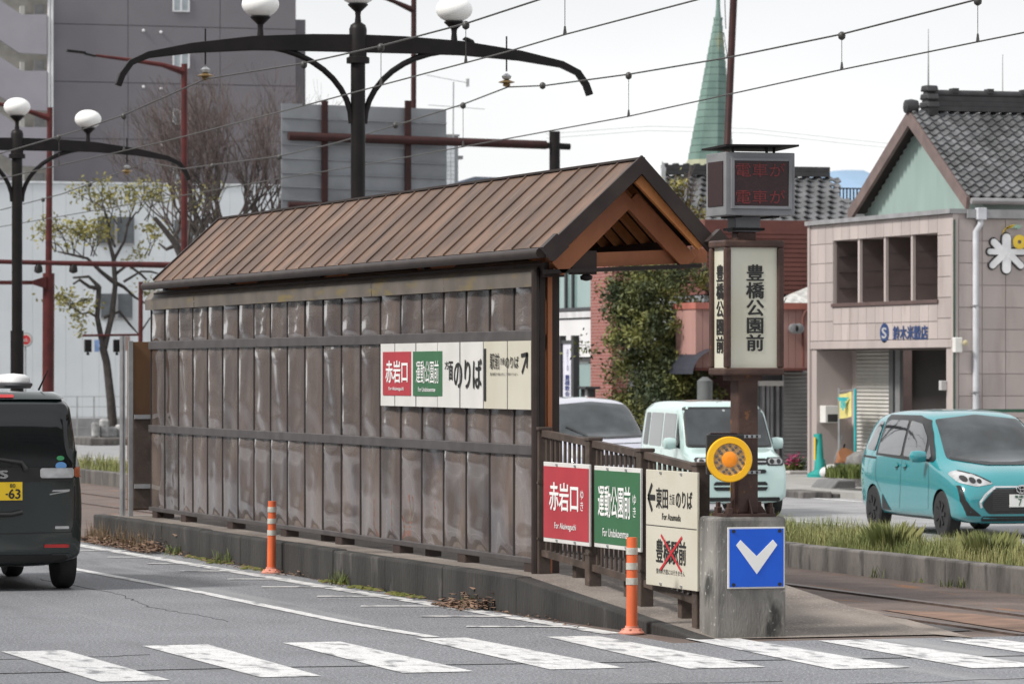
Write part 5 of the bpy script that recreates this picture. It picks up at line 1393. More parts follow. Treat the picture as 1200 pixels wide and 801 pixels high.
tm = tile_mesh(tw, tl, pit).mesh('roof_tile', CYTILE)
for r_ in range(nrow):
    for k in range(17):
        f_ = r_ * tl
        inst('roof_tile', tm, uh, (XG + .02 + k * tw, yap - f_ * math.cos(pit), zap + .02 - f_ * math.sin(pit) + random.uniform(-.004, .004)))
rest = MB()
for r_ in range(nrow):
    for k in range(17, 30):
        q = tile_mesh(tw, tl, pit); ox, oy, oz = XG + .02 + k * tw, yap - r_ * tl * math.cos(pit), zap + .02 - r_ * tl * math.sin(pit)
        rest.add([(a + ox, b + oy, c + oz) for a, b, c in q.v], q.f)
tag(rest.build('roof_tiles', CYTILE, uh), kind='stuff')
for i in range(3): B(XG + .55, XG + 8, yap - .16 + .025 * i, yap + .16 - .025 * i, zap + .02 + .10 * i, zap + .115 + .10 * i).build('ridge_course', RIDGE, uh)
m_ = MB(); m_.tube([(XG + .45, yap, zap + .36), (XG + 8, yap, zap + .36)], .085, 10); m_.build('ridge_cap', RIDGE, uh, 40)
for k in range(9): B(XG + .9 + .75 * k, XG + 1.02 + .75 * k, yap - .11, yap + .11, zap + .38, zap + .475).build('ridge_joint', RIDGE, uh)
oni = MB()
oni.plate([(-.20, -.10), (.20, -.10), (.23, .09), (.15, .15), (.19, .28), (.11, .36), (.11, .45), (.05, .51), (-.05, .51), (-.11, .45), (-.11, .36), (-.19, .28), (-.15, .15), (-.23, .09)], (XG + .34, yap, zap), (0, -1, 0), (0, 0, 1), .20)
for k in range(3): oni.plate([(-.24 + .03 * k, .02), (.24 - .03 * k, .02), (.20 - .04 * k, .14), (-.20 + .04 * k, .14)], (XG + .30, yap - .02, zap + .06 + .16 * k), (0, -1, 0), (0, 0, 1), .26)
oni.build('ridge_end_tile', RIDGE, uh, bevel=.03)
m_ = MB(); m_.lathe([(.02, -.14), (.13, -.12), (.15, 0), (.13, .12), (.02, .14)], (XG + .05, yap, zap + .10), 12, 'x'); m_.build('verge_end_tile', RIDGE, uh, 50)
m_ = MB(); m_.tube([(XG + .05, yfe - .05, zfe - .04), (XG + 8, yfe - .05, zfe - .04)], .06, 8); m_.build('eave_gutter', GUT, uh, 40)
for px, pt_, pb2, r_ in ((1088, 34, 106, .022), (1175, 64, 110, .012)):
    x, zt2 = on_y(px, pt_, yap); m_ = MB(); m_.tube([(x, yap, zt2), (x, yap, on_y(px, pb2 + 4, yap)[1])], [.006, r_], 5)
    tag(m_.build('roof_aerial', mat('grey_aerial', (.25, .25, .26), .5)), 'thin %s aerial rod on the tiled roof ridge' % ('taller' if px < 1100 else 'shorter faint'), 'aerial')

# --- neighbours of the shop, behind the sign tower
D8 = 88.0
def X(px, y): return on_y(px, 400, y)[0]
def Z(py, px, y): return on_y(px, py, y)[1]
BRICK = mat('dark_red_wall', (.165, .058, .046), .7, col2=(.125, .043, .035), scale=2)
yb_ = 52.0
rb = thing('red_building', 'dark red walled building behind the sign tower', 'building', (X(890, yb_), yb_, -.09))
B(X(826, yb_), X(985, yb_), yb_, yb_ + 5, Z(345, 900, yb_), Z(258, 900, yb_)).build('upper_wall', BRICK, rb)
m_ = MB()
for i in range(14):
    z = Z(345, 900, yb_) + i * .10; m_.box(X(826, yb_), X(985, yb_), yb_ - .02, yb_ - .004, z + .01, z + .09)
m_.build('wall_courses', BRICK, rb)
B(X(826, yb_), X(985, yb_), yb_ + .05, yb_ + 5, -.09, Z(346, 900, yb_)).build('lower_wall', mat('grey_slatted_wall', (.20, .21, .22), .6), rb)
for k in range(12):
    x = X(921, yb_) + k * .07; B(x, x + .035, yb_ - .0, yb_ + .05, Z(352, 900, yb_), Z(326, 900, yb_)).build('slat', mat('grey_slat', (.27, .28, .29), .6), rb)
m_ = MB(); z0 = Z(336, 930, yb_ - 1.2)
m_.add([(X(905, yb_ - 1.4), yb_ - 1.4, Z(357, 920, yb_ - 1.4)), (X(955, yb_ - 1.4), yb_ - 1.4, Z(357, 950, yb_ - 1.4)), (X(955, yb_ - .3), yb_ - .3, Z(333, 950, yb_)), (X(925, yb_ - .3), yb_ - .3, Z(345, 930, yb_))], [(0, 1, 2, 3)])
m_.build('lean_to_roof', mat('pale_lean_to_roof', (.48, .48, .46), .6, var=.3, scale=9), rb)
ya_ = 48.0
an = thing('pink_annex', 'low pinkish shopfront box with spotlights and grey shutters beside the pink shop', 'building', (X(885, ya_), ya_, -.09))
PINKC = mat('salmon_pink_cladding', (.42, .24, .21), .6, col2=(.37, .21, .185), scale=2, streak=.2)
m_ = MB()
for k in range(16):
    x0 = X(815, ya_) + (X(949, ya_) - X(815, ya_)) * k / 16; x1 = X(815, ya_) + (X(949, ya_) - X(815, ya_)) * (k + 1) / 16
    m_ = B(x0 + .004, x1 - .004, ya_, ya_ + 1.2, Z(431, 880, ya_), Z(362, 880, ya_)); m_.build('cladding_panel', PINKC, an)
B(X(814, ya_), X(950, ya_), ya_ - .06, ya_ + 1.3, Z(362, 880, ya_), Z(354.5, 880, ya_)).build('top_band', mat('salmon_band', (.38, .13, .10), .6), an)
B(X(814, ya_), X(950, ya_), ya_ - .03, ya_ + 1.3, Z(434, 880, ya_), Z(431, 880, ya_)).build('lower_band', BRICK, an)
m_ = MB(); m_.tube([(X(941, ya_ - .08), ya_ - .08, Z(430, 940, ya_)), (X(941, ya_ - .08), ya_ - .08, Z(372, 940, ya_)), (X(944, ya_ - .08), ya_ - .08, Z(365, 940, ya_)), (X(950, ya_ - .08), ya_ - .08, Z(363, 940, ya_))], .03, 8); m_.build('conduit', BRICK, an, 40)
for px in (925.5, 931):
    m_ = MB(); m_.lathe([(.05, 0), (.10, .10), (.11, .22), (.09, .23)], (X(px, ya_), ya_ - .05, Z(385, 930, ya_)), 12, 'y'); m_.build('spotlight', STEEL, an, 40)
def roller(x0, x1, y, z0, z1, parent, m=SHUT, n_=26):
    m_ = MB(); hz = (z1 - z0) / n_
    for i in range(n_):
        z = z0 + i * hz; m_.add([(x0, y + .01, z), (x1, y + .01, z), (x1, y - .03, z + hz * .5), (x0, y - .03, z + hz * .5), (x1, y + .01, z + hz), (x0, y + .01, z + hz)], [(0, 1, 2, 3), (3, 2, 4, 5)])
    return m_.build('shutter', m, parent)
GSH = mat('grey_roller_shutter', (.33, .33, .325), .5, col2=(.26, .26, .255), scale=2)
roller(X(918, ya_ + .4), X(952, ya_ + .4), ya_ + .4, -.09, Z(434, 930, ya_), an, GSH)
roller(X(858, ya_ + .4), X(866, ya_ + .4), ya_ + .4, -.09, Z(434, 930, ya_), an, GSH)
B(X(867, ya_ + .5), X(917, ya_ + .5), ya_ + .5, ya_ + .7, -.09, Z(434, 930, ya_)).build('doorway', mat('dim_doorway', (.13, .135, .14), .5), an)
for px in (893, 898.5, 903, 910, 917): B(X(px, ya_ + .4), X(px, ya_ + .4) + .06, ya_ + .4, ya_ + .5, -.09, Z(447, 900, ya_)).build('door_frame', GUT, an)
B(X(889, ya_ + .4), X(918, ya_ + .4), ya_ + .38, ya_ + .5, Z(452, 900, ya_), Z(446, 900, ya_)).build('door_head', WHITEP, an)
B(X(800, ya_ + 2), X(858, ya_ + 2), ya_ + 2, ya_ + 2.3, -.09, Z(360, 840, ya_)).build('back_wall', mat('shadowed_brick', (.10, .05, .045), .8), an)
m_ = MB(); m_.lathe([(.16, -.28), (.16, .28), (.05, .36)], (X(826, ya_ - .8), ya_ - .8, Z(462, 826, ya_ - .8)), 12); tg = m_.build('transformer_can', mat('grey_can', (.13, .14, .14), .5), None, 40); tag(tg, 'dark grey canister on a bracket above the mint car', 'canister')
# arched dark awning by the tree
m_ = MB(); n_ = 8
for i in range(n_):
    a, b = math.pi / 2 * i / n_, math.pi / 2 * (i + 1) / n_
    p = lambda t_, y: (X(802, ya_) + .75 * (1 - math.cos(t_)), y, Z(438, 810, ya_) + .55 * math.sin(t_))
    m_.add([p(a, ya_ - .5), p(b, ya_ - .5), p(b, ya_ + .9), p(a, ya_ + .9)], [(0, 1, 2, 3)])
tag(m_.build('awning', mat('dark_navy_awning', (.03, .033, .045), .5), None, 60), 'small dark curved awning between the tree and the pink annex', 'awning')

# --- tiled roof house behind the display
yt_ = 60.0
th_ = thing('tiled_roof_house', 'grey tiled roof seen behind the LED display', 'house', (X(860, yt_), yt_, -.09))
xl_, xr_ = X(770, yt_), X(997, yt_)
zr_, ze_ = Z(207, 900, yt_ + 1.5), Z(262, 900, yt_)
m_ = MB()
xrid0, xrid1 = X(777, yt_ + 1.5), X(970, yt_ + 1.5)
ptc = math.atan2(zr_ - ze_, 1.5)
st2 = MB(); L2 = math.hypot(1.5, zr_ - ze_); nr2 = 9; t2 = L2 / nr2
q0 = tile_mesh(.30, t2, ptc)
for r_ in range(nr2):
    f_ = r_ / nr2; x0 = xrid0 + (xl_ - xrid0) * f_; x1 = xrid1 + (xr_ - xrid1) * f_
    n_ = int((x1 - x0) / .30)
    for k in range(n_ + 1):
        st2.add([(a + x0 + k * .30, b + yt_ + 1.5 - r_ * t2 * math.cos(ptc), c + zr_ - r_ * t2 * math.sin(ptc)) for a, b, c in q0.v], q0.f)
tag(st2.build('roof_tiles', CYTILE, th_), kind='stuff')
m_ = MB(); m_.add([(xrid0, yt_ + 1.5, zr_ - .03), (xrid1, yt_ + 1.5, zr_ - .03), (xr_, yt_, ze_ - .04), (xl_, yt_, ze_ - .04), (xr_, yt_ + 3, ze_ - .04), (xl_, yt_ + 3, ze_ - .04)], [(0, 3, 2, 1), (1, 2, 4), (0, 1, 4, 5), (0, 5, 3)]); m_.build('roof_underlay', DARKIN, th_)
for i in range(2): B(xrid0, xrid1, yt_ + 1.35, yt_ + 1.65, zr_ + .01 + .12 * i, zr_ + .125 + .12 * i).build('ridge_course', RIDGE, th_)
for k in range(12): B(xrid0 + .27 * k, xrid0 + .27 * k + .1, yt_ + 1.4, yt_ + 1.6, zr_ + .245, zr_ + .285).build('ridge_joint', RIDGE, th_)
m_ = MB(); m_.add([(xrid0 - .06, yt_ + 1.4, zr_ + .34), (xl_ - .05, yt_ - .05, ze_), (xl_ + .06, yt_ - .05, ze_ + .02), (xrid0 + .05, yt_ + 1.4, zr_ + .2)], [(0, 1, 2, 3)]); m_.build('verge', mat('pale_grey_verge', (.42, .43, .44), .6), th_)
B(xl_ + .3, xr_ - .3, yt_ + .3, yt_ + 2.7, -.09, ze_ - .05).build('wall', BRICK, th_)
# balcony railing far behind
yr_ = 70.0
rl = thing('roof_railing', 'small dark railing on the roof left of the green gable', 'railing', (X(990, yr_), yr_, Z(235, 990, yr_)))
B(X(972, yr_), X(1012, yr_), yr_, yr_ + .06, Z(221.5, 990, yr_), Z(220, 990, yr_)).build('handrail', BLACKP, rl)
for k in range(9): B(X(976 + k * 4, yr_), X(976 + k * 4, yr_) + .03, yr_, yr_ + .03, Z(236, 990, yr_), Z(221.6, 990, yr_)).build('baluster', BLACKP, rl)
B(X(960, yr_), X(1030, yr_), yr_ - .2, yr_ + 6, -.09, Z(235, 990, yr_)).build('supporting_block', mat('grey_concrete_wall', (.22, .22, .22), .8), rl)

# --- church: white hall, brick pier, copper spire
XC = 20.6
def yx(px): return on_x(px, 400, XC)[0]
def zx(py, px): return on_x(px, py, XC)[1]
chh = thing('church_hall', 'white church hall with green glazed windows and a red brick pier', 'building', (24, yx(690), -.09))
WALLW = mat('white_render', (.66, .66, .67), .7, col2=(.60, .60, .61), scale=1)
BRK = mat('red_brick_pier', (.27, .095, .075), .75, col2=(.22, .075, .06), scale=6)
bt_ = BRK.node_tree; bn = bt_.nodes.new('ShaderNodeTexBrick'); bn.inputs['Scale'].default_value = 1.0
bn.inputs['Color1'].default_value = (.27, .092, .074, 1); bn.inputs['Color2'].default_value = (.22, .078, .064, 1); bn.inputs['Mortar'].default_value = (.36, .24, .22, 1)
bn.inputs['Brick Width'].default_value = .23; bn.inputs['Row Height'].default_value = .075; bn.inputs['Mortar Size'].default_value = .006
gg = bt_.nodes.new('ShaderNodeNewGeometry'); sx = bt_.nodes.new('ShaderNodeSeparateXYZ'); cb = bt_.nodes.new('ShaderNodeCombineXYZ'); ad = bt_.nodes.new('ShaderNodeMath')
bt_.links.new(gg.outputs['Position'], sx.inputs['Vector']); bt_.links.new(sx.outputs['X'], ad.inputs[0]); bt_.links.new(sx.outputs['Y'], ad.inputs[1])
bt_.links.new(ad.outputs[0], cb.inputs['X']); bt_.links.new(sx.outputs['Z'], cb.inputs['Y']); bt_.links.new(cb.outputs['Vector'], bn.inputs['Vector'])
bt_.links.new(bn.outputs['Color'], bt_.nodes['Principled BSDF'].inputs['Base Color'])
yA, yB, yC2 = yx(640), yx(695), yx(720)
B(XC + .15, XC + 9, yB + .05, yA + 4, -.09, 4.9).build('wall', WALLW, chh)
B(XC, XC + .3, yB + .03, yA + 4, zx(418, 680), zx(404, 680) - .01).build('wall_band', WALLW, chh)
B(XC, XC + .3, yB + .03, yA + 4, zx(404, 680), zx(374, 680)).build('wall_band', WALLW, chh)
B(XC - .05, XC + .3, yB + .03, yA + 4, zx(372, 680), zx(365, 680)).build('sill_band', mat('pale_sill', (.56, .56, .57), .6), chh)
GLG = mat('pale_green_window_glass', (.22, .32, .31), .08, col2=(.17, .26, .25), scale=.8, spec=.7)
DFR = mat('dark_window_frame', (.045, .045, .05), .5)
for za, zb_ in ((zx(364, 680), 4.85), (-.09, zx(419.5, 680))):
    w_ = B(XC + .10, XC + .14, yB + .06, yA + 4, za, zb_).build('window', GLG, chh)
    for px in (692, 668, 660, 648): B(XC + .04, XC + .10, yx(px) - .05, yx(px) + .05, za, zb_).build('frame', DFR, w_)
    for z in (za, zb_ - .08): B(XC + .03, XC + .12, yB + .06, yA + 4, z, z + .08).build('frame', DFR, w_)
B(XC - .06, XC + .6, yC2, yB, -.09, 5.0).build('brick_pier', BRK, chh)
xw = XC + .6
B(XC + .5, XC + .9, on_x(745, 440, XC)[0] - .1, yC2 - .02, -.09, 4.9).build('wall', WALLW, chh)
B(XC + 1.2, XC + 9, yC2 - 2, yC2 - .5, -.09, 3.6).build('rear_wall', mat('dim_brown_wall', (.16, .11, .10), .8), chh)
cs_ = thing('church_sign', 'tall narrow white sign with blue characters between dark posts in front of the church', 'sign', (XC - 1.2, yx(668), -.09))
XS = XC - 1.6
def ys(px): return on_x(px, 440, XS)[0]
def zs(py): return on_x(668, py, XS)[1]
B(XS, XS + .05, ys(671.3), ys(659.8), -.09 + .3, zs(402)).build('sign_board', mat('pale_violet_white_board', (.62, .62, .70), .5), cs_)
for px in (657.5, 673): B(XS - .05, XS + .09, ys(px) - .09, ys(px) + .09, -.09, zs(393)).build('post', DFR, cs_)
B(XS - .03, XS + .07, ys(672), ys(659), zs(402), zs(398.5)).build('cross_bar', DFR, cs_)
o_ = (XS - .006, ys(659.8), 0)
k_ = ys(659.8) - ys(671.3)
letter('日本キリスト教団', cs_, INKB, o_, NX, .40 * k_, .58 * k_, zs(434), zs(409), .0, True)
letter('豊橋教会', cs_, INKB, o_, NX, .22 * k_, .70 * k_, zs(464), zs(439), .02, True)
nb = thing('notice_board', 'small dark framed notice board beside the tall white church sign', 'notice board', (XS + .2, ys(678), -.09))
B(XS + .2, XS + .26, ys(681.5), ys(674.5), zs(474), zs(456)).build('board', WALLW, nb)
for px in (681.6, 674.2): B(XS + .15, XS + .30, ys(px) - .06, ys(px) + .06, -.09, zs(455)).build('post', DFR, nb)
m_ = B(XS + .05, XS + .40, ys(683.5), ys(671.5), zs(455.5), zs(452.5)); m_.build('roof', DFR, nb)
ysp = 72.0
sp = thing('church_spire', 'tall green copper church spire with louvred belfry', 'spire', (X(840, ysp), ysp, 0))
COPPER = mat('verdigris_copper', (.155, .24, .21), .6, col2=(.10, .17, .148), scale=2.2, streak=.4)
mix_over(COPPER, (.30, .26, .09), 1.6, .60, .74, detail=5, squash=(1, 1, .25))
sxx, szb, szt = X(833, ysp), Z(188, 838, ysp), Z(22, 841, ysp)
rb_ = X(859, ysp) - X(833, ysp)
n_ = 20; xt = X(841.5, ysp)
for k in range(n_):
    f0, f1 = k / n_, (k + 1) / n_
    r0, r1 = rb_ * (1 - f0) * 1.0 + .10 * f0, rb_ * (1 - f1) * 1.0 + .10 * f1 + .018
    m_ = MB(); vs = []
    for r_, f_ in ((r0, f0), (r1 , f1)):
        for j in range(8):
            a = 2 * math.pi * (j + .5) / 8 + TH; vs.append((sxx + (xt - sxx) * f_ + r_ * math.cos(a), ysp + r_ * math.sin(a), szb + (szt - szb) * f_ + (.012 if f_ == f0 else 0)))
    m_.add(vs, [(j, (j + 1) % 8, 8 + (j + 1) % 8, 8 + j) for j in range(8)]); m_.build('copper_course', COPPER, sp)
m_ = MB(); m_.tube([(xt, ysp, szt - .1), (xt, ysp, szt + .3), (xt + .02, ysp, szt + 1.6)], [.10, .06, .03], 8); m_.lathe([(.13, -.04), (.13, .03)], (xt, ysp, szt), 8); m_.build('finial', COPPER, sp)
m_ = MB(); vs = []
for r_, z in ((rb_, szb + .01), (rb_ * 1.14, szb - .14), (rb_ * 1.30, szb - .20), (rb_ * 1.30, szb - .30)):
    for j in range(8): a = 2 * math.pi * (j + .5) / 8 + TH; vs.append((sxx + r_ * math.cos(a), ysp + r_ * math.sin(a), z))
m_.add(vs, [(i * 8 + j, (i + 1) * 8 + j, (i + 1) * 8 + (j + 1) % 8, i * 8 + (j + 1) % 8) for i in range(3) for j in range(8)]); m_.build('flared_eave', mat('yellowed_copper', (.27, .28, .19), .6), sp)
m_ = MB(); m_.lathe([(rb_ * .98, szb - 1.3), (rb_ * .98, szb - .3)], (sxx, ysp, 0), 8); m_.build('belfry', mat('grey_belfry', (.20, .21, .20), .7), sp)
for j in range(16):
    a = 2 * math.pi * j / 16 + TH; p = (sxx + rb_ * .97 * math.cos(a), ysp + rb_ * .97 * math.sin(a))
    m_ = MB(); m_.bar((p[0], p[1], szb - .95), (p[0], p[1], szb - .38), .20, .20, (math.cos(a), math.sin(a), 0)); m_.build('louvre', DFR, sp)
m_ = MB(); m_.lathe([(rb_ * 1.5, szb - 1.35), (rb_ * 1.45, szb - 1.28), (rb_ * 1.0, szb - 1.1)], (sxx, ysp, 0), 8); m_.build('skirt', COPPER, sp)
B(sxx - 1.2, sxx + 1.2, ysp - 1.0, ysp + 1.2, -.09, szb - 1.3).build('tower', mat('grey_belfry', (.2, .21, .2), .7), sp)

# --- apartment block and white building at the far left
ya2 = 128.0
ap_ = thing('apartment_block', 'tall dark grey apartment block with zigzag stair balconies on its left', 'building', (X(200, ya2), ya2, 0))
GREYW = mat('violet_grey_wall', (.165, .155, .17), .8, col2=(.152, .143, .157), scale=.8)
LAV = mat('pale_lavender_render', (.30, .285, .315), .8, col2=(.27, .257, .285), scale=1)
zj = [Z(py, 190, ya2) for py in (340, 218, 164, 98, 31, -36, -110)]
for za, zb_ in zip(zj[:-1], zj[1:]):
    for pa, pb2 in ((62, 150), (150, 258), (258, 347)):
        B(X(pa, ya2) + .012, X(pb2, ya2) - .012, ya2, ya2 + .3, za + .015, zb_ - .015).build('wall_panel', GREYW, ap_)
B(X(62, ya2), X(347, ya2), ya2 + .04, ya2 + 12, 0, zj[-1]).build('core_wall', mat('dark_panel_joint', (.10, .095, .10), .8), ap_)
B(X(347, ya2 + 2), X(358, ya2 + 2), ya2 + 2, ya2 + 9, 0, Z(18, 350, ya2)).build('side_wing', GREYW, ap_)
for px, py in ((212, 5), (212, 71), (212, 137), (212, 205)):
    c = P(px, py, ya2)
    w_ = B(c.x - .32, c.x + .32, ya2 - .03, ya2 - .006, c.z - .27, c.z + .27).build('window', mat('pale_window_glass', (.30, .34, .36), .1, spec=.7), ap_)
    for dx in (-.31, 0, .31): B(c.x + dx - .03, c.x + dx + .03, ya2 - .06, ya2 - .031, c.z - .28, c.z + .28).build('frame', WALLW, w_)
    for dz in (-.28, .28): B(c.x - .34, c.x + .34, ya2 - .055, ya2 - .025, c.z + dz - .025, c.z + dz + .025).build('frame', WALLW, w_)
for px, py in ((168, 36), (188.5, 38), (168, 102), (188.5, 104), (190, 170), (240, 145)):
    c = P(px, py, ya2); m_ = MB(); m_.lathe([(.06, 0), (.06, .05), (.02, .09)], (c.x, ya2, c.z), 10, 'y'); m_.build('vent_cap', WALLW, ap_)
for px in (57.2, 61):
    m_ = MB(); m_.tube([P(px, 300, ya2 - .4), P(px, -30, ya2 - .4)], .055, 8); m_.build('downpipe', WALLW, ap_, 40)
zf = (31 - 164) / -2
for k in range(5):
    py0 = -36 + 66 * k
    # stair parapet: level part at the right, slanting part to the left
    pts = [(-60, py0 - 70), (25, py0 - 13), (55, py0 - 13), (55, py0 + 34), (22, py0 + 32), (-60, py0 - 24)]
    o = P(0, 0, ya2 - .5)
    m_ = MB(); q = [P(px, py, ya2 - .5) for px, py in pts]
    m_.plate([(p.x, p.z) for p in q], (0, ya2 - .5, 0), (1, 0, 0), (0, 0, 1), .14); m_.build('stair_parapet', LAV, ap_)
    B(X(40, ya2 + .6), X(52, ya2 + .6), ya2 + .55, ya2 + .6, P(46, py0 + 66 - 13, ya2).z, P(46, py0 + 40, ya2).z).build('doorway', GUT, ap_)
    B(X(24, ya2 + .7), X(29.5, ya2 + .7), ya2 + .8, ya2 + .9, P(27, py0 + 53, ya2).z, P(27, py0 + 41, ya2).z).build('window', WHITEP, ap_)
    B(X(24, ya2 + .7), X(45, ya2 + .7), ya2 + .62, ya2 + .66, P(27, py0 + 65, ya2).z, P(27, py0 + 55, ya2).z).build('balcony_panel', mat('pale_tan_panel', (.36, .32, .22), .7), ap_)
B(X(-60, ya2), X(62, ya2), ya2 + .95, ya2 + 12, 0, zj[-1]).build('stair_back_wall', mat('pale_cream_wall', (.40, .39, .36), .8), ap_)
yw = 112.0
wb = thing('white_building', 'long pale blue white metal clad building under the grey apartment block', 'building', (X(120, yw), yw, 0))
PALE = mat('pale_blue_white_cladding', (.63, .67, .70), .6, col2=(.585, .625, .655), scale=.8, orand=.015)
zt2 = Z(215, 100, yw); x0w, x1w = X(-80, yw), X(420, yw)
nW = 26
for k in range(nW):
    a = x0w + (x1w - x0w) * k / nW; b = x0w + (x1w - x0w) * (k + 1) / nW
    B(a + .003, b - .003, yw, yw + .2, -.1, zt2 - .02 - .0 * k).build('cladding_panel', PALE, wb)
B(x0w, x1w, yw + .03, yw + 10, -.1, zt2 - .05).build('core_wall', PALE, wb)
B(x0w, x1w, yw - .05, yw + .25, zt2 - .015, zt2 + .06).build('roof_edge', mat('pale_roof_edge', (.62, .65, .67), .5), wb)
for pa, pb2, qa, qb in ((114, 157, 254, 286), (118, 155, 344, 373), (204, 226, 257, 285), (560, 600, 300, 330)):
    w_ = B(X(pa, yw), X(pb2, yw), yw - .04, yw - .006, Z(qb, 130, yw), Z(qa, 130, yw)).build('window', mat('dim_grey_window', (.12, .13, .14), .15, spec=.6), wb)
    B(X((pa + pb2) / 2, yw) - .04, X((pa + pb2) / 2, yw) + .04, yw - .07, yw - .041, Z(qb, 130, yw), Z(qa, 130, yw)).build('frame', GUT, w_)
    B(X(pa, yw), X(pb2, yw), yw - .08, yw - .042, Z(qb, 130, yw) - .03, Z(qb, 130, yw) + .03).build('sill', GUT, w_)
yk = 98.0
sg = thing('round_stop_sign', 'round white sign with a red disc by the dark red mast', 'sign', P(30, 398, yk))
c = P(30, 398, yk)
for r_, dy, m2, nm in ((.225, 0, mat('grey_sign_rim', (.25, .25, .26), .5), 'rim'), (.20, -.012, WHITEP, 'face'), (.145, -.024, mat('bright_red_disc', (.60, .02, .03), .4), 'disc')):
    m_ = MB(); m_.lathe([(r_, 0), (r_, .011)], (c.x, yk + dy, c.z), 28, 'y'); m_.build(nm, m2, sg)
letter('止', sg, WHITEP, (c.x, yk - .0375, c.z), NY, -.085, .085, -.05, .055, .02)
m_ = MB(); m_.tube([(c.x, yk + .03, -.1), (c.x, yk + .03, c.z)], .03, 8); m_.build('pole', STEEL, sg, 40)
# fence, kerb and stones in front of the white building
yf = 100.0
fn = thing('mesh_fence', 'pale grey wire fence in front of the white building', 'fence', (X(130, yf), yf, 0))
for k in range(14):
    x = X(70, yf) + k * .55; B(x, x + .04, yf, yf + .04, -.1, Z(464, 100, yf)).build('post', STEEL, fn)
for z in (Z(464, 100, yf), Z(476, 100, yf), Z(488, 100, yf), Z(500, 100, yf)): B(X(70, yf), X(70, yf) + 7.2, yf + .045, yf + .06, z - .02, z).build('rail', STEEL, fn)
tag(B(X(60, yf - 1), X(190, yf - 1), yf + .6, yf + .9, -.1, Z(490, 100, yf)).build('low_wall', mat('grey_low_wall', (.30, .30, .31), .8), None), 'low grey wall behind the wire fence', 'wall')
xk0 = X(90, 92)
tag(B(xk0, xk0 + 2.9, 90.0, 92.6, -.2, .02).build('tree_bed', KERB, None, bevel=.03), kind='structure')
for i, (px, py, w_, h_) in enumerate(((108, 508, .20, .45), (119, 505, .26, .55), (126, 510, .42, .32), (139, 508, .25, .38))):
    c = P(px, py, 92); m_ = MB(); m_.box(c.x - w_ / 2, c.x + w_ / 2, 91.4 + .08 * i, 91.7 + .08 * i, .015, .02 + h_)
    o = m_.build('garden_stone', mat('pale_garden_stone', (.34, .34, .34), .9, var=.4, scale=4, bump=1), None, bevel=.06)
    tag(o, ('slim pale stone left of the pollard tree foot', 'taller rounded pale stone left of the pollard tree foot', 'wide low dark stone right in front of the pollard tree foot', 'small stone right of the pollard tree foot')[i], 'stone', 'stones around the pollard tree')
# white tiled building and blue roof beyond the road sign
yq = 90.0
tb = thing('white_tiled_building', 'narrow white tiled building with rooftop slab right of the road sign back', 'building', (X(530, yq), yq, 0))
B(X(400, yq), X(537, yq), yq, yq + 6, 0, Z(160, 530, yq)).build('wall', mat('grey_joint', (.25, .27, .29), .8), tb)
for i in range(14):
    for k in range(2):
        x0 = X(523.5, yq) + k * .125; z = Z(160, 530, yq) - .13 * (i + 1)
        B(x0 + .006, x0 + .119, yq - .02, yq - .002, z + .006, z + .124).build('wall_tile', mat('white_glazed_tile', (.58, .61, .64), .4), tb)
B(X(522, yq), X(538, yq), yq - .06, yq + 6, Z(160, 530, yq) + .004, Z(157.5, 530, yq)).build('roof_edge', GUT, tb)
B(X(537.5, yq), X(554, yq), yq + 1, yq + 2.6, Z(184.5, 540, yq), Z(180.5, 540, yq)).build('canopy_slab', GUT, tb)
yz = 104.0
bl = thing('blue_roof_building', 'low pale blue flat roof showing just above the shelter roof', 'building', (X(556, yz), yz, 0))
m_ = MB(); q = [P(531, 222, yz), P(582, 221, yz), P(582, 210, yz), P(556, 209, yz), P(531, 217, yz)]
m_.plate([(p.x, p.z) for p in q], (0, yz, 0), (1, 0, 0), (0, 0, 1), 5); m_.build('gable_wall', mat('pale_blue_wall', (.40, .48, .55), .6), bl)
m_ = MB(); m_.bar(P(528, 217, yz - .1), P(556, 208.5, yz - .1), .3, .08); m_.bar(P(556, 208.5, yz - .1), P(583, 209.5, yz - .1), .3, .08); m_.build('roof_edge', mat('slate_blue_edge', (.12, .14, .18), .6), bl)
B(X(525, yz), X(585, yz), yz + .2, yz + 5, 0, Z(220, 550, yz)).build('lower_wall', WALLW, bl)
# television aerial
yv = 88.0
tv = thing('television_aerial', 'thin television aerial above the white tiled building', 'aerial', P(531, 160, yv))
m_ = MB(); m_.tube([P(531, 168, yv), P(531.5, 96, yv)], .02, 6); m_.build('mast', STEEL, tv)
for a, b in (((500, 88), (547, 97)), ((502, 123), (568, 128))): m_ = MB(); m_.tube([P(*a, yv), P(*b, yv)], .010, 5); m_.build('boom', STEEL, tv)
for i in range(9):
    f_ = i / 8; c = P(500 + 47 * f_, 88 + 9 * f_, yv); m_ = MB(); m_.tube([c + Vector((0, -.25, -.02)), c + Vector((0, .25, .02))], .006, 4); m_.build('element', STEEL, tv)
c = P(548, 97, yv); B(c.x - .02, c.x + .02, yv - .1, yv + .1, c.z - .12, c.z + .12).build('reflector', STEEL, tv)
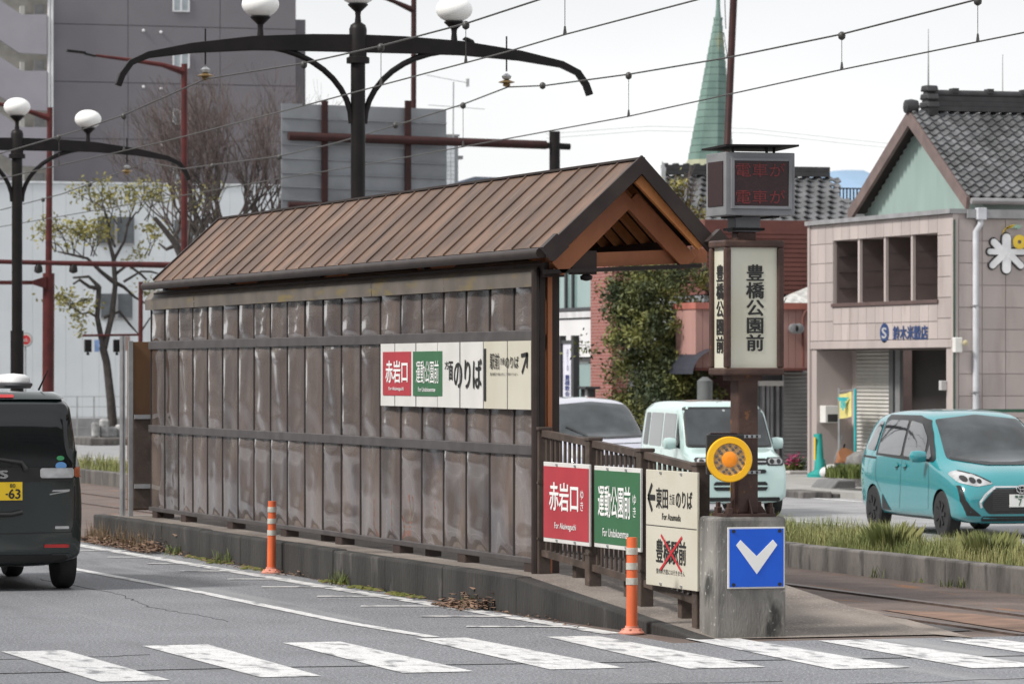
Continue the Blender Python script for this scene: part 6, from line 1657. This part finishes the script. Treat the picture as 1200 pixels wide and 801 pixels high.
# hill on the horizon, the blue of distant air put into its colour
hv = MB(); hy = 2200.0; n_ = 40; base = []
for i in range(n_ + 1):
    px = 700 + 500 * i / n_; py = 214 - 14 * math.exp(-((px - 985) / 34) ** 2) - 6 * math.exp(-((px - 1010) / 16) ** 2) + 1.5 * math.sin(px * .21) + 60 * min(1, max(0, abs(px - 960) - 140) / 120)
    base.append(P(px, py, hy))
for i in range(n_):
    a, b = base[i], base[i + 1]
    hv.add([(a.x, hy - 500, -1), (b.x, hy - 500, -1), b, a, (a.x, hy + 500, -1), (b.x, hy + 500, -1)], [(0, 1, 2, 3), (3, 2, 5, 4)])
tag(hv.build('hill', mat('haze_tinted_wooded_hill', (.20, .30, .42), .95, var=.1, scale=.01), None, 180), kind='structure')

# ================================================================ TREES AND PLANTS
def grow(rn, out, tips, p, d, ln, r, depth, spread, up, nseg=3, wob=.18, rmin=.006, kids=(2, 3), shrink=.72, rs=.66):
    pts, rad = [p.copy()], [r]
    for i in range(nseg):
        d = (d + Vector((rn.gauss(0, wob), rn.gauss(0, wob), rn.gauss(0, wob) + up))).normalized()
        p = p + d * ln / nseg
        pts.append(p.copy()); rad.append(max(rmin, r * (1 - (1 - rs) * (i + 1) / nseg)))
    out.append((pts, rad))
    if depth == 0:
        tips.append((p.copy(), d.copy())); return
    for k in range(rn.randint(*kids)):
        a = rn.uniform(spread * .5, spread); az = rn.uniform(0, 6.283)
        o = d.orthogonal().normalized(); o.rotate(Matrix.Rotation(az, 3, d))
        nd = (d * math.cos(a) + o * math.sin(a)).normalized()
        grow(rn, out, tips, p, nd, ln * shrink * rn.uniform(.8, 1.2), max(rmin, r * rs), depth - 1, spread, up, nseg, wob, rmin, kids, shrink, rs)
def limbs(branches, lo, hi, n=6):
    m_ = MB()
    for pts, rad in branches:
        if lo <= rad[0] < hi: m_.tube(pts, rad, n if rad[0] > .02 else 3, rad[0] > .02)
    return m_
def leaf_cloud(rn, pts, n, size, sig, flat=1.0):
    m_ = MB()
    for _ in range(n):
        p = rn.choice(pts); c = Vector((p.x + rn.gauss(0, sig), p.y + rn.gauss(0, sig), p.z + rn.gauss(0, sig * flat)))
        a = Vector((rn.gauss(0, 1), rn.gauss(0, 1), rn.gauss(0, 1))).normalized(); b = a.orthogonal().normalized(); b.rotate(Matrix.Rotation(rn.uniform(0, 6.28), 3, a))
        s_ = size * rn.uniform(.6, 1.3); q = a.cross(b)
        m_.add([c - b * s_, c + q * s_ * .45, c + b * s_, c - q * s_ * .45], [(0, 1, 2, 3)])
    return m_
# pollarded tree
rn = random.Random(11)
yT = 92.5
t = thing('pollard_tree', 'knobbly pollarded tree with sparse yellow green leaves before the white building', 'tree', P(133, 512, yT))
def TP(px, py, dy=0): return P(px, py, yT) + Vector((0, dy, 0))
br = [([TP(133, 512), TP(130, 470), TP(125, 425), TP(120, 405)], [.20, .17, .15, .15]),
      ([TP(121, 408), TP(114, 372), TP(116, 335)], [.12, .10, .10]), ([TP(122, 408), TP(131, 370), TP(135, 335), TP(133, 300)], [.13, .11, .10, .09]),
      ([TP(116, 338), TP(103, 336, -.2), TP(90, 328, -.4), TP(82, 333, -.5)], [.10, .07, .06, .045]), ([TP(116, 336), TP(104, 324), TP(88, 325, .3)], [.09, .06, .04]),
      ([TP(133, 330), TP(118, 318), TP(100, 303, -.3), TP(78, 298, -.4), TP(65, 295, -.3)], [.10, .08, .06, .05, .03]),
      ([TP(133, 330), TP(145, 336), TP(158, 348), TP(175, 358)], [.09, .07, .05, .03]), ([TP(134, 322), TP(150, 310), TP(166, 322), TP(172, 328)], [.08, .06, .05, .04]),
      ([TP(122, 372), TP(140, 365), TP(152, 380), TP(163, 392), TP(176, 372)], [.07, .06, .05, .045, .03]), ([TP(115, 372), TP(104, 366), TP(96, 368)], [.05, .04, .03]),
      ([TP(133, 302), TP(127, 280), TP(128, 262), TP(120, 240)], [.09, .06, .05, .03]), ([TP(133, 305), TP(146, 282), TP(150, 262), TP(160, 248)], [.07, .05, .04, .03]), ([TP(145, 330), TP(165, 318), TP(180, 318, .3), TP(190, 322)], [.06, .045, .04, .03])]
tips = []
for (a, b) in [((100, 303), (-.6, 1)), ((88, 300), (-.3, 1)), ((104, 300), (.1, 1)), ((78, 298), (-.5, .9)), ((112, 300), (.2, 1)), ((128, 262), (-.2, 1)), ((120, 245), (-.6, .8)), ((150, 265), (.3, 1)), ((160, 250), (.8, .8)), ((134, 290), (-.3, 1)), ((66, 295), (-.4, 1)),
               ((172, 300), (.6, .8)), ((176, 372), (.5, 1)), ((96, 368), (-.8, .6)), ((100, 350), (-.5, -.2)), ((170, 258), (.5, .7)), ((140, 262), (0, 1))]:
    for k in range(2):
        grow(rn, br, tips, TP(*a, rn.uniform(-.4, .4)), Vector((b[0] + rn.gauss(0, .3), rn.gauss(0, .4), b[1])).normalized(), .42, .028, 2, .7, .08, 3, .16, .008)
br = [(p_, [r_ * .78 for r_ in q_]) for p_, q_ in br]
limbs(br, .0, 9).build('trunk', BARKD, t, 60)
pts = [p for p, _ in tips]
leaf_cloud(rn, pts + [TP(120, 258), TP(150, 245), TP(140, 252), TP(108, 262), TP(75, 268), TP(50, 275)], 1900, .080, .20, .7).build('crown', LEAFY, t)
leaf_cloud(rn, [TP(92, 372), TP(95, 385), TP(98, 360), TP(106, 355), TP(155, 300), TP(165, 295), TP(90, 362)], 320, .075, .16).build('crown', LEAFY, t)
# bare reddish tree
rn = random.Random(4)
yB2 = 96.0
t = thing('bare_tree', 'leafless tree with a haze of reddish twigs in front of the apartment block', 'tree', P(262, 500, yB2))
br, tips = [], []
base = P(250, 500, yB2); base.z = -.1
br.append(([base, P(252, 400, yB2), P(256, 340, yB2)], [.24, .19, .16]))
for px, py, dx, r_ in ((256, 340, -1.15, .085), (256, 338, -.7, .09), (256, 336, -.35, .10), (257, 334, .0, .11), (257, 336, .35, .10), (258, 338, .7, .09), (258, 340, 1.15, .085), (252, 350, -1.5, .07), (262, 346, 1.5, .075), (256, 330, -.15, .09), (257, 330, .2, .09), (255, 335, -.9, .08), (258, 335, .9, .08), (256, 326, -.5, .09), (257, 326, .5, .09), (250, 338, -1.3, .08), (263, 338, 1.3, .08), (254, 322, -.25, .09), (259, 322, .25, .09)):
    grow(rn, br, tips, P(px, py, yB2), Vector((dx, rn.uniform(-.5, .5), 1.0)).normalized(), 1.5, r_, 6, .50, .07, 4, .12, .0045, (2, 3), .79, .60)
limbs(br, .035, 9).build('trunk', BARK, t, 60)
limbs(br, 0, .035).build('twigs', TWIG, t)
# trimmed limb stubs of another tree just above the shelter's far end
t = thing('cut_back_tree', 'dark cut back branches with a few buds above the far roof corner', 'tree', P(205, 500, 84))
br, tips = [], []
br.append(([P(215, 500, 84), P(214, 380, 84), P(212, 300, 84), P(205, 285, 84), P(192, 268, 84), P(181, 255, 84)], [.16, .14, .11, .09, .075, .06]))
br.append(([P(206, 287, 84), P(195, 292, 84.2), P(186, 285, 84.4)], [.07, .05, .03])); br.append(([P(213, 300, 84), P(226, 288, 84), P(236, 262, 84), P(245, 250, 84)], [.09, .07, .05, .03]))
for _ in range(10): grow(rn, br, tips, P(rn.uniform(190, 245), rn.uniform(250, 285), 84), Vector((rn.gauss(0, .6), rn.gauss(0, .4), .9)).normalized(), .5, .03, 2, .6, .08, 3, .15, .008)
limbs(br, 0, 9).build('trunk', BARKD, t, 60)
leaf_cloud(rn, [p for p, _ in tips], 120, .05, .12).build('crown', LEAFY, t)
# evergreen beside the church
rn = random.Random(21)
yE = 50.0
t = thing('evergreen_tree', 'dense dark evergreen tree seen through the shelter gable', 'tree', P(775, 560, yE))
br, tips = [], []
b0 = P(778, 560, yE); b0.z = -.09
grow(rn, br, tips, b0, Vector((0, 0, 1)), 1.4, .15, 5, .62, .06, 3, .12, .01, (2, 3), .78, .66)
limbs(br, .012, 9).build('trunk', BARKD, t, 60)
pts = []
for _ in range(150):
    u = rn.random() ** .9; py = 298 + 205 * u
    hw = (60 if u < .45 else 60 - 34 * (u - .45)) * (.72 + .28 * math.sin(u * 17) ** 2)
    px = 773 + rn.uniform(-1, 1) * hw + (8 if u > .5 else 0)
    pts.append(P(px, py, yE) + Vector((0, rn.uniform(-1.2, 1.2), 0)))
leaf_cloud(rn, pts, 20000, .056, .125, .7).build('crown', LEAFG, t)
leaf_cloud(rn, [p + Vector((rn.gauss(0, .2), rn.uniform(.1, .8), rn.gauss(0, .2))) for p in pts], 9000, .056, .16).build('crown', LEAFG, t)
pts = [P(rn.uniform(712, 735), rn.uniform(330, 375), yE) for _ in range(24)]
leaf_cloud(rn, pts, 420, .06, .10).build('crown', LEAFG, t)
# small spring tree over the tiled roof and shrubs
t = thing('spring_tree', 'light yellow green treetop beside the gable apex and the display', 'tree', P(795, 500, 55))
br, tips = [], []
b0 = P(797, 500, 55); b0.z = -.09
br.append(([b0, P(797, 330, 55), P(797, 262, 55)], [.10, .07, .04]))
for _ in range(8): grow(rn, br, tips, P(rn.uniform(790, 806), rn.uniform(250, 280), 55), Vector((rn.gauss(0, .4), rn.gauss(0, .4), 1)).normalized(), .5, .025, 2, .5, .05, 3, .12, .006)
limbs(br, 0, 9).build('trunk', BARK, t, 60)
leaf_cloud(rn, [P(792 + rn.gauss(0, 6), 212 + abs(rn.gauss(0, 22)), 55) for _ in range(40)] + [P(812 + rn.gauss(0, 6), 250 + rn.gauss(0, 8), 55) for _ in range(20)], 700, .055, .12).build('crown', LEAFY, t)
t = thing('hedge_shrub', 'small orange green shrub between the silver and the mint cars', 'shrub', P(757, 520, 52))
leaf_cloud(rn, [P(757 + rn.gauss(0, 7), 515 + rn.gauss(0, 14), 52) for _ in range(40)], 700, .05, .10).build('foliage', mat('rusty_green_leaf', (.22, .14, .05), .7, col2=(.12, .13, .04), scale=3), t)
m_ = MB(); c = P(757, 545, 52)
for k in range(5): m_.tube([(c.x, c.y, -.1), (c.x + rn.gauss(0, .15), c.y, c.z + .3)], .015, 4)
m_.build('stems', BARK, t)
# grass on the median: one mesh of blades, thicker in tussocks
rn = random.Random(9)
def blades(n, xr, yr, zf, hl, hh, wd, dens=None):
    m_ = MB(); k = 0
    while k < n:
        x, y = rn.uniform(*xr), rn.uniform(*yr)
        dn = noise.noise((x * 1.3, y * .9, 0)) * .5 + .5
        if rn.random() > max(.06, (dn - .30) * 2.4): continue
        k += 1
        h = rn.uniform(hl, hh) * (.45 + 1.0 * dn); a = rn.uniform(0, 6.28); ln = rn.uniform(.1, .55) * h
        ca, sa = math.cos(a), math.sin(a); z = zf
        w_ = wd * rn.uniform(.7, 1.4)
        px_, py_ = -sa * w_, ca * w_
        m_.add([(x - px_, y - py_, z), (x + px_, y + py_, z), (x + ca * ln * .35 + px_ * .7, y + sa * ln * .35 + py_ * .7, z + h * .6), (x + ca * ln * .35 - px_ * .7, y + sa * ln * .35 - py_ * .7, z + h * .6), (x + ca * ln, y + sa * ln, z + h)], [(0, 1, 2, 3), (3, 2, 4)])
    return m_
g_ = tag(blades(30000, (4.97, 6.5), (-2.8, 16), .165, .06, .24, .0035).build('median_grass', GRASS), kind='stuff')
tag(blades(5000, (4.97, 6.5), (16, 60), .165, .10, .25, .010).build('median_grass', GRASS), kind='stuff')
for i, (x, y) in enumerate(((5.5, 3.0), (5.35, 1.0), (5.7, -.4), (5.6, 5.6), (5.3, -1.6), (5.9, 2.0))):
    m_ = MB()
    for _ in range(520):
        a = rn.uniform(0, 6.28); r0 = min(.28, abs(rn.gauss(0, .12))); h = rn.uniform(.12, .34); ln = rn.uniform(.02, .15)
        p = (x + r0 * math.cos(a), y + r0 * math.sin(a)); w_ = .0022
        m_.add([(p[0] - w_, p[1], .165), (p[0] + w_, p[1], .165), (p[0] + ln * .4 * math.cos(a) + w_, p[1] + ln * .4 * math.sin(a), .165 + h * .7), (p[0] + ln * math.cos(a), p[1] + ln * math.sin(a), .165 + h)], [(0, 1, 2), (1, 3, 2)])
    tag(m_.build('grass_tussock', GRASS), ('grass tuft before the front wheel of the teal car', 'grass tuft near the right edge of the picture on the median kerb', 'rightmost grass tuft set back on the median', 'grass tuft on the median nearest the concrete block', 'grass tuft at the right end close to the kerb', 'grass tuft behind the others below the teal car door')[i], 'grass tuft', 'grass tufts on the median')
# weeds and litter along the kerbs
def weed(x, y, z, n, h, m, label, w=.006):
    m_ = MB()
    for _ in range(n):
        a = rn.uniform(0, 6.28); hh = h * rn.uniform(.5, 1.1); ln = hh * rn.uniform(.1, .5); ox, oy = rn.gauss(0, .05), rn.gauss(0, .05); ca, sa = math.cos(a), math.sin(a)
        m_.add([(x + ox - sa * w, y + oy + ca * w, z), (x + ox + sa * w, y + oy - ca * w, z), (x + ox + ca * ln + sa * w * .6, y + oy + sa * ln - ca * w * .6, z + hh * .75), (x + ox + ca * ln * 1.5, y + oy + sa * ln * 1.5, z + hh)], [(0, 1, 2), (0, 2, 3)])
    return tag(m_.build('weed', m), label, 'weed', 'weeds growing along the kerbs')
WL = ('leftmost', 'second', 'third', 'fourth', 'fifth', 'sixth', 'seventh')
for i, (x, y, h) in enumerate(((4.73, 3.9, .14), (4.74, 2.2, .10), (4.72, 1.9, .12), (4.74, .2, .09), (4.73, -1.0, .15), (4.73, -.2, .07), (4.74, 2.9, .06))): weed(x, y, 0, 14, h * .9, GRASSG, 'small green weed at the median kerb foot, ' + {3.9: 'leftmost of seven', 2.9: 'second from left', 2.2: 'third from left', 1.9: 'middle one', .2: 'third from right', -.2: 'second from right', -1.0: 'rightmost and tallest'}[y])
weed(2.12, -.6, .0, 30, .10, GRASSG, 'green weed sprouting from the dark hole in the track paving')
for x, y, h in ((-.56, 8.8, .22), (-.56, 4.35, .20), (-.56, 4.2, .12), (-.56, 11.0, .16), (-.56, .15, .13)): weed(x, y, 0, 40, h * .75, GRASSG, 'weed against the platform kerb ' + {8.8: 'left of the farther orange post', 4.35: 'right of the farther orange post, taller one', 4.2: 'right of the farther orange post, shorter one', 11.0: 'farthest left beside the dry leaves', .15: 'rising from the leaf heap near the ramp'}[y])
lm = MB()
def litter(x0, x1, y0, y1, n, s0, hmax):
    for _ in range(n):
        x, y = rn.uniform(x0, x1), rn.uniform(y0, y1); z = .008 + abs(rn.gauss(0, hmax)) * max(0, (x - x0) / (x1 - x0))
        a = rn.uniform(0, 6.28); s_ = s0 * rn.uniform(.5, 1.3); tl_ = rn.uniform(-.6, .6) * s_
        lm.add([(x + s_ * math.cos(a), y + s_ * math.sin(a), z + tl_ * .5), (x - s_ * .4 * math.sin(a), y + s_ * .4 * math.cos(a), z + .01), (x - s_ * math.cos(a), y - s_ * math.sin(a), z + abs(tl_)), (x + s_ * .4 * math.sin(a), y - s_ * .4 * math.cos(a), z + .004)], [(0, 1, 2, 3)])
litter(-.86, -.52, 11.2, 15.4, 900, .045, .07); litter(-.72, -.52, 5.5, 11, 160, .03, .02); litter(-.80, -.50, -.4, .55, 420, .04, .06); litter(-.66, -.48, -3.0, -.6, 50, .025, .01); litter(-.72, -.52, .6, 5, 70, .03, .01)
tag(lm.build('leaf_litter', DEADLEAF), kind='stuff')
mo = MB()
for y0, y1, n in ((8.6, 10.6, 110), (6.9, 8.0, 40), (2.9, 3.8, 60), (1.6, 2.6, 90), (4.2, 4.9, 40)):
    for _ in range(n):
        x, y, r_ = -.53 - abs(rn.gauss(0, .05)), rn.uniform(y0, y1), rn.uniform(.015, .045)
        mo.lathe([(r_, .004), (r_ * .7, r_ * .4), (r_ * .2, r_ * .5)], (x, y, 0), 6)
tag(mo.build('moss', MOSS), kind='stuff')
# dry weeds at the platform end
dm_ = MB()
for _ in range(260):
    x, y = -.58 - abs(rn.gauss(0, .08)), rn.uniform(12.0, 15.3); h = rn.uniform(.05, .30); a = rn.uniform(0, 6.28)
    dm_.add([(x - .006, y, 0), (x + .006, y, 0), (x + .3 * h * math.cos(a), y + .3 * h * math.sin(a), h)], [(0, 1, 2)])
tag(dm_.build('dry_stalks', mat('dry_stalk', (.26, .19, .12), .9)), kind='stuff')

# ================================================================ SMALL THINGS BY THE SHOP
def Gx(px, y): return on_y(px, 500, y)[0]
yq_ = 45.2
xx = XF - .55
fl_ = thing('shop_flag', 'yellow banner with a teal mark hung between two poles by the shop shutter', 'banner', (XF + .2, on_x(992, 500, XF)[0], -.09))
y1f, y2f = on_x(983.5, 470, XF + .2)[0], on_x(1000, 470, XF + .2)[0]
zf1, zf2 = on_x(990, 488, XF)[1], on_x(990, 462, XF)[1]
m_ = MB(); n_ = 6
for i in range(n_ + 1):
    f_ = i / n_
    for z in (zf1 - .1 * (1 - f_) * .5, zf2 + .06 * f_): m_.v.append((XF + .2 + .04 * math.sin(f_ * 5), y1f + (y2f - y1f) * f_, z))
for i in range(n_): m_.f.append((2 * i, 2 * i + 2, 2 * i + 3, 2 * i + 1))
m_.build('banner', mat('yellow_banner_cloth', (.62, .55, .20), .8), fl_, 60)
TEALC = mat('teal_banner_print', (.03, .36, .38), .6)
letter('T', fl_, TEALC, (XF + .13, y1f, 0), NX, .15, .58, zf1 + .14, zf2 - .08, .09)
for y, mm in ((y1f + .05, STEEL), (y2f - .05, TEALC)):
    m_ = MB(); m_.tube([(XF + .22, y, -.09), (XF + .22, y, zf2 + .12)], .03, 8); m_.build('pole', mm, fl_, 40)
m_ = MB(); m_.tube([(XF + .22, y1f + .1, zf2 + .05), (XF + .22, y2f - .1, zf2 + .10)], .012, 6); m_.build('cross_rod', STEEL, fl_)
gp_ = thing('green_stand', 'bright teal green post stand leaning by the shop corner', 'stand', (XF - .2, on_x(961, 540, XF - .2)[0], -.09))
yg = on_x(961, 540, XF - .2)[0]
m_ = MB(); m_.tube([(XF - .2, yg, .1), (XF - .2, yg + .12, on_x(960, 508, XF)[1])], .085, 10); m_.build('post', mat('teal_green_plastic', (.02, .30, .27), .4), gp_, 40)
m_ = MB(); m_.lathe([(.26, 0), (.26, .06), (.12, .14), (.10, .35)], (XF - .2, yg, -.09), 14); m_.build('base', mat('teal_green_plastic', (.02, .30, .27), .4), gp_, 40)
B(XF - .30, XF - .285, yg + .01, yg + .08, .25, .70).build('reflective_label', YEL, gp_)
mb_ = thing('mail_box', 'pale grey open wall box on the shop side wall', 'box', (XF + 1.2, yin - .1, 1.3))
ymb = yin
xa_, za_ = on_y(965, 475, yin - .2); xb2, zb2 = on_y(982, 495, yin - .2)
B(xa_, xb2, yin - .30, yin - .003, zb2, za_).build('case', WHITEP, mb_, bevel=.01)
B(xa_ + .05, xb2 - .02, yin - .312, yin - .29, zb2 + .02, zb2 + .17).build('opening', DARKIN, mb_)
bg_ = thing('plant_pot', 'brown terracotta pot lying tilted by the shop shutter', 'pot', (XF + .1, on_x(986, 545, XF)[0], -.09))
yp2, zp2 = on_x(987, 543, XF)
m_ = MB(); m_.lathe([(.10, -.22), (.19, .16), (.21, .16), (.21, .24), (.17, .24)], (0, 0, 0), 18); rot = Matrix.Rotation(R(50), 3, 'X') @ Matrix.Rotation(R(12), 3, 'Y')
m_.v = [tuple(rot @ Vector(v) + Vector((XF, yp2, zp2))) for v in m_.v]; m_.build('pot', mat('terracotta', (.30, .13, .06), .8), bg_, 40)
yp3, zp3 = on_x(976, 549, XF - .2)
m_ = MB()
for k in range(5): m_.lathe([(.14 * math.sin(math.pi * j / 6) + .003, -.12 * math.cos(math.pi * j / 6)) for j in range(7)], (XF - .25 + rn.gauss(0, .05), yp3 + .13 * (k - 2), zp3 - .05 + rn.uniform(-.03, .03)), 10)
tag(m_.build('white_bag', mat('white_plastic_bag', (.66, .66, .66), .5, bump=.6, bscale=9), None, 60), 'crumpled white bag on the pavement by the shop', 'bag')
m_ = MB(); m_.lathe([(.20, 0), (.24, .30), (.22, .30)], (XF - .05, yp3 - .35, -.09), 14); bk = m_.build('bucket', mat('dark_blue_bucket', (.03, .035, .05), .5), None, 40); tag(bk, 'dark blue bucket under the terracotta pot', 'bucket')
for i, (pa, pb2) in enumerate((((975, 545), (988, 508)), ((980, 548), (990, 520)))):
    ya, za = on_x(*pa, XF + .3); yb2, zb2 = on_x(*pb2, XF + .5)
    m_ = MB(); m_.tube([(XF + .3, ya, za - .1), (XF + .5, yb2, zb2)], .02, 6); tag(m_.build('broom_handle', STEEL if i == 0 else BLACKP, None, 40), 'pale broom handle leaning by the pot' if i == 0 else 'dark short handle leaning behind the pot', 'broom')
fb = thing('flower_planter', 'pale planter of pink flowers in front of the grey roller shutter', 'planter', (X(930, 46.8), 46.8, -.09))
B(X(921, 46.8), X(943, 46.8), 46.6, 47.0, -.09, Z(551, 930, 46.8)).build('trough', mat('pale_planter', (.46, .44, .42), .8), fb, bevel=.02)
leaf_cloud(rn, [P(922 + 20 * rn.random(), 540 + 8 * rn.random(), 46.8) for _ in range(26)], 260, .05, .05).build('leaves', LEAFG, fb)
fl2 = leaf_cloud(rn, [P(922 + 20 * rn.random(), 533 + 8 * rn.random(), 46.75) for _ in range(20)], 90, .04, .04)
bpy.context.view_layer.update()
tag(fl2.build('flowers', mat('pink_petal', (.42, .07, .16), .7, col2=(.28, .03, .10), scale=8), fb), kind='stuff')
# kerb blocks and boulder of the planting bed across the road
kb_ = thing('planting_bed_kerb', 'low grey concrete kerb blocks around a grassy bed across the road', 'kerb', (17.2, 36, -.2))
yk2 = 34.5
for i, (pa, pb2, pyt, pyb) in enumerate(((940, 975, 576, 594), (976, 989, 578, 595), (989.5, 1046, 577, 596))):
    B(on_y(pa, 585, yk2)[0], on_y(pb2, 585, yk2)[0], yk2 + .02 * i, yk2 + 1.6, -.25, on_y(pa, pyt, yk2)[1]).build('kerb_block', KERB, kb_, bevel=.02)
xa_, za_ = on_y(962, 562, 36.6); xb2, zb2 = on_y(998, 578, 36.6)
m_ = MB(); m_.add([(xa_, 36.4, -.2), (xb2, 36.4, -.2), (xb2, 36.4, za_), (xa_ + .25, 36.4, za_), (xa_, 37.4, -.2), (xb2, 37.4, -.2), (xb2, 37.4, za_), (xa_ + .25, 37.4, za_)], [(0, 1, 2, 3), (7, 6, 5, 4), (3, 2, 6, 7), (0, 3, 7, 4), (1, 5, 6, 2)])
tag(m_.build('kerb_block', mat('dark_grey_concrete', (.14, .14, .14), .9, bump=.5), None, bevel=.03), 'sloped dark grey concrete block on the far pavement', 'concrete block')
m_ = MB(); c = P(1010, 565, 37.5); m_.lathe([(.30, -.25), (.36, 0), (.30, .30), (.12, .42), (.02, .44)], (0, 0, 0), 12)
m_.v = [(c.x + a * (1 + .2 * noise.noise((a * 4, b * 4, z * 4))), 37.5 + b, .14 + z + .12 * noise.noise((a * 3 + 5, b * 3, z * 3))) for a, b, z in m_.v]
tag(m_.build('boulder', mat('grey_boulder', (.16, .155, .15), .95, var=.35, scale=5, bump=1), None, 50), 'grey boulder behind the kerb blocks beside the teal car', 'boulder')
tag(blades(1300, (on_y(990, 580, 35.2)[0], on_y(1040, 580, 35.2)[0]), (34.9, 36.2), .12, .12, .28, .015).build('bed_grass', GRASSG), kind='stuff')
gfx = thing('green_rail_fence', 'thin dark green rail fence along the pink side wall behind the teal car', 'fence', (XF + 1.5, yc - .6, -.09))
zg = on_y(1160, 481, yc - .6)[1]
B(XF + .1, XF + 5, yc - .62, yc - .58, zg - .03, zg + .03).build('rail', mat('dark_green_fence_paint', (.02, .08, .05), .5), gfx)
for k in range(4): B(XF + .12 + 1.3 * k, XF + .17 + 1.3 * k, yc - .575, yc - .53, -.09, zg).build('post', mat('dark_green_fence_paint', (.02, .08, .05), .5), gfx)
# bird on the gantry beam
c = P(551, 52, 60.0)
bd = MB(); x0b, z0b = on_y(551, 55, 25.65)
bd.tube([(x0b + .10, 25.65, z0b - .02), (x0b + .02, 25.65, z0b + .06), (x0b - .05, 25.65, z0b + .10), (x0b - .08, 25.65, z0b + .115), (x0b - .12, 25.65, z0b + .105)], [.012, .05, .04, .032, .006], 8)
for d in (.0, .03): bd.tube([(x0b + .01 + d, 25.65, z0b + .03), (x0b + .01 + d, 25.65, z0b - .03)], .005, 4)
tag(bd.build('bird', BLACKP, None, 60), 'small dark bird perched on the right half of the near gantry beam', 'bird')

# ================================================================ UNSEEN BUILDINGS ADDED TO DARKEN REFLECTIONS (left of and behind the camera)
def plain_building(x0, x1, y0, y1, h, m, label, face):
    t = thing('unseen_building', label, 'building', ((x0 + x1) / 2, (y0 + y1) / 2, 0))
    B(x0, x1, y0, y1, -.1, h).build('wall', m, t)
    n_ = max(2, int(((y1 - y0) if face == 'x' else (x1 - x0)) / 3.2)); wm = mat('dark_street_window', (.05, .06, .065), .1, spec=.6)
    for s_ in range(int(h / 3.1)):
        for k in range(n_):
            z = .9 + 3.1 * s_
            if face == 'x': a = y0 + (y1 - y0) * (k + .5) / n_; B(x1 - .05, x1 + .03, a - .9, a + .9, z, z + 1.5).build('window', wm, t)
            else: a = x0 + (x1 - x0) * (k + .5) / n_; B(a - .9, a + .9, y1 - .05, y1 + .03, z, z + 1.5).build('window', wm, t)
NB = mat('brown_render_wall', (.16, .13, .115), .8); NG = mat('grey_render_wall', (.20, .20, .20), .8); NT = mat('tan_tile_wall', (.24, .20, .165), .8)
for y0, y1, h, m, lb in ((-34, -14, 10, NB, 'added unseen brown three storey building across the near lanes, nearest the crossing'), (-13, 8, 13, NG, 'added unseen grey four storey building across the near lanes'), (9, 30, 9, NT, 'added unseen tan three storey building across the near lanes'),
                         (31, 58, 12, NB, 'added unseen brown four storey building farther along the near lanes'), (59, 95, 10, NG, 'added unseen long grey building farther along the near lanes'), (96, 150, 13, NT, 'added unseen long tan building at the far end of the near lanes')):
    plain_building(-34, -19, y0, y1, h, m, lb, 'x')
for x0, x1, h, m, lb in ((-16, 4, 10, NG, 'added unseen grey building behind the crossing on the left'), (5, 26, 12, NB, 'added unseen brown building behind the crossing on the right')):
    plain_building(x0, x1, -74, -62, h, m, lb, 'y')
